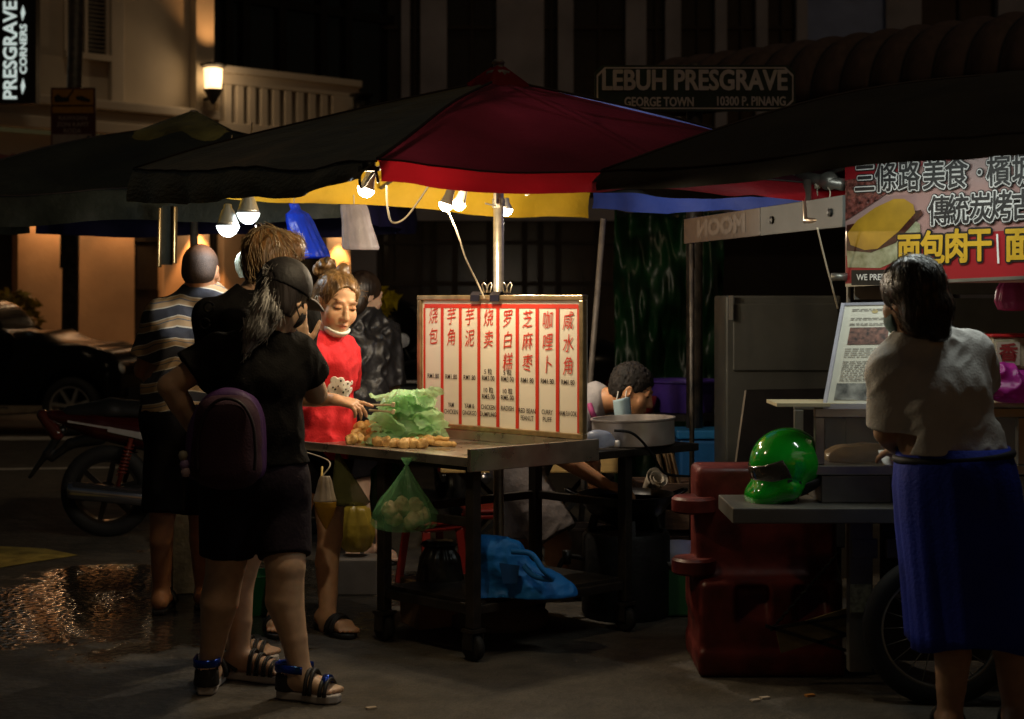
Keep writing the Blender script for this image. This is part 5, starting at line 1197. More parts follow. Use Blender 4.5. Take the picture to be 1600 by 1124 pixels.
a, c = P(1061,735,8.6), P(1138,670,8.6); t = thing('storage_box', 'blue plastic storage box under the dark table', 'box', V(((a.x+c.x)/2, 8.6, 0)))
mb = MB(); mb.box(((a.x+c.x)/2, 8.72, .32), (c.x-a.x, .24, .64)); mb.obj('tub', mat('box_blue', (.012,.10,.28), .45), t, bevel=.02); mb = MB(); mb.box(((a.x+c.x)/2, 8.72, .67), (c.x-a.x+.03, .27, .05)); mb.obj('lid', mat('lid_blue', (.02,.16,.38), .4), t, bevel=.01)
mb = MB(); mb.tube([P(921,610,7.9)*V((1,1,0))+V((-.06,0,0)), P(922,600,7.9), P(943,342,7.9)], .016, 10); tag(mb.obj('leaning_pole', mat('grey_pole', (.14,.12,.10), .6, metal=.4, var=.4, vscale=12), smooth=True), 'thin leaning grey pole right of the menu board', 'pole')
a, c = P(958,600,10.2), P(1135,330,10.2)
def net(u, v):
    q = np.array([[u*6, v*4, 2.]]); n_ = float(vnoise(q)[0])-.5; n2_ = float(vnoise(q*3.1)[0])-.5; return V((a.x+(c.x-a.x)*u, 10.2+n_*.5+n2_*.15, c.z+(.05-c.z)*v))
mb = MB(); mb.sheet(net, 50, 40); tag(mb.obj('green_tarpaulin', mat('tarp_green', (.004,.028,.008), .4, var=.7, vscale=5, bump=.6, bscale=9), smooth=True, solid=.004), 'crumpled dark green tarpaulin hanging behind the cook', 'tarpaulin')

# ================================================================= vehicles
M_CARP = mat('car_black', (.006,.006,.006), .22, var=.05, spec=.06)
def wheel(t, c, r, w, ax, spokes, rimm, hub=.2):
    R = axis_R(ax); mb = MB(); mb.lathe([(r*.70,-w*.45),(r*.86,-w*.5),(r*.97,-w*.38),(r,-w*.15),(r,w*.15),(r*.97,w*.38),(r*.86,w*.5),(r*.70,w*.45),(r*.70,-w*.45)], c, 40, R=R); ty = mb.obj('wheel', M_RUBBER, t, True)
    mb = MB(); mb.lathe([(r*.64,-w*.42),(r*.71,-w*.44),(r*.71,w*.44),(r*.64,w*.42),(r*.64,-w*.42)], c, 40, R=R)
    mb.lathe([(0,-w*.3),(r*hub,-w*.3),(r*hub,w*.32),(0,w*.32)], c, 20, R=R)
    for k in range(spokes):
        a = 2*math.pi*k/spokes+.3; d = R@V((math.cos(a), math.sin(a), 0)); mb.beam(V(c)+d*r*hub*.8+R@V((0,0,w*.2)), V(c)+d*r*.66+R@V((0,0,w*.25)), r*.11, w*.25, up=R@V((0,0,1)))
    mb.obj('rim', rimm, ty, auto=.6); return ty
def car(loc, label):
    """x forward, built at the origin, then moved"""
    t = thing('parked_car', label, 'car', (0,0,0), 'parked cars'); h = .028
    s = SDF((-2.3,-.95,.1), (2.3,.95,1.55), h)
    s.box((0,0,.56), (4.3,1.72,.50), rnd=.16, k=.05); s.box((-.1,0,.80), (3.9,1.62,.30), rnd=.14, k=.1); s.box((1.45,0,.78), (1.2,1.5,.24), rnd=.12, k=.12)
    s.cone((-.7,-.42,1.02), (-.7,.42,1.02), .44, .44, .05); s.cone((.35,-.42,.99), (.35,.42,.99), .44, .44, .25); s.cone((-1.5,-.45,.86), (-1.5,.45,.86), .25, .25, .2); s.cone((1.1,-.45,.80), (1.1,.45,.80), .28, .28, .25)
    for x in (1.66,-1.34):
        for y in (-.9,.9): s.cone((x,y-.14,.31), (x,y+.14,.31), .37, .37, .015, op='sub')
    s.obj('body', M_CARP, t)
    rm = mat('rim_silver', (.45,.44,.43), .3, metal=.8)
    for x in (1.66,-1.34):
        for y in (-.78,.78): wheel(t, V((x,y,.31)), .31, .2, (0,-1 if y < 0 else 1,0), 7, rm, .18)
    for y in (-.62,.62):
        mb = MB(); s = SDF((1.7,min(y-.3,y+.3),.5), (2.25,max(y-.3,y+.3),.95), .015); s.ell((1.97,y,.72), (.20,.20,.10), R=Matrix.Rotation(.25,3,'Y')); s.obj('headlight', mat('headlight_glass', (.8,.8,.74), .08, coat=1, var=.3, vscale=20), t)
        mb = MB(); s = SDF((.85,y*1.45-.2,.85), (1.25,y*1.45+.2,1.2), .012); s.ell((1.02,y*1.52,1.02), (.07,.11,.075)); s.cone((1.02,y*1.52,1.0), (1.0,y*1.3,.95), .025, .03, .02); s.obj('mirror', M_CARP, t)
        mb = MB(); ys = .80*(1 if y > 0 else -1); n_ = -1 if y < 0 else 1
        pts = [(.98,.98),(.35,1.33),(-.70,1.38),(-1.35,1.16),(-1.4,.99)]
        mb.add([(px_, (ys-.23*n_*(pz-.98)/.4)+.02*n_, pz) for px_, pz in pts], [tuple(range(5)) if n_ > 0 else tuple(range(4,-1,-1))]); mb.obj('side_window', mat('car_glass', (.01,.012,.01), .05, coat=1), t)
        mb = MB(); mb.beam((-1.0,ys+.075*n_,.30), (1.0,ys+.075*n_,.30), .02, .025); mb.beam((-1.3,ys+.065*n_,.74), (.85,ys+.065*n_,.74), .012, .02); mb.obj('side_trim', mat('trim_chrome', (.35,.34,.33), .25, metal=.9), t)
    mb = MB(); mb.box((2.16,0,.42), (.03,.9,.14)); mb.obj('grille', M_RUBBER, t, bevel=.005)
    return t
cA = car(None, 'black sedan parked nose to the right at the left edge'); cA.location = G(207,16.6)+V((-2.12,.4,0)); cA.rotation_euler[2] = -.06
cB = dup(cA, G(720,13.6)+V((0,.2,0)), .12, 'dark car whose roof shows behind the menu board', 'parked cars')
def motorbike(label):
    t = thing('motorbike', label, 'motorbike', (0,0,0), 'parked motorbikes')
    bk = mat('bike_black', (.010,.010,.010), .3, coat=.4); rd = mat('bike_maroon', (.035,.004,.004), .25, coat=.4)
    wheel(t, V((0,0,.275)), .275, .085, (0,-1,0), 6, bk, .22); wheel(t, V((1.21,0,.275)), .275, .075, (0,-1,0), 6, bk, .18)
    s = SDF((-.42,-.16,.5), (.62,.16,.9), .009)   # seat
    s.cone((-.22,0,.745), (.02,0,.755), .045, .075, .03); s.cone((.02,0,.755), (.48,0,.715), .075, .085, .03); s.cut((0,0,.725), (0.0,0,-1)); s.obj('seat', mat('seat_vinyl', (.012,.012,.012), .4, bump=.1), t)
    s = SDF((-.45,-.2,.35), (1.0,.2,.85), .010)   # tail and side cowls
    s.chain([(-.33,0,.73),(-.05,0,.67),(.32,0,.60),(.55,0,.47)], [.035,.085,.11,.10], .03); s.cone((.55,0,.47), (.85,0,.50), .09, .10, .04); s.obj('cowl', rd, t)
    mb = MB(); 
    for sy in (-1,1): mb.beam((-.22,sy*.075,.70), (.30,sy*.118,.615), .006, .012); mb.beam((.02,sy*.098,.655), (.24,sy*.115,.605), .006, .03)
    mb.obj('decal', mat('decal_silver', (.35,.33,.32), .4), t)
    s = SDF((-.5,-.1,.5), (-.2,.1,.85), .008); s.cone((-.385,0,.735), (-.30,0,.62), .035, .045, .02); s.obj('tail_lamp', mat('tail_red', (.06,.012,.008), .15, coat=.6), t)
    s = SDF((-.6,-.1,.3), (.2,.12,.7), .008); s.chain([(-.27,0,.64),(-.36,0,.50),(-.46,0,.36)], [.03,.022,.012], .02); s.chain([(-.05,0,.60),(-.22,0,.56),(-.33,0,.47)], [.05,.03,.02], .02); s.obj('mudguard', bk, t)
    for sy in (-1,1):
        mb = MB(); a, c = V((.16,sy*.11,.60)), V((.08,sy*.11,.31)); mb.tube([a, c], .014, 10)
        hx = [a.lerp(c, .15+.6*k/60)+V((.026*math.cos(k*.9), .026*math.sin(k*.9), 0)) for k in range(61)]; mb.tube(hx, .006, 6); mb.obj('shock_absorber', mat('shock_red', (.12,.02,.012), .35), t, True)
    mb = MB(); mb.tube([(-.20,-.15,.30),(-.17,-.15,.297),(.28,-.14,.245),(.45,-.12,.22),(.62,-.06,.24)], [.045,.052,.052,.03,.02], 18); mb.obj('muffler', mat('muffler_chrome', (.5,.5,.55), .14, metal=.95), t, True)
    mb = MB(); mb.beam((0,.09,.275), (.5,.09,.33), .03, .05); mb.beam((0,-.09,.275), (.5,-.09,.33), .03, .05); mb.obj('swingarm', bk, t, bevel=.005)
    s = SDF((.3,-.2,.15), (.85,.2,.55), .012); s.ell((.58,0,.33), (.16,.11,.10)); s.cone((.6,0,.33), (.75,0,.36), .07, .06, .02); s.obj('engine', mat('engine_grey', (.12,.12,.12), .4, metal=.6), t)
    s = SDF((.75,-.3,.2), (1.3,.3,1.12), .012); s.chain([(.93,0,.45),(.98,0,.65),(1.0,0,.92)], [.06,.09,.09], .04); s.cone((.92,-.18,.45), (.98,-.12,.72), .03, .05, .05); s.cone((.92,.18,.45), (.98,.12,.72), .03, .05, .05); s.cone((1.0,-.08,.95), (1.0,.08,.95), .07, .07, .03); s.obj('front_shield', rd, t)
    s = SDF((1.0,-.12,.82), (1.2,.12,1.05), .009); s.ell((1.07,0,.93), (.045,.085,.06)); s.obj('headlight', mat('headlight_glass', (.8,.8,.74), .08), t)
    mb = MB()
    for sy in (-1,1): mb.tube([(1.21,sy*.07,.275), (1.06,sy*.07,.75)], .022, 10)
    mb.obj('fork', bk, t, True)
    mb = MB(); mb.tube(curve_pts([(.86,-.33,.97),(.95,-.2,.99),(.98,0,.97),(.95,.2,.99),(.86,.33,.97)]), .014, 10); hb = mb.obj('handlebar', bk, t, True)
    for sy in (-1,1):
        mb = MB(); mb.tube([(.93,sy*.24,1.0),(.96,sy*.29,1.10)], .006, 6); mb.lathe([(0,-.012),(.05,-.01),(.055,.0)], (.95,sy*.30,1.14), 20, R=axis_R((1,0,0))); mr = mb.obj('mirror', bk, t, True)
        mb = MB(); mb.lathe([(0,0),(.05,0)], (.938,sy*.30,1.14), 20, R=axis_R((-1,0,0))); mb.obj('mirror_glass', mat('mirror_glass', (.8,.85,.95), .22, metal=1, var=.03), mr)
    mb = MB(); mb.tube([(.42,-.1,.2),(.30,-.24,.02)], .012, 8); mb.obj('side_stand', bk, t, True)
    s = SDF((.85,-.1,.3), (1.55,.1,.7), .010); s.chain([(.98,0,.50),(1.12,0,.575),(1.28,0,.575),(1.44,0,.50)], [.03,.045,.045,.03], .02); s.obj('front_fender', rd, t)
    return t
mk = motorbike('maroon and black motorbike with chrome muffler parked behind the striped man'); mk.location = G(168,9.25); mk.rotation_euler[2] = math.radians(4)
dup(mk, V((-.35,9.9,0)), math.radians(97.6), 'dark motorbike with a round pale mirror left of the menu board')
dup(mk, G(968,11.2)+V((.1,.9,0)), math.radians(-75), 'dark red motorbike half hidden between the leaning pole and the green tarpaulin')
# plants by the far pavement
def bush(c, r, label, n=260, col=(.10,.09,.015)):
    mb = MB(); rr = random.Random(int(c[0]*100))
    for k in range(n):
        d = V((rr.gauss(0,1), rr.gauss(0,1), rr.gauss(0,1))).normalized()*r*rr.uniform(.5,1); p = V(c)+V((d.x*1.2, d.y, d.z*.8)); u = V((rr.gauss(0,1), rr.gauss(0,1), rr.gauss(0,.6))).normalized()*.09; v_ = u.cross(V((rr.gauss(0,1),rr.gauss(0,1),1))).normalized()*.045
        mb.add([p-u, p+v_, p+u, p-v_], [(0,1,2,3)])
    t = thing('potted_bush', label, 'plant', V((c[0],c[1],.15))); mb.obj('foliage', mat('leaf_'+label.split()[0], col, .5, var=.5, vscale=4, transl=.3), t)
    mb = MB(); mb.lathe([(.12,0),(.2,.42),(.17,.42),(0,.38)], V((c[0],c[1],.15)), 18); mb.lathe([(.02,.3),(.02,max(.5,c[2]-.15))], V((c[0],c[1],.15)), 8); mb.obj('pot', mat('pot_clay', (.12,.06,.04), .8), t)
p = P(18,488,19.8); bush(p, .36, 'yellowish leafy bush behind the roof of the parked sedan', col=(.30,.22,.02))
p = P(586,472,12.6); bush(p, .14, 'yellow flower bunch seen beside the vendor\'s head', 150, (.62,.48,.01))
# ================================================================= people
def skin(name, col): return mat(name, col, .5, var=.10, vscale=30, bump=.10, bscale=160, bdist=.002, sss=.25, attr=True, spec=.45)
def bounds(J, pad=.22):
    a = np.array([list(v) for v in J.values()]); lo = a.min(0)-pad; hi = a.max(0)+pad; lo[2] = max(lo[2], -.01); return lo, hi
def torso(S, J, d, f=0, k=.06):
    sh = (J['shR']-J['shL']).normalized(); hp = (J['hipR']-J['hipL']).normalized(); wd = (sh+hp).normalized()
    cr, cw = d['chest']; wr, ww = d['waist']; hr, hw = d['hip']
    ch, wa, pe = J['chest'], J['waist'], J['pelvis']
    for s_ in (-1, 1):
        S.cone(ch+sh*cw*s_, wa+wd*ww*s_, cr+f, wr+f, k); S.cone(wa+wd*ww*s_, pe+hp*hw*s_, wr+f, hr+f, k)
    S.cone(ch-sh*cw, ch+sh*cw, cr+f, None, k); S.cone(wa-wd*ww, wa+wd*ww, wr+f, None, k); S.cone(pe-hp*hw, pe+hp*hw, hr+f, None, k)
    sr = d.get('sr', .055)
    S.cone(J['shL']-V((0,0,.01)), J['shR']-V((0,0,.01)), sr+f, None, k); S.cone(J['shL'].lerp(J['neck'],.45), J['neck']+V((0,0,.015)), sr*.8+f, sr*.85+f, k); S.cone(J['shR'].lerp(J['neck'],.45), J['neck']+V((0,0,.015)), sr*.8+f, sr*.85+f, k)
def arm(S, J, d, s_, f=0, upto=2, f2=None):
    a, b, c = J['sh'+s_], J['el'+s_], J['wr'+s_]; ua, eb, fa, wr = d['arm']; f2 = f if f2 is None else f2
    if upto <= 1:
        e = a.lerp(b, upto); S.cone(a, e, ua+f, ua+(eb-ua)*upto+f2, .035); return e, (b-a).normalized()
    S.cone(a, b, ua+f, eb+f, .03); m = b.lerp(c, .3); S.cone(b, m, eb+f, fa+f, .006); S.cone(m, c, fa+f, wr+f, .004)
def leg(S, J, d, s_, f=0, upto=2, f2=None):
    a, b, c = J['hip'+s_], J['kn'+s_], J['an'+s_]; th, kn, cf, an = d['leg']; f2 = f if f2 is None else f2
    if upto <= 1:
        e = a.lerp(b, upto); S.cone(a, e, th+f, th+(kn-th)*upto+f2, .04); return e, (b-a).normalized()
    S.cone(a, b, th+f, kn+f, .04)
    tw = (J['to'+s_]-c); tw.z = 0; tw.normalize(); m = b.lerp(c, .32)-tw*.022; m2 = b.lerp(c, .68)-tw*.006
    S.cone(b, m, kn*.95+f, cf+f, .008); S.cone(m, m2, cf+f, an*1.25+f, .006); S.cone(m2, c, an*1.25+f, an+f, .006)
def foot(S, J, s_, sole, sc=1):
    an, to = J['an'+s_], J['to'+s_]; d = (to-an); d.z = 0; L = d.length; d.normalize(); x = V((d.y,-d.x,0)); z0 = sole
    hl = V((an.x,an.y,0))-d*.045+V((0,0,z0+.034)); S.cone(an, hl, .036*sc, .034*sc, .02)
    ball = V((to.x,to.y,0))-d*.06+V((0,0,z0+.024))
    for o in (-.022,.018): S.cone(an-V((0,0,.02)), ball+x*o*sc, .034*sc, .023*sc, .02); S.cone(hl, ball+x*o*sc, .030*sc, .022*sc, .02)
    for i in range(5):
        o = (-.036+.018*i)*sc; r = (.0125,.0095,.009,.0085,.008)[i if True else 0]*sc; l = (.058,.058,.05,.042,.032)[i]
        S.cone(ball+x*o*.85, ball+x*o+d*l-V((0,0,.012)), r*1.1, r, .008)
def hand(S, w, d, n, side, curl, sc=1, spread=1, tcurl=.3):
    d = V(d).normalized(); n = V(n); n = (n-d*n.dot(d)).normalized(); t = d.cross(n)*side
    W = lambda a, b, c=0: w+(d*a+t*b+n*c)*sc
    for b0, b1 in ((.012,.030),(.004,.010),(-.006,-.010),(-.014,-.029)): S.cone(W(0,b0), W(.085,b1), .016*sc, .0115*sc, .012)
    S.ell(W(.045,.022,-.010), .018*sc, k=.015)
    for i, (b, L) in enumerate(((.030,.074),(.010,.082),(-.010,.076),(-.029,.060))):
        p = W(.086-(.008 if i == 3 else 0), b); a = 0; c = curl[i]; dd = (d+t*(b*4*spread)).normalized()
        for seg, fr in enumerate((.44,.31,.25)):
            a += c*(.9,1.1,.8)[seg]; v = dd*math.cos(a)-n*math.sin(a); q = p+v*L*fr*sc; S.cone(p, q, (.0092,.0085,.0078)[seg]*sc, (.0086,.0079,.0066)[seg]*sc, .004); p = q
    p = W(.018,.026,-.006); v = (d*.72+t*.66-n*.22).normalized()
    for seg, L in enumerate((.042,.032,.026)):
        q = p+v*L*sc; S.cone(p, q, (.0125,.0105,.0095)[seg]*sc, (.0105,.0095,.0078)[seg]*sc, .006); p = q; v = (v+d*tcurl-n*tcurl*.6).normalized()
def head(S, c, R, s=1, neck=None, nr=.052):
    W = lambda x, y, z: c+R@V((x*s, y*s, z*s))
    S.ell(W(0,-.018,.032), (.076*s,.094*s,.086*s), R, k=.02); S.ell(W(0,.020,-.030), (.062*s,.070*s,.078*s), R, k=.03); S.ell(W(0,.048,-.078), (.040*s,.042*s,.036*s), R, k=.03); S.ell(W(0,.075,-.100), .019*s, k=.025)
    for x in (-1, 1):
        S.ell(W(x*.040,.060,-.030), (.026*s,.022*s,.028*s), R, k=.03); S.ell(W(x*.036,.086,.012), (.019*s,.012*s,.0115*s), R, k=.018, op='sub'); S.ell(W(x*.033,.0745,.010), (.0165*s,.0135*s,.0125*s), R, k=.006)
        S.ell(W(x*.032,.080,.034), (.018*s,.009*s,.006*s), R, k=.018)
        S.ell(W(x*.078,-.008,-.006), (.009*s,.020*s,.031*s), R@Matrix.Rotation(x*-.28,3,'Z'), k=.010); S.ell(W(x*.086,-.002,-.004), (.005*s,.010*s,.017*s), R, k=.004, op='sub')
        S.ell(W(x*.0115,.094,-.032), (.0095*s,.010*s,.0085*s), R, k=.008)
    S.cone(W(0,.086,.012), W(0,.106,-.027), .0085*s, .0125*s, .012)
    S.ell(W(0,.0885,-.0605), (.024*s,.011*s,.0065*s), R, k=.008); S.ell(W(0,.0865,-.072), (.020*s,.011*s,.0075*s), R, k=.008); S.ell(W(0,.099,-.0662), (.023*s,.010*s,.0018*s), R, k=.003, op='sub')
    if neck is not None: S.cone(W(0,-.022,-.045), neck, nr, nr*1.08, .04)
def face_cols(c, R, s=1, lip=(.66,.30,.28), brow=(.30,.24,.20), closed=True):
    RR = np.array(R); cc = np.array(c)
    def f(vs):
        q = (vs-cc)@RR/s; col = np.ones_like(vs); x, y, z = q[:,0], q[:,1], q[:,2]; ax = np.abs(x); fr = (y > .05) & (np.linalg.norm(q, axis=1) < .16)
        def blend(m, k): m = (np.clip(m, 0, 1)*fr)[:,None]; col[:] = col*(1-m)+col*np.array(k)*m
        blend(1.6*(1-np.sqrt((x/.026)**2+((z+.0655)/.0135)**2)), lip)
        blend(2.2*(1-np.sqrt(((ax-.036)/.025)**2+((z-.036+.12*(ax-.036)**2*30)/.0052)**2)), brow)
        blend(2.6*(1-np.sqrt(((ax-.033)/.020)**2+((z-.0050)/.0062)**2)), (.10,.07,.06))
        blend(.8*(1-np.sqrt(((ax-.033)/.024)**2+((z-.012)/.014)**2)), (.80,.70,.66))
        blend(1.5*(1-np.sqrt(((ax-.010)/.0055)**2+((z+.040)/.004)**2)), (.35,.2,.18))
        blend(.5*(1-np.sqrt(((ax-.045)/.03)**2+((z+.03)/.03)**2)), (1.0,.80,.76))
        return col
    return f
_RF = np.array(Matrix.Rotation(.7,3,'Y')@Matrix.Rotation(.5,3,'X'), dtype=np.float32)
def folds(seed, amp=.012, f=9): return lambda p: (np.abs(vnoise(p*np.array([f,f,f*.45],dtype=np.float32)+seed)-.5)*2-.45)*amp+(np.abs(vnoise((p@_RF)*np.array([f*2.6,f*2.6,f*.8],dtype=np.float32)+seed+3)-.5)*2-.4)*amp*.55+(vnoise(p*np.array([f*2.4,f*2.4,f*1.3],dtype=np.float32)+seed+7)-.5)*amp*.5
def build_skin(t, J, d, m, hands=(), c=None, R=None, hs=1, sole=.02, colf=None, h=.005, nm='body', fsc=1):
    lo, hi = bounds(J); S = SDF(lo, hi, h)
    torso(S, J, d)
    for s_ in 'LR': arm(S, J, d, s_); leg(S, J, d, s_); foot(S, J, s_, sole, fsc)
    head(S, c, R, hs, J['neck'], d.get('nr', .052))
    for a in hands: hand(S, *a[0], **a[1])
    return S.obj(nm, m, t, colf=colf or (lambda v: np.ones_like(v)))
def tshirt(t, J, d, m, f=.014, sl=.62, slf=.03, hem=None, neckr=.075, neckc=None, seed=0, amp=.012, h=.006, low=None, noff=(0,0,0)):
    lo, hi = bounds({k: v for k, v in J.items() if k[:2] in ('sh','el','ch','wa','pe','ne','hi')}, .2); S = SDF(lo, hi, h)
    torso(S, J, d, f)
    ends = []
    for s_ in 'LR': ends.append(arm(S, J, d, s_, f+.004, sl, slf))
    if low: low(S)
    S.noise(folds(seed, amp))
    for e, dr in ends:
        idx = None
        n = n3(dr); S2 = n3(e)
        sl_, X = S._box(np.array(e)-.2, np.array(e)+.2)
        pl = (X-S2)@n; near = np.linalg.norm(X-S2, axis=-1) < d['arm'][0]+.085
        S.F[sl_] = np.where(near & (pl > 0), np.maximum(S.F[sl_], pl), S.F[sl_])
    S.ell(J['neck']+V((0,0,.045))+V(noff), (neckr,neckr,.05), k=.006, op='sub')
    if hem: S.cut(*hem)
    return S.obj('shirt', m, t)
def shorts(t, J, d, m, f=.014, upto=.8, f2=.03, top=None, seed=3, amp=.010, name='shorts', h=.006):
    lo, hi = bounds({k: v for k, v in J.items() if k[:2] in ('pe','wa','hi','kn')}, .22); S = SDF(lo, hi, h)
    hp = (J['hipR']-J['hipL']).normalized(); hr, hw = d['hip']; S.cone(J['pelvis']-hp*hw, J['pelvis']+hp*hw, hr+f, None, .05); wd = (J['shR']-J['shL']).normalized()
    for q in (-1, 1): S.cone(J['pelvis']+hp*hw*q, J['waist']+wd*d['waist'][1]*q, hr+f, d['waist'][0]+f, .05)
    ends = [leg(S, J, d, s_, f, upto, f2) for s_ in 'LR']; S.noise(folds(seed, amp, 8))
    for e, dr in ends:
        n = n3(dr); c = n3(e); sl_, X = S._box(c-.22, c+.22); pl = (X-c)@n; near = np.linalg.norm(X-c, axis=-1) < .2
        S.F[sl_] = np.where(near & (pl > 0), np.maximum(S.F[sl_], pl), S.F[sl_])
    if top: S.cut(*top)
    return S.obj(name, m, t)
def hairmat(name, col, col2=None, rough=.38): return mat(name, col, rough, var=.5, vscale=26, bump=.9, bscale=55, stretch=(1,1,.14), bdist=.006, col2=col2)
def strands(hair, m, crown, n=420, L=.09, r=.0009, seed=1, lift=.004, fwd=.45):
    """loose strands lying on a hair cap, flowing away from the crown"""
    me = hair.data; off = root_loc(hair); rr = random.Random(seed); nv = len(me.vertices); mb = MB(); crown = V(crown)
    for _ in range(n):
        v = me.vertices[rr.randrange(nv)]; p = V(v.co)+V(off); nn = V(v.normal); d = p-crown; d -= nn*d.dot(nn)
        if d.length < 1e-4: continue
        d.normalize(); d = (d+V((rr.gauss(0,.12), rr.gauss(0,.12), rr.gauss(0,.12)))).normalized(); l = L*rr.uniform(.4,1)
        a = p-d*l*.5-nn*.002; b = p+nn*lift*rr.uniform(.2,1); c = p+d*l*fwd+nn*lift*rr.uniform(-.8,.6)
        mb.tube([a, a.lerp(b, .6)+nn*.002, b, b.lerp(c, .6), c], [r*.6, r, r, r, r*.4], 3, cap=False)
    return mb.obj('loose_hair', m, hair.parent, True)
M_HBLK = hairmat('hair_black', (.012,.008,.006), (.05,.030,.020))
def footwear(t, J, s_, kind, sole_m, up_m, sole=.025, name='sandal', acc=None):
    an, to = J['an'+s_], J['to'+s_]; d = (to-an); d.z = 0; d.normalize(); x = V((d.y,-d.x,0)); o = V((an.x,an.y,0))
    L0, L1 = -.085, (V((to.x,to.y,0))-o).length+.012
    pts = []
    prof = [(0,.026),(.12,.036),(.4,.034),(.72,.048),(.9,.040),(1,.016)]
    for u, wd in prof: pts.append((L0+(L1-L0)*u, wd))
    for u, wd in prof[::-1]: pts.append((L0+(L1-L0)*u, -wd))
    mb = MB(); mb.prism(pts, o+V((0,0,.002)), d, -x if False else V((-d.y,d.x,0)), sole); r = mb.obj(name, sole_m, t, bevel=.006)
    mb = MB()
    def strap(u, hgt, w=.008, half=.046, tilt=0):
        c = o+d*(L0+(L1-L0)*u); P_ = [c+x*half*math.cos(a)*1.05+d*tilt*math.cos(a)+V((0,0,sole+hgt*math.sin(a))) for a in [math.pi*k/10 for k in range(11)]]
        for q in (-.45,.45): mb.tube([p+d*w*q*1.6 for p in P_], w*.62, 6)
    if kind == 'slipper': strap(.66,.062,.012,.05,.012); strap(.60,.066,.012,.05,-.012)
    elif kind == 'strappy':
        for u, h_ in ((.50,.085),(.60,.072),(.70,.06),(.80,.05)): strap(u, h_, .007, .05, .006)
        mb.tube([o-d*.07+x*.036+V((0,0,sole)), o-d*.075+x*.02+V((0,0,sole+.06)), o-d*.085+V((0,0,sole+.065)), o-d*.075-x*.02+V((0,0,sole+.06)), o-d*.07-x*.036+V((0,0,sole))], .008, 6)
        mb.tube([o+d*.01+x*.04+V((0,0,sole+.01)), o-d*.07+x*.03+V((0,0,sole+.055))], .008, 6); mb.tube([o+d*.01-x*.04+V((0,0,sole+.01)), o-d*.07-x*.03+V((0,0,sole+.055))], .008, 6)
    elif kind == 'sport':
        for u, h_ in ((.56,.080),(.80,.052)): strap(u, h_, .013, .050, .004)
        S = SDF(o-V((.12,.12,0)), o+V((.12,.12,.13)), .005); hl = o-d*.05
        S.cone(hl+V((0,0,sole+.01)), hl+V((0,0,sole+.055)), .046, .043, .01); S.cone(hl+V((0,0,sole-.01)), hl+V((0,0,sole+.07)), .037, .038, .004, op='sub'); S.cut(o+d*.02, d); S.cut((0,0,sole), (0,0,-1)); S.obj('heel_cup', up_m, r)
    mb.obj('strap', up_m, r, True)
    if acc:
        mb = MB(); P_ = [o-d*.05+x*.045*math.cos(a)*1.0-d*.043*math.sin(a)+V((0,0,sole+.085)) for a in [math.pi*k/12 for k in range(13)]]
        P_ = [o+d*.03+x*.044+V((0,0,sole+.083))]+P_+[o+d*.03-x*.044+V((0,0,sole+.083))]
        vs = []
        for p in P_: vs += [p-V((0,0,.014)), p+V((0,0,.014))]
        mb.add(vs, [(2*k,2*k+1,2*k+3,2*k+2) for k in range(len(P_)-1)]); mb.obj('ankle_strap', acc, r, True, solid=.006)
        mb = MB(); c = o+d*(L0+(L1-L0)*.80); P_ = [c+x*.034*math.cos(a)+V((0,0,sole+.058*math.sin(a)+.004)) for a in [math.pi*(.2+.6*k/8) for k in range(9)]]; vs = []
        for p in P_: vs += [p-d*.012, p+d*.012]
        mb.add(vs, [(2*k,2*k+1,2*k+3,2*k+2) for k in range(len(P_)-1)]); mb.obj('toe_strap', acc, r, True, solid=.012)
M_BSH = mat('black_jersey', (.006,.0055,.005), .95, var=.3, vscale=10, bump=.3, bscale=120, spec=.12)
M_BSHO = mat('black_shorts', (.006,.005,.006), .9, var=.3, vscale=8, bump=.2, bscale=60, spec=.12)
M_WSOLE = mat('white_sole', (.42,.39,.37), .6, var=.15); M_BRUB = mat('black_rubber', (.012,.011,.011), .6)

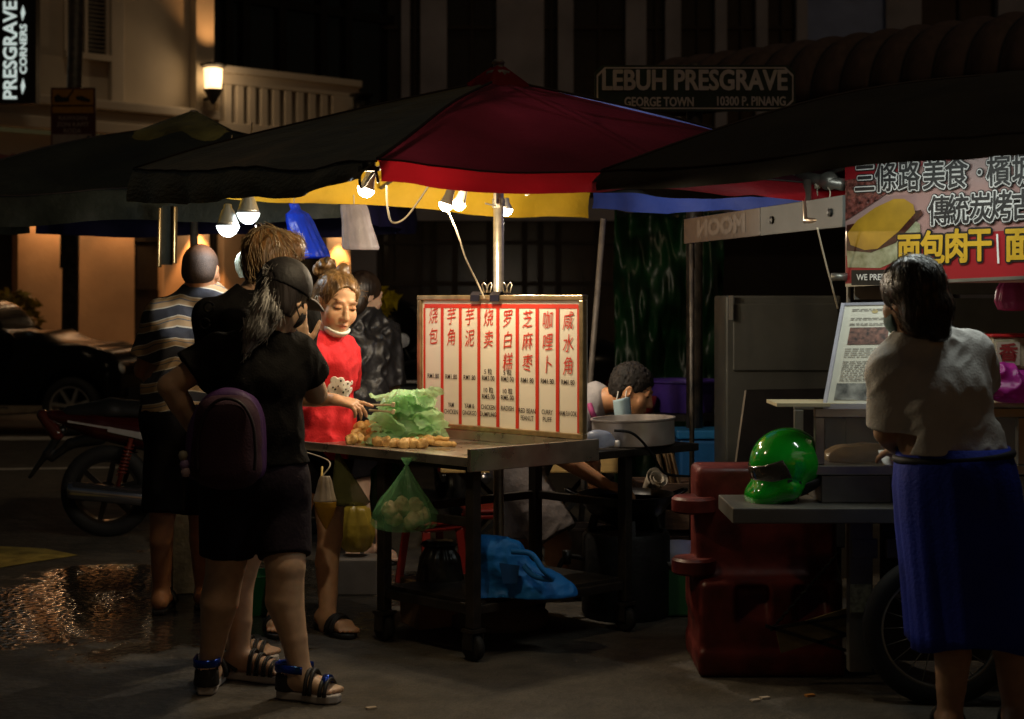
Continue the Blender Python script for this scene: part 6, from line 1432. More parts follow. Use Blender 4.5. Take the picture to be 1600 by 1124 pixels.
# ---- A: woman in black with cap, purple bag
def woman_front():
    J = dict(pelvis=P(400,752,5.56), waist=P(396,668,5.54), chest=P(402,590,5.52), neck=P(420,528,5.52), shL=P(338,556,5.47), shR=P(466,556,5.60), elL=P(266,604,5.42), wrL=P(318,690,5.50),
             elR=P(493,614,5.72), wrR=P(472,545,5.86), hipL=P(360,790,5.54), hipR=P(438,790,5.58), knL=P(353,885,5.54), knR=P(446,886,5.50), anL=P(326,1048,5.60), anR=P(469,1050,5.47), toL=G(338,5.80,.03), toR=P(526,1088,5.42))
    d = dict(chest=(.086,.060), waist=(.092,.046), hip=(.112,.058), arm=(.053,.044,.043,.028), leg=(.096,.072,.069,.038), sr=.048, nr=.048)
    t = thing('person', 'woman in black with a pale brimmed cap, grey ponytail and purple bag on her back', 'person', G(395,5.55))
    f = V((.54,.80,-.26)); c = P(444,464,5.50); R = frame(f, (.12,0,1))
    hands = [((J['wrR'], P(464,500,5.84)-J['wrR'], V((-.2,-.9,.1)), 1, (.25,.2,.2,.25)), dict(sc=.95, spread=.4)), ((J['wrL'], V((.5,.3,-.5)), V((-.6,-.6,0)), -1, (.5,.5,.5,.5)), dict(sc=.95))]
    build_skin(t, J, d, skin('skin_pale', (.52,.34,.22)), hands, c, R, .95, .028, h=.0052, fsc=1.0)
    hemz = P(400,722,5.55)
    tshirt(t, J, d, M_BSH, .016, .56, .030, hem=(hemz, (-.02,0,-1)), neckr=.072, seed=5, amp=.014)
    shorts(t, J, d, mat('purple_black_shorts', (.010,.006,.011), .85, var=.3, vscale=6, bump=.25, bscale=70, spec=.2), .014, .84, .016, top=(P(400,672,5.55), (0,0,1)), amp=.008)
    W = lambda x, y, z: c+R@V((x*.95,y*.95,z*.95))
    S = SDF(c-V((.16,.16,.12)), c+V((.16,.16,.17)), .004); S.ell(W(0,-.018,.036), (.089,.106,.098), R); S.ell(W(0,-.04,-.03), (.080,.082,.085), R, k=.02); S.ell(W(0,.115,-.045), (.085,.105,.085), R, k=.008, op='sub'); S.cut(W(0,0,-.075), R@V((0,0,-1)))
    ho = S.obj('hair', hairmat('hair_dark', (.010,.008,.008), (.035,.028,.026)), t)
    S = SDF(c-V((.17,.17,.05)), c+V((.17,.17,.17)), .0045); S.ell(W(0,-.014,.040), (.094,.110,.104), R); S.cut(W(0,0,.020), R@V((0,-.12,-1))); S.ell(W(0,-.115,.045), (.035,.03,.022), R, op='sub', k=.004); S.ell(W(0,-.014,.142), .008, k=.004)
    cp = S.obj('cap', mat('cap_black', (.008,.007,.007), .65, bump=.25, bscale=60, spec=.2), t)
    mb = MB()
    def br(u, v):
        a = (u-.5)*2.0; r = 1+v*.70; return W(.082*math.sin(a)*(1+.25*v), .060+.050*math.cos(a)-.012+.085*v*math.cos(a*.75), .026-.030*v*v-.018*(1-math.cos(a)))
    mb.sheet(br, 20, 6); mb.obj('brim', mat('brim_grey', (.30,.28,.28), .7), cp, True, solid=.006)
    # ponytail
    S = SDF(c-V((.32,.2,.42)), c+V((.12,.2,.1)), .005); p0 = W(0,-.105,.045)
    q = lambda x, y, Y=5.42: P(x, y, Y)
    S.chain([p0, q(424,452,5.43), q(414,480,5.40), q(400,515,5.38), q(385,548,5.37)], [.022,.030,.036,.034,.010], .02); S.chain([q(424,455,5.43), q(428,490,5.41), q(418,520,5.40)], [.022,.026,.008], .02)
    S.noise(lambda p: (vnoise(p*np.array([60,60,7],dtype=np.float32))-.5)*.014)
    po = S.obj('ponytail', hairmat('hair_ash', (.12,.115,.11), (.42,.40,.365), .42), t); strands(po, MATS['hair_ash'], p0+V((.06,0,.10)), 420, .12, .0011, 3, .004)
    mb = MB(); mb.lathe([(.024,-.012),(.027,0),(.024,.012)], p0, 16, R=axis_R(q(424,452,5.43)-p0)); mb.obj('hair_tie', M_BLACKM, t, True)
    # black mask: covers mouth and the loop over the ear
    S = SDF(c-V((.16,.16,.16)), c+V((.16,.16,.08)), .004); S.ell(W(0,.032,-.052), (.066,.080,.060), R); S.cut(W(0,.045,0), R@V((0,-1,0))); S.cut(W(0,0,-.012), R@V((0,.2,1))); S.obj('mask', mat('mask_black', (.012,.011,.012), .8), t)
    mb = MB(); mb.tube(curve_pts([W(.066,.05,-.03), W(.080,.012,.01), W(.086,-.015,.018), W(.084,-.018,-.02), W(.068,.04,-.065)]), .0025, 6); mb.obj('mask_loop', MATS['mask_black'], t, True)
    # bag: D shaped purple backpack hanging low on the back
    S = SDF(P(290,770,5.5)-V((.05,.3,.05)), P(420,600,5.4)+V((.05,.2,.05)), .006)
    Y0 = 5.33
    for y, xa, xb in ((640,335,372),(660,324,388),(690,318,392),(722,316,390),(738,320,386)): S.cone(P(xa,y,Y0), P(xb,y,Y0), .034, None, .05)
    for x in (335,355,375): S.cone(P(x,648,Y0), P(x,735,Y0), .050, .052, .05)
    S.cut((0,Y0-.062,0), (0,-1,-.05)); b = S.obj('bag', mat('bag_maroon', (.035,.010,.022), .75, var=.2, vscale=5, bump=.25, bscale=140), t)
    mb = MB(); path = [P(x, y, Y0-.058) for x, y in ((309,735),(308,700),(314,664),(330,634),(353,623),(378,632),(394,660),(399,700),(398,735))]; mb.tube(curve_pts(path, 8), .006, 8); mb.obj('piping', mat('piping_black', (.012,.006,.01), .5), b, True)
    S = SDF(P(300,770,5.5)-V((.06,.3,.05)), P(420,590,5.4)+V((.06,.2,.05)), .006)
    path = curve_pts([P(x, y, Y0+.03) for x, y in ((303,742),(302,700),(308,664),(326,632),(352,619),(380,626),(397,654),(401,700),(400,742))], 4)
    for i in range(len(path)-1): S.cone(path[i], path[i+1], .017, None, .03); S.cone(path[i]+V((0,.05,0)), path[i+1]+V((0,.05,0)), .017, None, .03)
    S.obj('side_panel', mat('bag_purple', (.060,.022,.10), .6, var=.2, vscale=6, bump=.2, bscale=100), b)
    mb = MB(); mb.tube(curve_pts([P(325,640,5.40), P(345,580,5.36), P(400,520,5.42), P(440,540,5.5)]), .012, 8) if False else None
    for y, m_ in ((712,(.30,.28,.22)),(726,(.22,.16,.32)),(738,(.35,.26,.30))):
        mb = MB(); mb.lathe([(0,-.018),(.012,-.014),(.017,0),(.012,.014),(0,.018)], P(286+(y-712)*.15,y,5.30), 14); mb.obj('charm', mat('charm_%d' % y, m_, .5), b, True)
    blue = mat('iridescent_blue', (.01,.10,.30), .18, metal=.7, var=.6, vscale=25, col2=(.02,.06,.55))
    for s_ in 'LR': footwear(t, J, s_, 'sport', M_WSOLE, M_BRUB, .030, acc=blue)
woman_front()

# ---- B: blond man behind her
def man_blond():
    J = dict(pelvis=P(402,690,5.88), waist=P(400,625,5.88), chest=P(398,540,5.86), neck=P(402,466,5.85), shL=P(332,496,5.78), shR=P(468,496,5.98), elL=P(352,600,5.98), wrL=P(400,615,6.18), elR=P(462,606,6.10), wrR=P(440,612,6.28),
             hipL=P(380,720,5.90), hipR=P(428,720,5.96), knL=P(384,868,5.82), knR=P(362,860,6.08), anL=P(374,1020,5.77), anR=P(360,1000,6.06), toL=P(448,1057,5.70), toR=P(430,1020,6.02))
    J['hipR'], J['hipL'] = P(372,720,5.98), P(425,720,5.88); 
    J['hipL'], J['hipR'] = P(398,715,5.84), P(385,715,6.0)
    d = dict(chest=(.105,.075), waist=(.10,.055), hip=(.11,.04), arm=(.05,.042,.042,.028), leg=(.085,.062,.056,.036), sr=.055, nr=.056)
    t = thing('person', 'taller man with blond streaked hair in black, standing behind the woman with the cap', 'person', G(385,5.8))
    f = V((.75,.62,-.12)); c = P(428,413,5.86); R = frame(f, (0,0,1))
    build_skin(t, J, d, skin('skin_tan', (.46,.29,.19)), [((J['wrL'], V((.6,.5,0)), V((0,0,1)), -1, (.3,)*4), {}), ((J['wrR'], V((.1,.8,0)), V((0,0,1)), 1, (.3,)*4), {})], c, R, 1.0, .028, h=.0055)
    tshirt(t, J, d, mat('black_cotton', (.006,.0055,.005), .95, bump=.3, bscale=110, spec=.12), .016, .6, .03, hem=(P(400,735,5.88), (0,0,-1)), neckr=.074, seed=8)
    shorts(t, J, d, M_BSHO, .012, .9, .03, top=(P(400,690,5.9), (0,0,1)))
    W = lambda x, y, z: c+R@V((x,y,z))
    S = SDF(c-V((.17,.17,.15)), c+V((.17,.17,.17)), .004); S.ell(W(0,-.020,.042), (.094,.112,.096), R); S.ell(W(0,-.055,-.02), (.078,.062,.075), R, k=.03); S.ell(W(.0,.05,.075), (.085,.06,.05), R, k=.03); S.ell(W(0,.125,-.045), (.082,.105,.075), R, k=.01, op='sub')
    for x in (-1,1): S.ell(W(x*.09,.0,-.03), (.03,.035,.045), R, k=.01, op='sub')
    S.cut(W(0,0,-.082), R@V((0,-.1,-1)))
    RR = np.array(R)
    S.noise(lambda p: (vnoise(((p-np.array(c))@RR).astype(np.float32)*np.array([75,12,12],dtype=np.float32))-.5)*.012+(vnoise(((p-np.array(c))@RR).astype(np.float32)*np.array([150,20,20],dtype=np.float32))-.5)*.005)
    def hc(vs):
        q = (vs-np.array(c))@RR; z = q[:,2]; n_ = vnoise((q*np.array([90,14,14])).astype(np.float32)); k = np.clip((z+.045)/.05, 0, 1)*(.35+.9*n_); dark = np.array((.07,.05,.04)); br = np.array((1,.72,.42)); return dark+(br-dark)*np.clip(k,0,1)[:,None]
    S.obj('hair', mat('hair_blond', (.14,.090,.042), .42, var=.5, vscale=40, attr=True, bump=.8, bscale=90, stretch=(1,1,.25)), t, colf=hc); hb_ = [o for o in t.children if o.name.startswith('hair')][0]
    strands(hb_, hairmat('hair_blond_strand', (.12,.075,.035), (.50,.35,.18)), W(0,-.06,.12), 520, .11, .0011, 5, .005)
    # black rucksack with loops
    S = SDF(P(300,620,5.75)-V((.05,.2,.05)), P(420,440,5.7)+V((.05,.2,.05)), .006); S.box((P(374,0,5.74).x, 5.74, P(0,540,5.74).z), (.13,.12,.28), R=Matrix.Rotation(.25,3,'Z')@Matrix.Rotation(-.12,3,'Y'), rnd=.045); S.noise(folds(3,.006))
    b = S.obj('rucksack', mat('rucksack_black', (.006,.0055,.005), .8, bump=.3, bscale=50, spec=.2), t)
    mb = MB()
    for x, y in ((322,480),(316,506)): mb.tube([P(x+13*math.cos(a)*.6+4, y+8*math.sin(a), 5.62) for a in [k*.6 for k in range(11)]], .0045, 6)
    mb.obj('strap_loop', M_BLACKM, b, True)
    for s_ in 'LR': footwear(t, J, s_, 'strappy', M_WSOLE, M_BRUB, .030)
man_blond()

# ---- C: older man in striped polo
def stripes():
    m = bpy.data.materials.new('striped_polo'); m.use_nodes = True; t = m.node_tree; n = t.nodes; L = t.links; b = n['Principled BSDF']
    ge = n.new('ShaderNodeTexCoord'); sx = n.new('ShaderNodeSeparateXYZ'); L.new(ge.outputs['Object'], sx.inputs[0])
    nz = n.new('ShaderNodeTexNoise'); nz.inputs['Scale'].default_value = 5; L.new(ge.outputs['Object'], nz.inputs['Vector'])
    ad = n.new('ShaderNodeMath'); ad.operation = 'MULTIPLY_ADD'; L.new(nz.outputs[0], ad.inputs[0]); ad.inputs[1].default_value = .05; L.new(sx.outputs[2], ad.inputs[2])
    ab = n.new('ShaderNodeMath'); ab.operation = 'ABSOLUTE'; L.new(sx.outputs[0], ab.inputs[0])
    sb = n.new('ShaderNodeMath'); sb.operation = 'MULTIPLY_ADD'; L.new(ab.outputs[0], sb.inputs[0]); sb.inputs[1].default_value = .22; L.new(ad.outputs[0], sb.inputs[2])
    mu = n.new('ShaderNodeMath'); mu.operation = 'MULTIPLY'; L.new(sb.outputs[0], mu.inputs[0]); mu.inputs[1].default_value = 1/.092
    fr = n.new('ShaderNodeMath'); fr.operation = 'FRACT'; L.new(mu.outputs[0], fr.inputs[0])
    r = n.new('ShaderNodeValToRGB'); L.new(fr.outputs[0], r.inputs[0]); r.color_ramp.interpolation = 'CONSTANT'
    navy, tan, wh, gr = (.028,.030,.042,1), (.34,.225,.115,1), (.50,.45,.36,1), (.10,.10,.11,1)
    e = r.color_ramp.elements; e[0].position = 0; e[0].color = navy; e[1].position = .50; e[1].color = wh
    for p_, c_ in ((.55,tan),(.78,gr),(.83,tan),(.95,wh)): x = e.new(p_); x.color = c_
    L.new(r.outputs[0], b.inputs['Base Color']); b.inputs['Roughness'].default_value = .85
    bz = n.new('ShaderNodeTexNoise'); bz.inputs['Scale'].default_value = 140; bp = n.new('ShaderNodeBump'); bp.inputs['Strength'].default_value = .3; bp.inputs['Distance'].default_value = .004; L.new(bz.outputs[0], bp.inputs['Height']); L.new(bp.outputs[0], b.inputs['Normal'])
    return m
def man_striped():
    J = dict(pelvis=P(285,655,7.05), waist=P(292,600,7.05), chest=P(302,535,7.03), neck=P(316,464,7.03), shL=P(254,494,7.0), shR=P(368,490,7.08), elL=P(224,578,7.02), wrL=P(262,596,7.25), elR=P(385,580,7.12), wrR=P(345,598,7.32),
             hipL=P(264,672,7.03), hipR=P(312,672,7.08), knL=P(254,805,6.96), knR=P(314,805,7.12), anL=P(252,926,7.0), anR=P(318,924,7.12), toL=G(262,7.2,.03), toR=G(330,7.32,.03))
    d = dict(chest=(.108,.075), waist=(.108,.062), hip=(.108,.055), arm=(.050,.042,.042,.028), leg=(.085,.058,.052,.036), sr=.058, nr=.060)
    t = thing('person', 'older balding man in a tan and navy striped polo shirt seen from behind', 'person', G(285,7.02))
    f = V((.16,.96,-.12)); c = P(315,424,7.03); R = frame(f)
    build_skin(t, J, d, skin('skin_brown', (.36,.17,.085)), [((J['wrL'], V((.5,.7,0)), V((0,0,1)), -1, (.4,)*4), {}), ((J['wrR'], V((-.2,.8,0)), V((0,0,1)), 1, (.4,)*4), {})], c, R, 1.0, .022, h=.006)
    tshirt(t, J, d, stripes(), .018, .78, .034, hem=(P(285,642,7.05), (0,0,-1)), neckr=.066, seed=11, amp=.014, h=.007)
    S = SDF(J['neck']-V((.12,.12,.06)), J['neck']+V((.12,.12,.1)), .004); nk = J['neck']+V((0,0,.03)); S.cone(nk-V((0,0,.015)), nk+V((0,.01,.018)), .078, .070, .01); S.cone(nk-V((0,0,.03)), nk+V((0,.01,.06)), .066, .062, .004, op='sub'); S.cut(nk+V((0,0,.022)), (0,.2,1)); S.cut(nk-V((0,0,.02)), (0,0,-1)); S.obj('collar', mat('collar_grey', (.16,.155,.16), .85, var=.4, vscale=30), t)
    shorts(t, J, d, mat('shorts_black', (.006,.005,.005), .9, spec=.12), .02, .97, .04, top=(P(285,625,7.05), (0,0,1)), h=.007)
    W = lambda x, y, z: c+R@V((x,y,z))
    S = SDF(c-V((.16,.16,.12)), c+V((.16,.16,.16)), .0045); S.ell(W(0,-.022,.032), (.0795,.0965,.0895), R); S.ell(W(0,-.04,-.015), (.0765,.068,.065), R, k=.02); S.ell(W(0,.12,0), (.09,.095,.12), R, k=.01, op='sub')
    for x in (-1,1): S.ell(W(x*.085,.01,-.025), (.03,.035,.04), R, k=.008, op='sub')
    S.cut(W(0,0,-.060), R@V((0,.2,-1)))
    def hc(vs):
        q = (vs-np.array(c))@np.array(R); k = np.clip((q[:,2]-.055)/.05, 0, 1); return np.stack([1+k*2.2,1+k*1.4,1+k*.9], -1)
    S.obj('hair', mat('hair_cropped', (.040,.022,.013), .7, var=.4, vscale=120, bump=.6, bscale=300, bdist=.004, attr=True), t, colf=hc)
    for s_ in 'LR': footwear(t, J, s_, 'slipper', M_BRUB, M_BRUB, .022, 'slipper')
man_striped()

# ---- D: vendor in red
def vendor():
    J = dict(pelvis=P(500,712,6.86), waist=P(506,650,6.86), chest=P(512,576,6.84), neck=P(511,533,6.84), shL=P(544,553,6.97), shR=P(480,553,6.70), elL=P(536,630,7.12), wrL=P(512,690,7.10), elR=P(478,622,6.56), wrR=P(524,625,6.44),
             hipL=P(512,724,6.92), hipR=P(482,724,6.76), knL=P(516,836,6.78), knR=P(452,836,6.72), anL=P(512,972,6.60), anR=P(432,962,6.64), toL=P(548,1002,6.44), toR=P(432,1000,6.44))
    d = dict(chest=(.080,.038), waist=(.080,.030), hip=(.098,.040), arm=(.041,.036,.035,.025), leg=(.082,.056,.052,.034), sr=.044, nr=.046)
    t = thing('person', 'stall vendor in a red T-shirt with hair bun and chin mask, pointing over tray', 'person', G(495,6.72))
    f = V((.52,-.80,-.36)); c = P(526,474,6.78); R = frame(f, (.10,0,1)); hs = 1.09
    tip = P(576,641,6.42)
    hands = [((J['wrR'], P(556,632,6.42)-J['wrR'], V((.15,-.35,1)), -1, (.06,.42,.55,.6)), dict(sc=.97, spread=.5, tcurl=.45)), ((J['wrL'], V((0,0,-1)), V((.6,.6,0)), 1, (.3,)*4), dict(sc=.92))]
    build_skin(t, J, d, skin('skin_warm', (.56,.325,.19)), hands, c, R, hs, .020, colf=face_cols(c, R, hs), h=.0042, fsc=.95)
    red = mat('red_jersey', (.60,.014,.022), .85, var=.12, vscale=4, bump=.25, bscale=130)
    def low(S): S.cone(P(500,700,6.86), P(503,660,6.86), .112, .105, .04)
    tshirt(t, J, d, red, .016, .60, .03, hem=(P(500,716,6.84), (0,0,-1)), neckr=.066, seed=21, amp=.024, h=.005, low=low, noff=(.01,-.02,.004))
    sd_ = shorts(t, J, d, M_BSHO, .014, .55, .03, top=(P(500,690,6.86), (0,0,1)))
    W = lambda x, y, z: c+R@V((x*hs,y*hs,z*hs))
    RR = np.array(R)
    S = SDF(c-V((.18,.18,.15)), c+V((.18,.18,.22)), .0035); S.ell(W(0,-.022,.040), (.085*hs,.103*hs,.088*hs), R); S.ell(W(0,-.05,-.02), (.078*hs,.066*hs,.07*hs), R, k=.03)
    S.ell(W(0,.108,.004), (.083*hs,.090*hs,.100*hs), R, k=.010, op='sub'); S.cut(W(0,0,-.06), R@V((0,0,-1)))
    for x in (-1,1): S.ell(W(x*.09,.012,-.015), (.026,.03,.04), R, k=.006, op='sub')
    S.noise(lambda p: (vnoise(((p-np.array(c))@RR).astype(np.float32)*np.array([60,11,11],dtype=np.float32))-.5)*.013+(vnoise(((p-np.array(c))@RR).astype(np.float32)*np.array([130,30,30],dtype=np.float32))-.5)*.006)
    hb = hairmat('hair_brown', (.030,.016,.009), (.24,.13,.05), .36)
    S.ell(W(-.02,-.05,.130), (.030,.030,.030), R, k=.02)
    hr = S.obj('hair', hb, t); strands(hr, hairmat('hair_brown_strand', (.05,.028,.014), (.42,.25,.10)), W(-.03,-.05,.14), 520, .08, .0009, 6, .006, .05)
    b = P(508,421,6.86); S = SDF(b-V((.09,.09,.09)), b+V((.09,.09,.09)), .0035); S.ell(b+V((0,0,.008)), (.042,.036,.036)); S.ell(b+V((.018,0,.022)), (.022,.024,.028), k=.01); S.ell(b+V((-.025,0,-.005)), (.024,.024,.024), k=.01); S.noise(lambda p: ridge(p*np.array([1,1,1],dtype=np.float32), 36, 4, .016)+ridge(p, 80, 9, .006)); S.obj('hair_bun', hb, t)
    # loose strands along the hairline
    mb = MB(); r3 = random.Random(9)
    for k in range(26):
        x = r3.uniform(-.085,.085); p = W(x, r3.uniform(.0,.06), .10+r3.uniform(-.02,.02)-abs(x)*.5); mb.tube(curve_pts([p, p+R@V((x*.25, r3.uniform(-.01,.02), r3.uniform(.0,.018))), p+R@V((x*.55, r3.uniform(-.02,.03), r3.uniform(-.045,.01)))], 5), .0008, 4)
    mb.obj('loose_hair', hb, t, True)
    # mask under the chin with ear loops
    S = SDF(c-V((.15,.15,.17)), c+V((.15,.15,.02)), .0035); S.ell(W(0,.045,-.082), (.060*hs,.060*hs,.043*hs), R, k=.004); S.ell(W(0,.043,-.064), (.055*hs,.054*hs,.047*hs), R, op='sub'); S.cut(W(0,.1,-.090), R@V((0,.30,1))); S.cut(W(0,.024,0), R@V((0,-1,-.25)))
    ms = mat('mask_white', (.66,.70,.66), .8, var=.1, bump=.2, bscale=60)
    S.noise(lambda p: (vnoise(((p-np.array(c))@RR).astype(np.float32)*np.array([6,6,120],dtype=np.float32))-.5)*.004); S.obj('mask', ms, t)
    mb = MB()
    for x in (-1,1): mb.tube(curve_pts([W(x*.062,.038,-.082), W(x*.078,.014,-.03), W(x*.087,-.012,.018), W(x*.086,-.024,-.01), W(x*.068,.012,-.088)], 8), .0022, 6)
    mb.obj('mask_loop', ms, t, True)
    # plain abstract print on the chest
    lo, hi = bounds({k: v for k, v in J.items() if k[:2] in ('ch','wa')}, .2)
    fn = V((.52,-.85,0)).normalized(); sx = V((fn.y*-1, fn.x, 0)); pc = J['chest']+V((.0,0,-.05))+sx*.02
    r4 = random.Random(12)
    def print_blobs(nm, m, items, infl):
        S = SDF(pc-V((.18,.18,.14)), pc+V((.18,.18,.14)), .004); torso(S, J, d, .016+infl)
        M2 = SDF(pc-V((.18,.18,.14)), pc+V((.18,.18,.14)), .004)
        for a, b_, r in items: q = pc+sx*a+V((0,0,b_)); M2.cone(q-fn*.02, q+fn*.2, r, None, .006)
        S.noise(folds(21,.024)); S.F = np.maximum(S.F, M2.F); S.obj(nm, m, sh_)
    sh_ = [o for o in t.children if o.name.startswith('shirt')][0]
    print_blobs('print', mat('print_white', (.68,.62,.55), .8), [(-.045,.004,.018),(-.05,-.03,.022),(-.012,-.005,.022),(-.014,-.045,.026),(.026,-.02,.020),(.03,-.055,.022),(.058,-.012,.012),(.058,-.045,.016),(.0,-.075,.024),(-.045,-.068,.02)], .0035)
    print_blobs('print_specks', mat('print_black', (.02,.015,.015), .8), [(-.05+.11*((k*37)%23)/23, -.085+.09*((k*29)%19)/19, .0035+.0012*(k%3)) for k in range(22)], .006)
    for s_ in 'LR': footwear(t, J, s_, 'slipper', M_BRUB, M_BRUB, .020, 'slipper')
vendor()

# ---- E: person in black jacket behind the vendor
def person_jacket():
    J = dict(pelvis=P(566,690,8.4), waist=P(566,630,8.4), chest=P(566,555,8.4), neck=P(568,500,8.4), shL=P(530,522,8.35), shR=P(600,528,8.45), elL=P(528,595,8.35), wrL=P(545,640,8.2), elR=P(612,605,8.45), wrR=P(600,655,8.3),
             hipL=P(550,705,8.38), hipR=P(584,705,8.44), knL=P(562,775,8.36), knR=P(592,780,8.42), anL=P(570,850,8.38), anR=P(599,852,8.42), toL=P(540,866,8.22), toR=P(610,876,8.22))
    d = dict(chest=(.10,.06), waist=(.10,.05), hip=(.11,.05), arm=(.05,.045,.04,.028), leg=(.08,.055,.05,.034), sr=.05)
    t = thing('person', 'person with tied dark hair in a loose black jacket and sandals behind the vendor', 'person', G(580,8.4))
    c = P(570,462,8.38); R = frame(V((.75,.55,-.2)))
    build_skin(t, J, d, skin('skin_light', (.52,.34,.24)), [((J['wrL'], V((0,-.3,-1)), V((-1,0,0)), -1, (.3,)*4), {}), ((J['wrR'], V((0,-.3,-1)), V((1,0,0)), 1, (.3,)*4), {})], c, R, 1, .02, h=.007)
    def low(S): S.cone(P(560,640,8.4), P(578,600,8.42), .16, .15, .06); S.cone(P(600,640,8.42), P(590,560,8.42), .10, .08, .05)
    tshirt(t, J, d, mat('jacket_black', (.020,.019,.021), .38, var=.3, vscale=6, bump=.5, bscale=24), .03, .98, .03, hem=(P(566,672,8.4), (0,0,-1)), neckr=.07, seed=31, amp=.035, h=.008, low=low)
    shorts(t, J, d, M_BSHO, .02, .6, .04, top=(P(566,660,8.4), (0,0,1)), h=.008)
    S = SDF(c-V((.2,.2,.25)), c+V((.2,.2,.17)), .006); W = lambda x, y, z: c+R@V((x,y,z)); S.ell(W(0,-.02,.035), (.09,.105,.10), R); S.ell(W(0,-.05,-.05), (.08,.06,.09), R, k=.03); S.ell(W(0,-.13,.0), .04, k=.03); S.ell(W(0,.125,-.03), (.08,.1,.09), R, op='sub', k=.01); S.obj('hair', M_HBLK, t)
    for s_ in 'LR': footwear(t, J, s_, 'slipper', M_BRUB, M_BRUB, .02, 'slipper')
person_jacket()

# ---- F: cook bending over the wok
def cook():
    J = dict(pelvis=P(812,712,7.50), waist=P(845,672,7.45), chest=P(893,645,7.34), neck=P(930,628,7.27), shL=P(915,640,7.48), shR=P(898,660,7.10), elL=P(925,712,7.46), wrL=P(928,762,7.22), elR=P(876,714,6.98), wrR=P(945,757,6.96),
             hipL=P(815,735,7.62), hipR=P(805,735,7.38), knL=P(812,845,7.62), knR=P(872,848,7.28), anL=P(795,925,7.72), anR=P(884,930,7.34), toL=G(855,7.62,.03), toR=G(945,7.24,.03))
    d = dict(chest=(.105,.06), waist=(.105,.05), hip=(.118,.05), arm=(.046,.040,.040,.028), leg=(.092,.066,.056,.036), sr=.052, nr=.056)
    t = thing('person', 'cook in a grey shirt bending over the wok with a mask dangling from one ear', 'person', G(840,7.45))
    f = V((.90,-.24,-.40)); c = P(988,612,7.18); R = frame(f, (.40,0,.9))
    hands = [((J['wrR'], P(985,770,6.93)-J['wrR'], V((.3,-.3,.9)), -1, (.35,.35,.4,.4)), {}), ((J['wrL'], V((.5,-.5,-.4)), V((.3,-.2,.9)), 1, (.4,)*4), {})]
    build_skin(t, J, d, skin('skin_bronze', (.50,.25,.125)), hands, c, R, 1.0, .02, colf=face_cols(c, R), h=.005)
    tshirt(t, J, d, mat('grey_jersey', (.30,.28,.28), .85, bump=.25, bscale=120), .016, .62, .03, hem=(P(808,715,7.5), (-.8,0,-.6)), neckr=.070, seed=41, noff=(.03,0,-.03))
    shorts(t, J, d, mat('shorts_grey', (.15,.125,.115), .85, var=.3, vscale=7, bump=.35, bscale=60), .025, .93, .045, top=(P(830,690,7.5), (.6,0,.8)), amp=.014)
    W = lambda x, y, z: c+R@V((x,y,z))
    S = SDF(c-V((.17,.17,.17)), c+V((.17,.17,.17)), .0042); S.ell(W(0,-.020,.040), (.085,.104,.094), R); S.ell(W(0,-.045,-.01), (.079,.066,.065), R, k=.02); S.ell(W(0,.115,-.022), (.085,.098,.092), R, k=.010, op='sub')
    for x in (-1,1): S.ell(W(x*.088,.004,-.022), (.026,.034,.042), R, k=.006, op='sub')
    S.cut(W(0,0,-.055), R@V((0,.1,-1))); S.noise(lambda p: (vnoise(p*90)-.5)*.008); strands(S.obj('hair', hairmat('hair_short', (.005,.0035,.003), (.014,.009,.007), .8), t), hairmat('hair_matt', (.006,.004,.003), (.02,.013,.01), .7), W(0,-.05,.12), 420, .028, .0008, 8, .003)
    ms = mat('mask_blue', (.36,.50,.56), .8, var=.1, bump=.2, bscale=60)
    a, b = P(955,655,7.02), P(982,640,7.02)
    mb = MB()
    def mk_(u, v): q = P(958+26*u+3*v, 626+26*v+4*u-10*u*(1-v), 7.035-.03*math.sin(math.pi*u)); return q
    mb.sheet(mk_, 8, 8); mb.obj('mask', ms, t, True, solid=.004)
    mb = MB(); mb.tube(curve_pts([P(966,612,7.05), P(964,622,7.03), P(961,634,7.03)], 6), .003, 6); mb.tube(curve_pts([P(979,611,7.03), P(977,622,7.02), P(972,640,7.02)], 6), .003, 6); mb.obj('mask_loop', mat('loop_white', (.62,.58,.52), .8), t, True)
    mb = MB(); mb.tube(curve_pts([P(921,632,7.06), P(925,644,7.04), P(931,656,7.05), P(940,668,7.08)], 6), [.014]*19, 8); mb.obj('apron_strap', mat('apron_pink', (.42,.06,.20), .6), t, True)
    for s_ in 'LR': footwear(t, J, s_, 'slipper', M_BRUB, M_BRUB, .02, 'slipper')
cook()

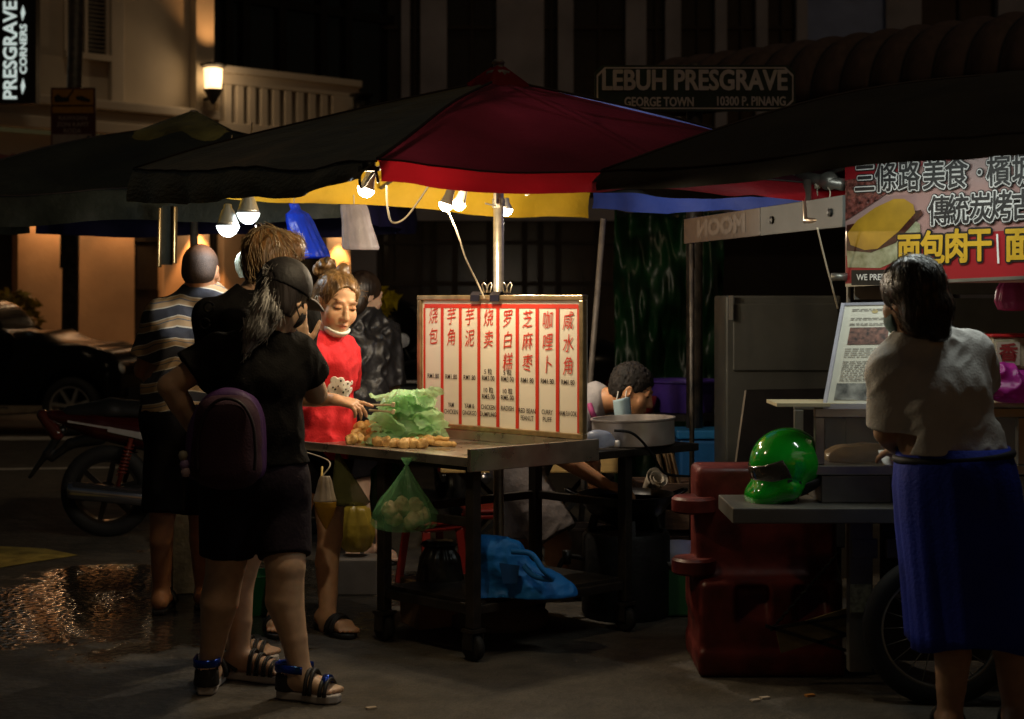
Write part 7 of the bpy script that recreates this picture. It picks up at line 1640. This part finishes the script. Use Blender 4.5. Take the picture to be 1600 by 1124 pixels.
# ---- G: woman at the right stall
def woman_right():
    J = dict(pelvis=P(1492,735,4.99), waist=P(1480,690,4.99), chest=P(1466,610,4.97), neck=P(1432,534,4.96), shL=P(1388,580,4.93), shR=P(1522,548,5.02), elL=P(1384,676,4.98), wrL=P(1402,700,5.20), elR=P(1540,600,5.24), wrR=P(1535,620,5.46),
             hipL=P(1465,765,5.0), hipR=P(1535,765,5.02), knL=P(1490,975,4.98), knR=P(1578,972,5.02), anL=P(1484,1118,4.98), anR=P(1586,1112,5.02), toL=G(1478,5.18,.03), toR=G(1588,5.22,.03))
    d = dict(chest=(.088,.056), waist=(.088,.050), hip=(.088,.056), arm=(.042,.038,.038,.027), leg=(.080,.058,.058,.038), sr=.050, nr=.050)
    t = thing('person', 'woman in pale grey T-shirt and blue apron, back turned at the banner stall', 'person', G(1500,4.98))
    f = V((-.50,.84,-.14)); c = P(1424,468,4.94); R = frame(f, (-.08,0,1))
    hands = [((J['wrL'], V((.3,.8,-.2)), V((0,.1,1)), -1, (.4,)*4), {}), ((J['wrR'], V((-.3,.8,-.1)), V((0,0,1)), 1, (.4,)*4), {})]
    build_skin(t, J, d, skin('skin_dusk', (.42,.25,.16)), hands, c, R, .98, .02, h=.0055)
    def low(S): S.cone(P(1440,690,4.99), P(1538,690,4.99), .055, None, .04)
    tshirt(t, J, d, mat('white_jersey', (.62,.60,.57), .9, var=.08, bump=.25, bscale=130, spec=.2), .014, .90, .020, hem=(P(1490,708,4.97), (.0,0,-1)), neckr=.078, seed=51, amp=.017, h=.006, low=low, noff=(0,-.012,.008))
    # apron skirt
    prof = [(697,.176,.160),(725,.192,.172),(760,.204,.180),(820,.206,.182),(900,.204,.182),(985,.206,.182),(1003,.206,.182)]
    mb = MB(); seg = 96; vs = []
    for i, (y, rx, ry) in enumerate(prof):
        for k in range(seg):
            a = 2*math.pi*k/seg; fo = (i/6)*(.008*math.sin(a*7+.6+i*.15)+.005*math.sin(a*13+i*.4)+.004*math.sin(a*23+i*.2)); cc = P(1490+ (y-705)*.10, y, 5.0); z = cc.z+(.018*math.sin(a*3+.5) if i == 6 else 0); vs.append(V((cc.x+(rx+fo)*math.cos(a), 5.0+(ry+fo)*math.sin(a), z)))
    mb.add(vs, [(i*seg+k, (i+1)*seg+k, (i+1)*seg+(k+1)%seg, i*seg+(k+1)%seg) for i in range(len(prof)-1) for k in range(seg)])
    sk = mb.obj('apron', mat('apron_blue', (.004,.022,.34), .75, var=.2, vscale=5, bump=.3, bscale=90), t, True, solid=.004)
    mb = MB(); cc = P(1490,712,5.0); mb.tube([V((cc.x+.185*math.cos(a), 5.0+.158*math.sin(a), cc.z+.012*math.cos(a))) for a in [2*math.pi*k/48 for k in range(49)]], .013, 8); mb.obj('apron_string', mat('string_black', (.010,.010,.014), .7), sk, True)
    W = lambda x, y, z: c+R@V((x,y,z)); RR = np.array(R)
    S = SDF(c-V((.2,.2,.2)), c+V((.22,.2,.17)), .0045); S.ell(W(0,-.022,.036), (.096,.112,.104), R); S.ell(W(0,-.045,-.05), (.086,.070,.085), R, k=.03); S.ell(W(0,.13,-.04), (.084,.1,.095), R, k=.01, op='sub')
    S.chain([W(.02,-.09,-.04), P(1462,500,4.88), P(1470,522,4.87)], [.05,.042,.028], .03)
    S.noise(lambda p: (vnoise(((p-np.array(c))@RR).astype(np.float32)*np.array([70,14,14],dtype=np.float32))-.5)*.012); strands(S.obj('hair', hairmat('hair_deep', (.012,.009,.007), (.05,.036,.026), .35), t), hairmat('hair_deep_strand', (.02,.014,.01), (.10,.07,.05)), W(0,-.02,.14), 480, .08, .0010, 9, .003, .12)
    mb = MB(); mb.lathe([(.040,-.01),(.044,0),(.040,.01)], P(1453,487,4.885), 18, R=axis_R((.5,-.2,-.8))); mb.obj('hair_tie', M_BLACKM, t, True)
    S = SDF(c-V((.17,.17,.17)), c+V((.17,.17,.05)), .0045); S.ell(W(0,.034,-.058), (.068,.078,.062), R); S.cut(W(0,.03,0), R@V((0,-1,0))); S.cut(W(0,0,-.02), R@V((0,.2,1))); S.obj('mask', mat('mask_teal', (.10,.16,.16), .8), t)
    for s_ in 'LR': footwear(t, J, s_, 'slipper', M_BRUB, M_BRUB, .02, 'slipper')
    mb = MB(); a = P(1392,716,5.30); mb.box(a, (.07,.09,.004), R=Matrix.Rotation(.5,3,'X')); tag(mb.obj('paper_slip', mat('paper_white', (.6,.58,.52), .7)), 'white slip of paper held in front of the woman in the blue apron', 'paper')
woman_right()
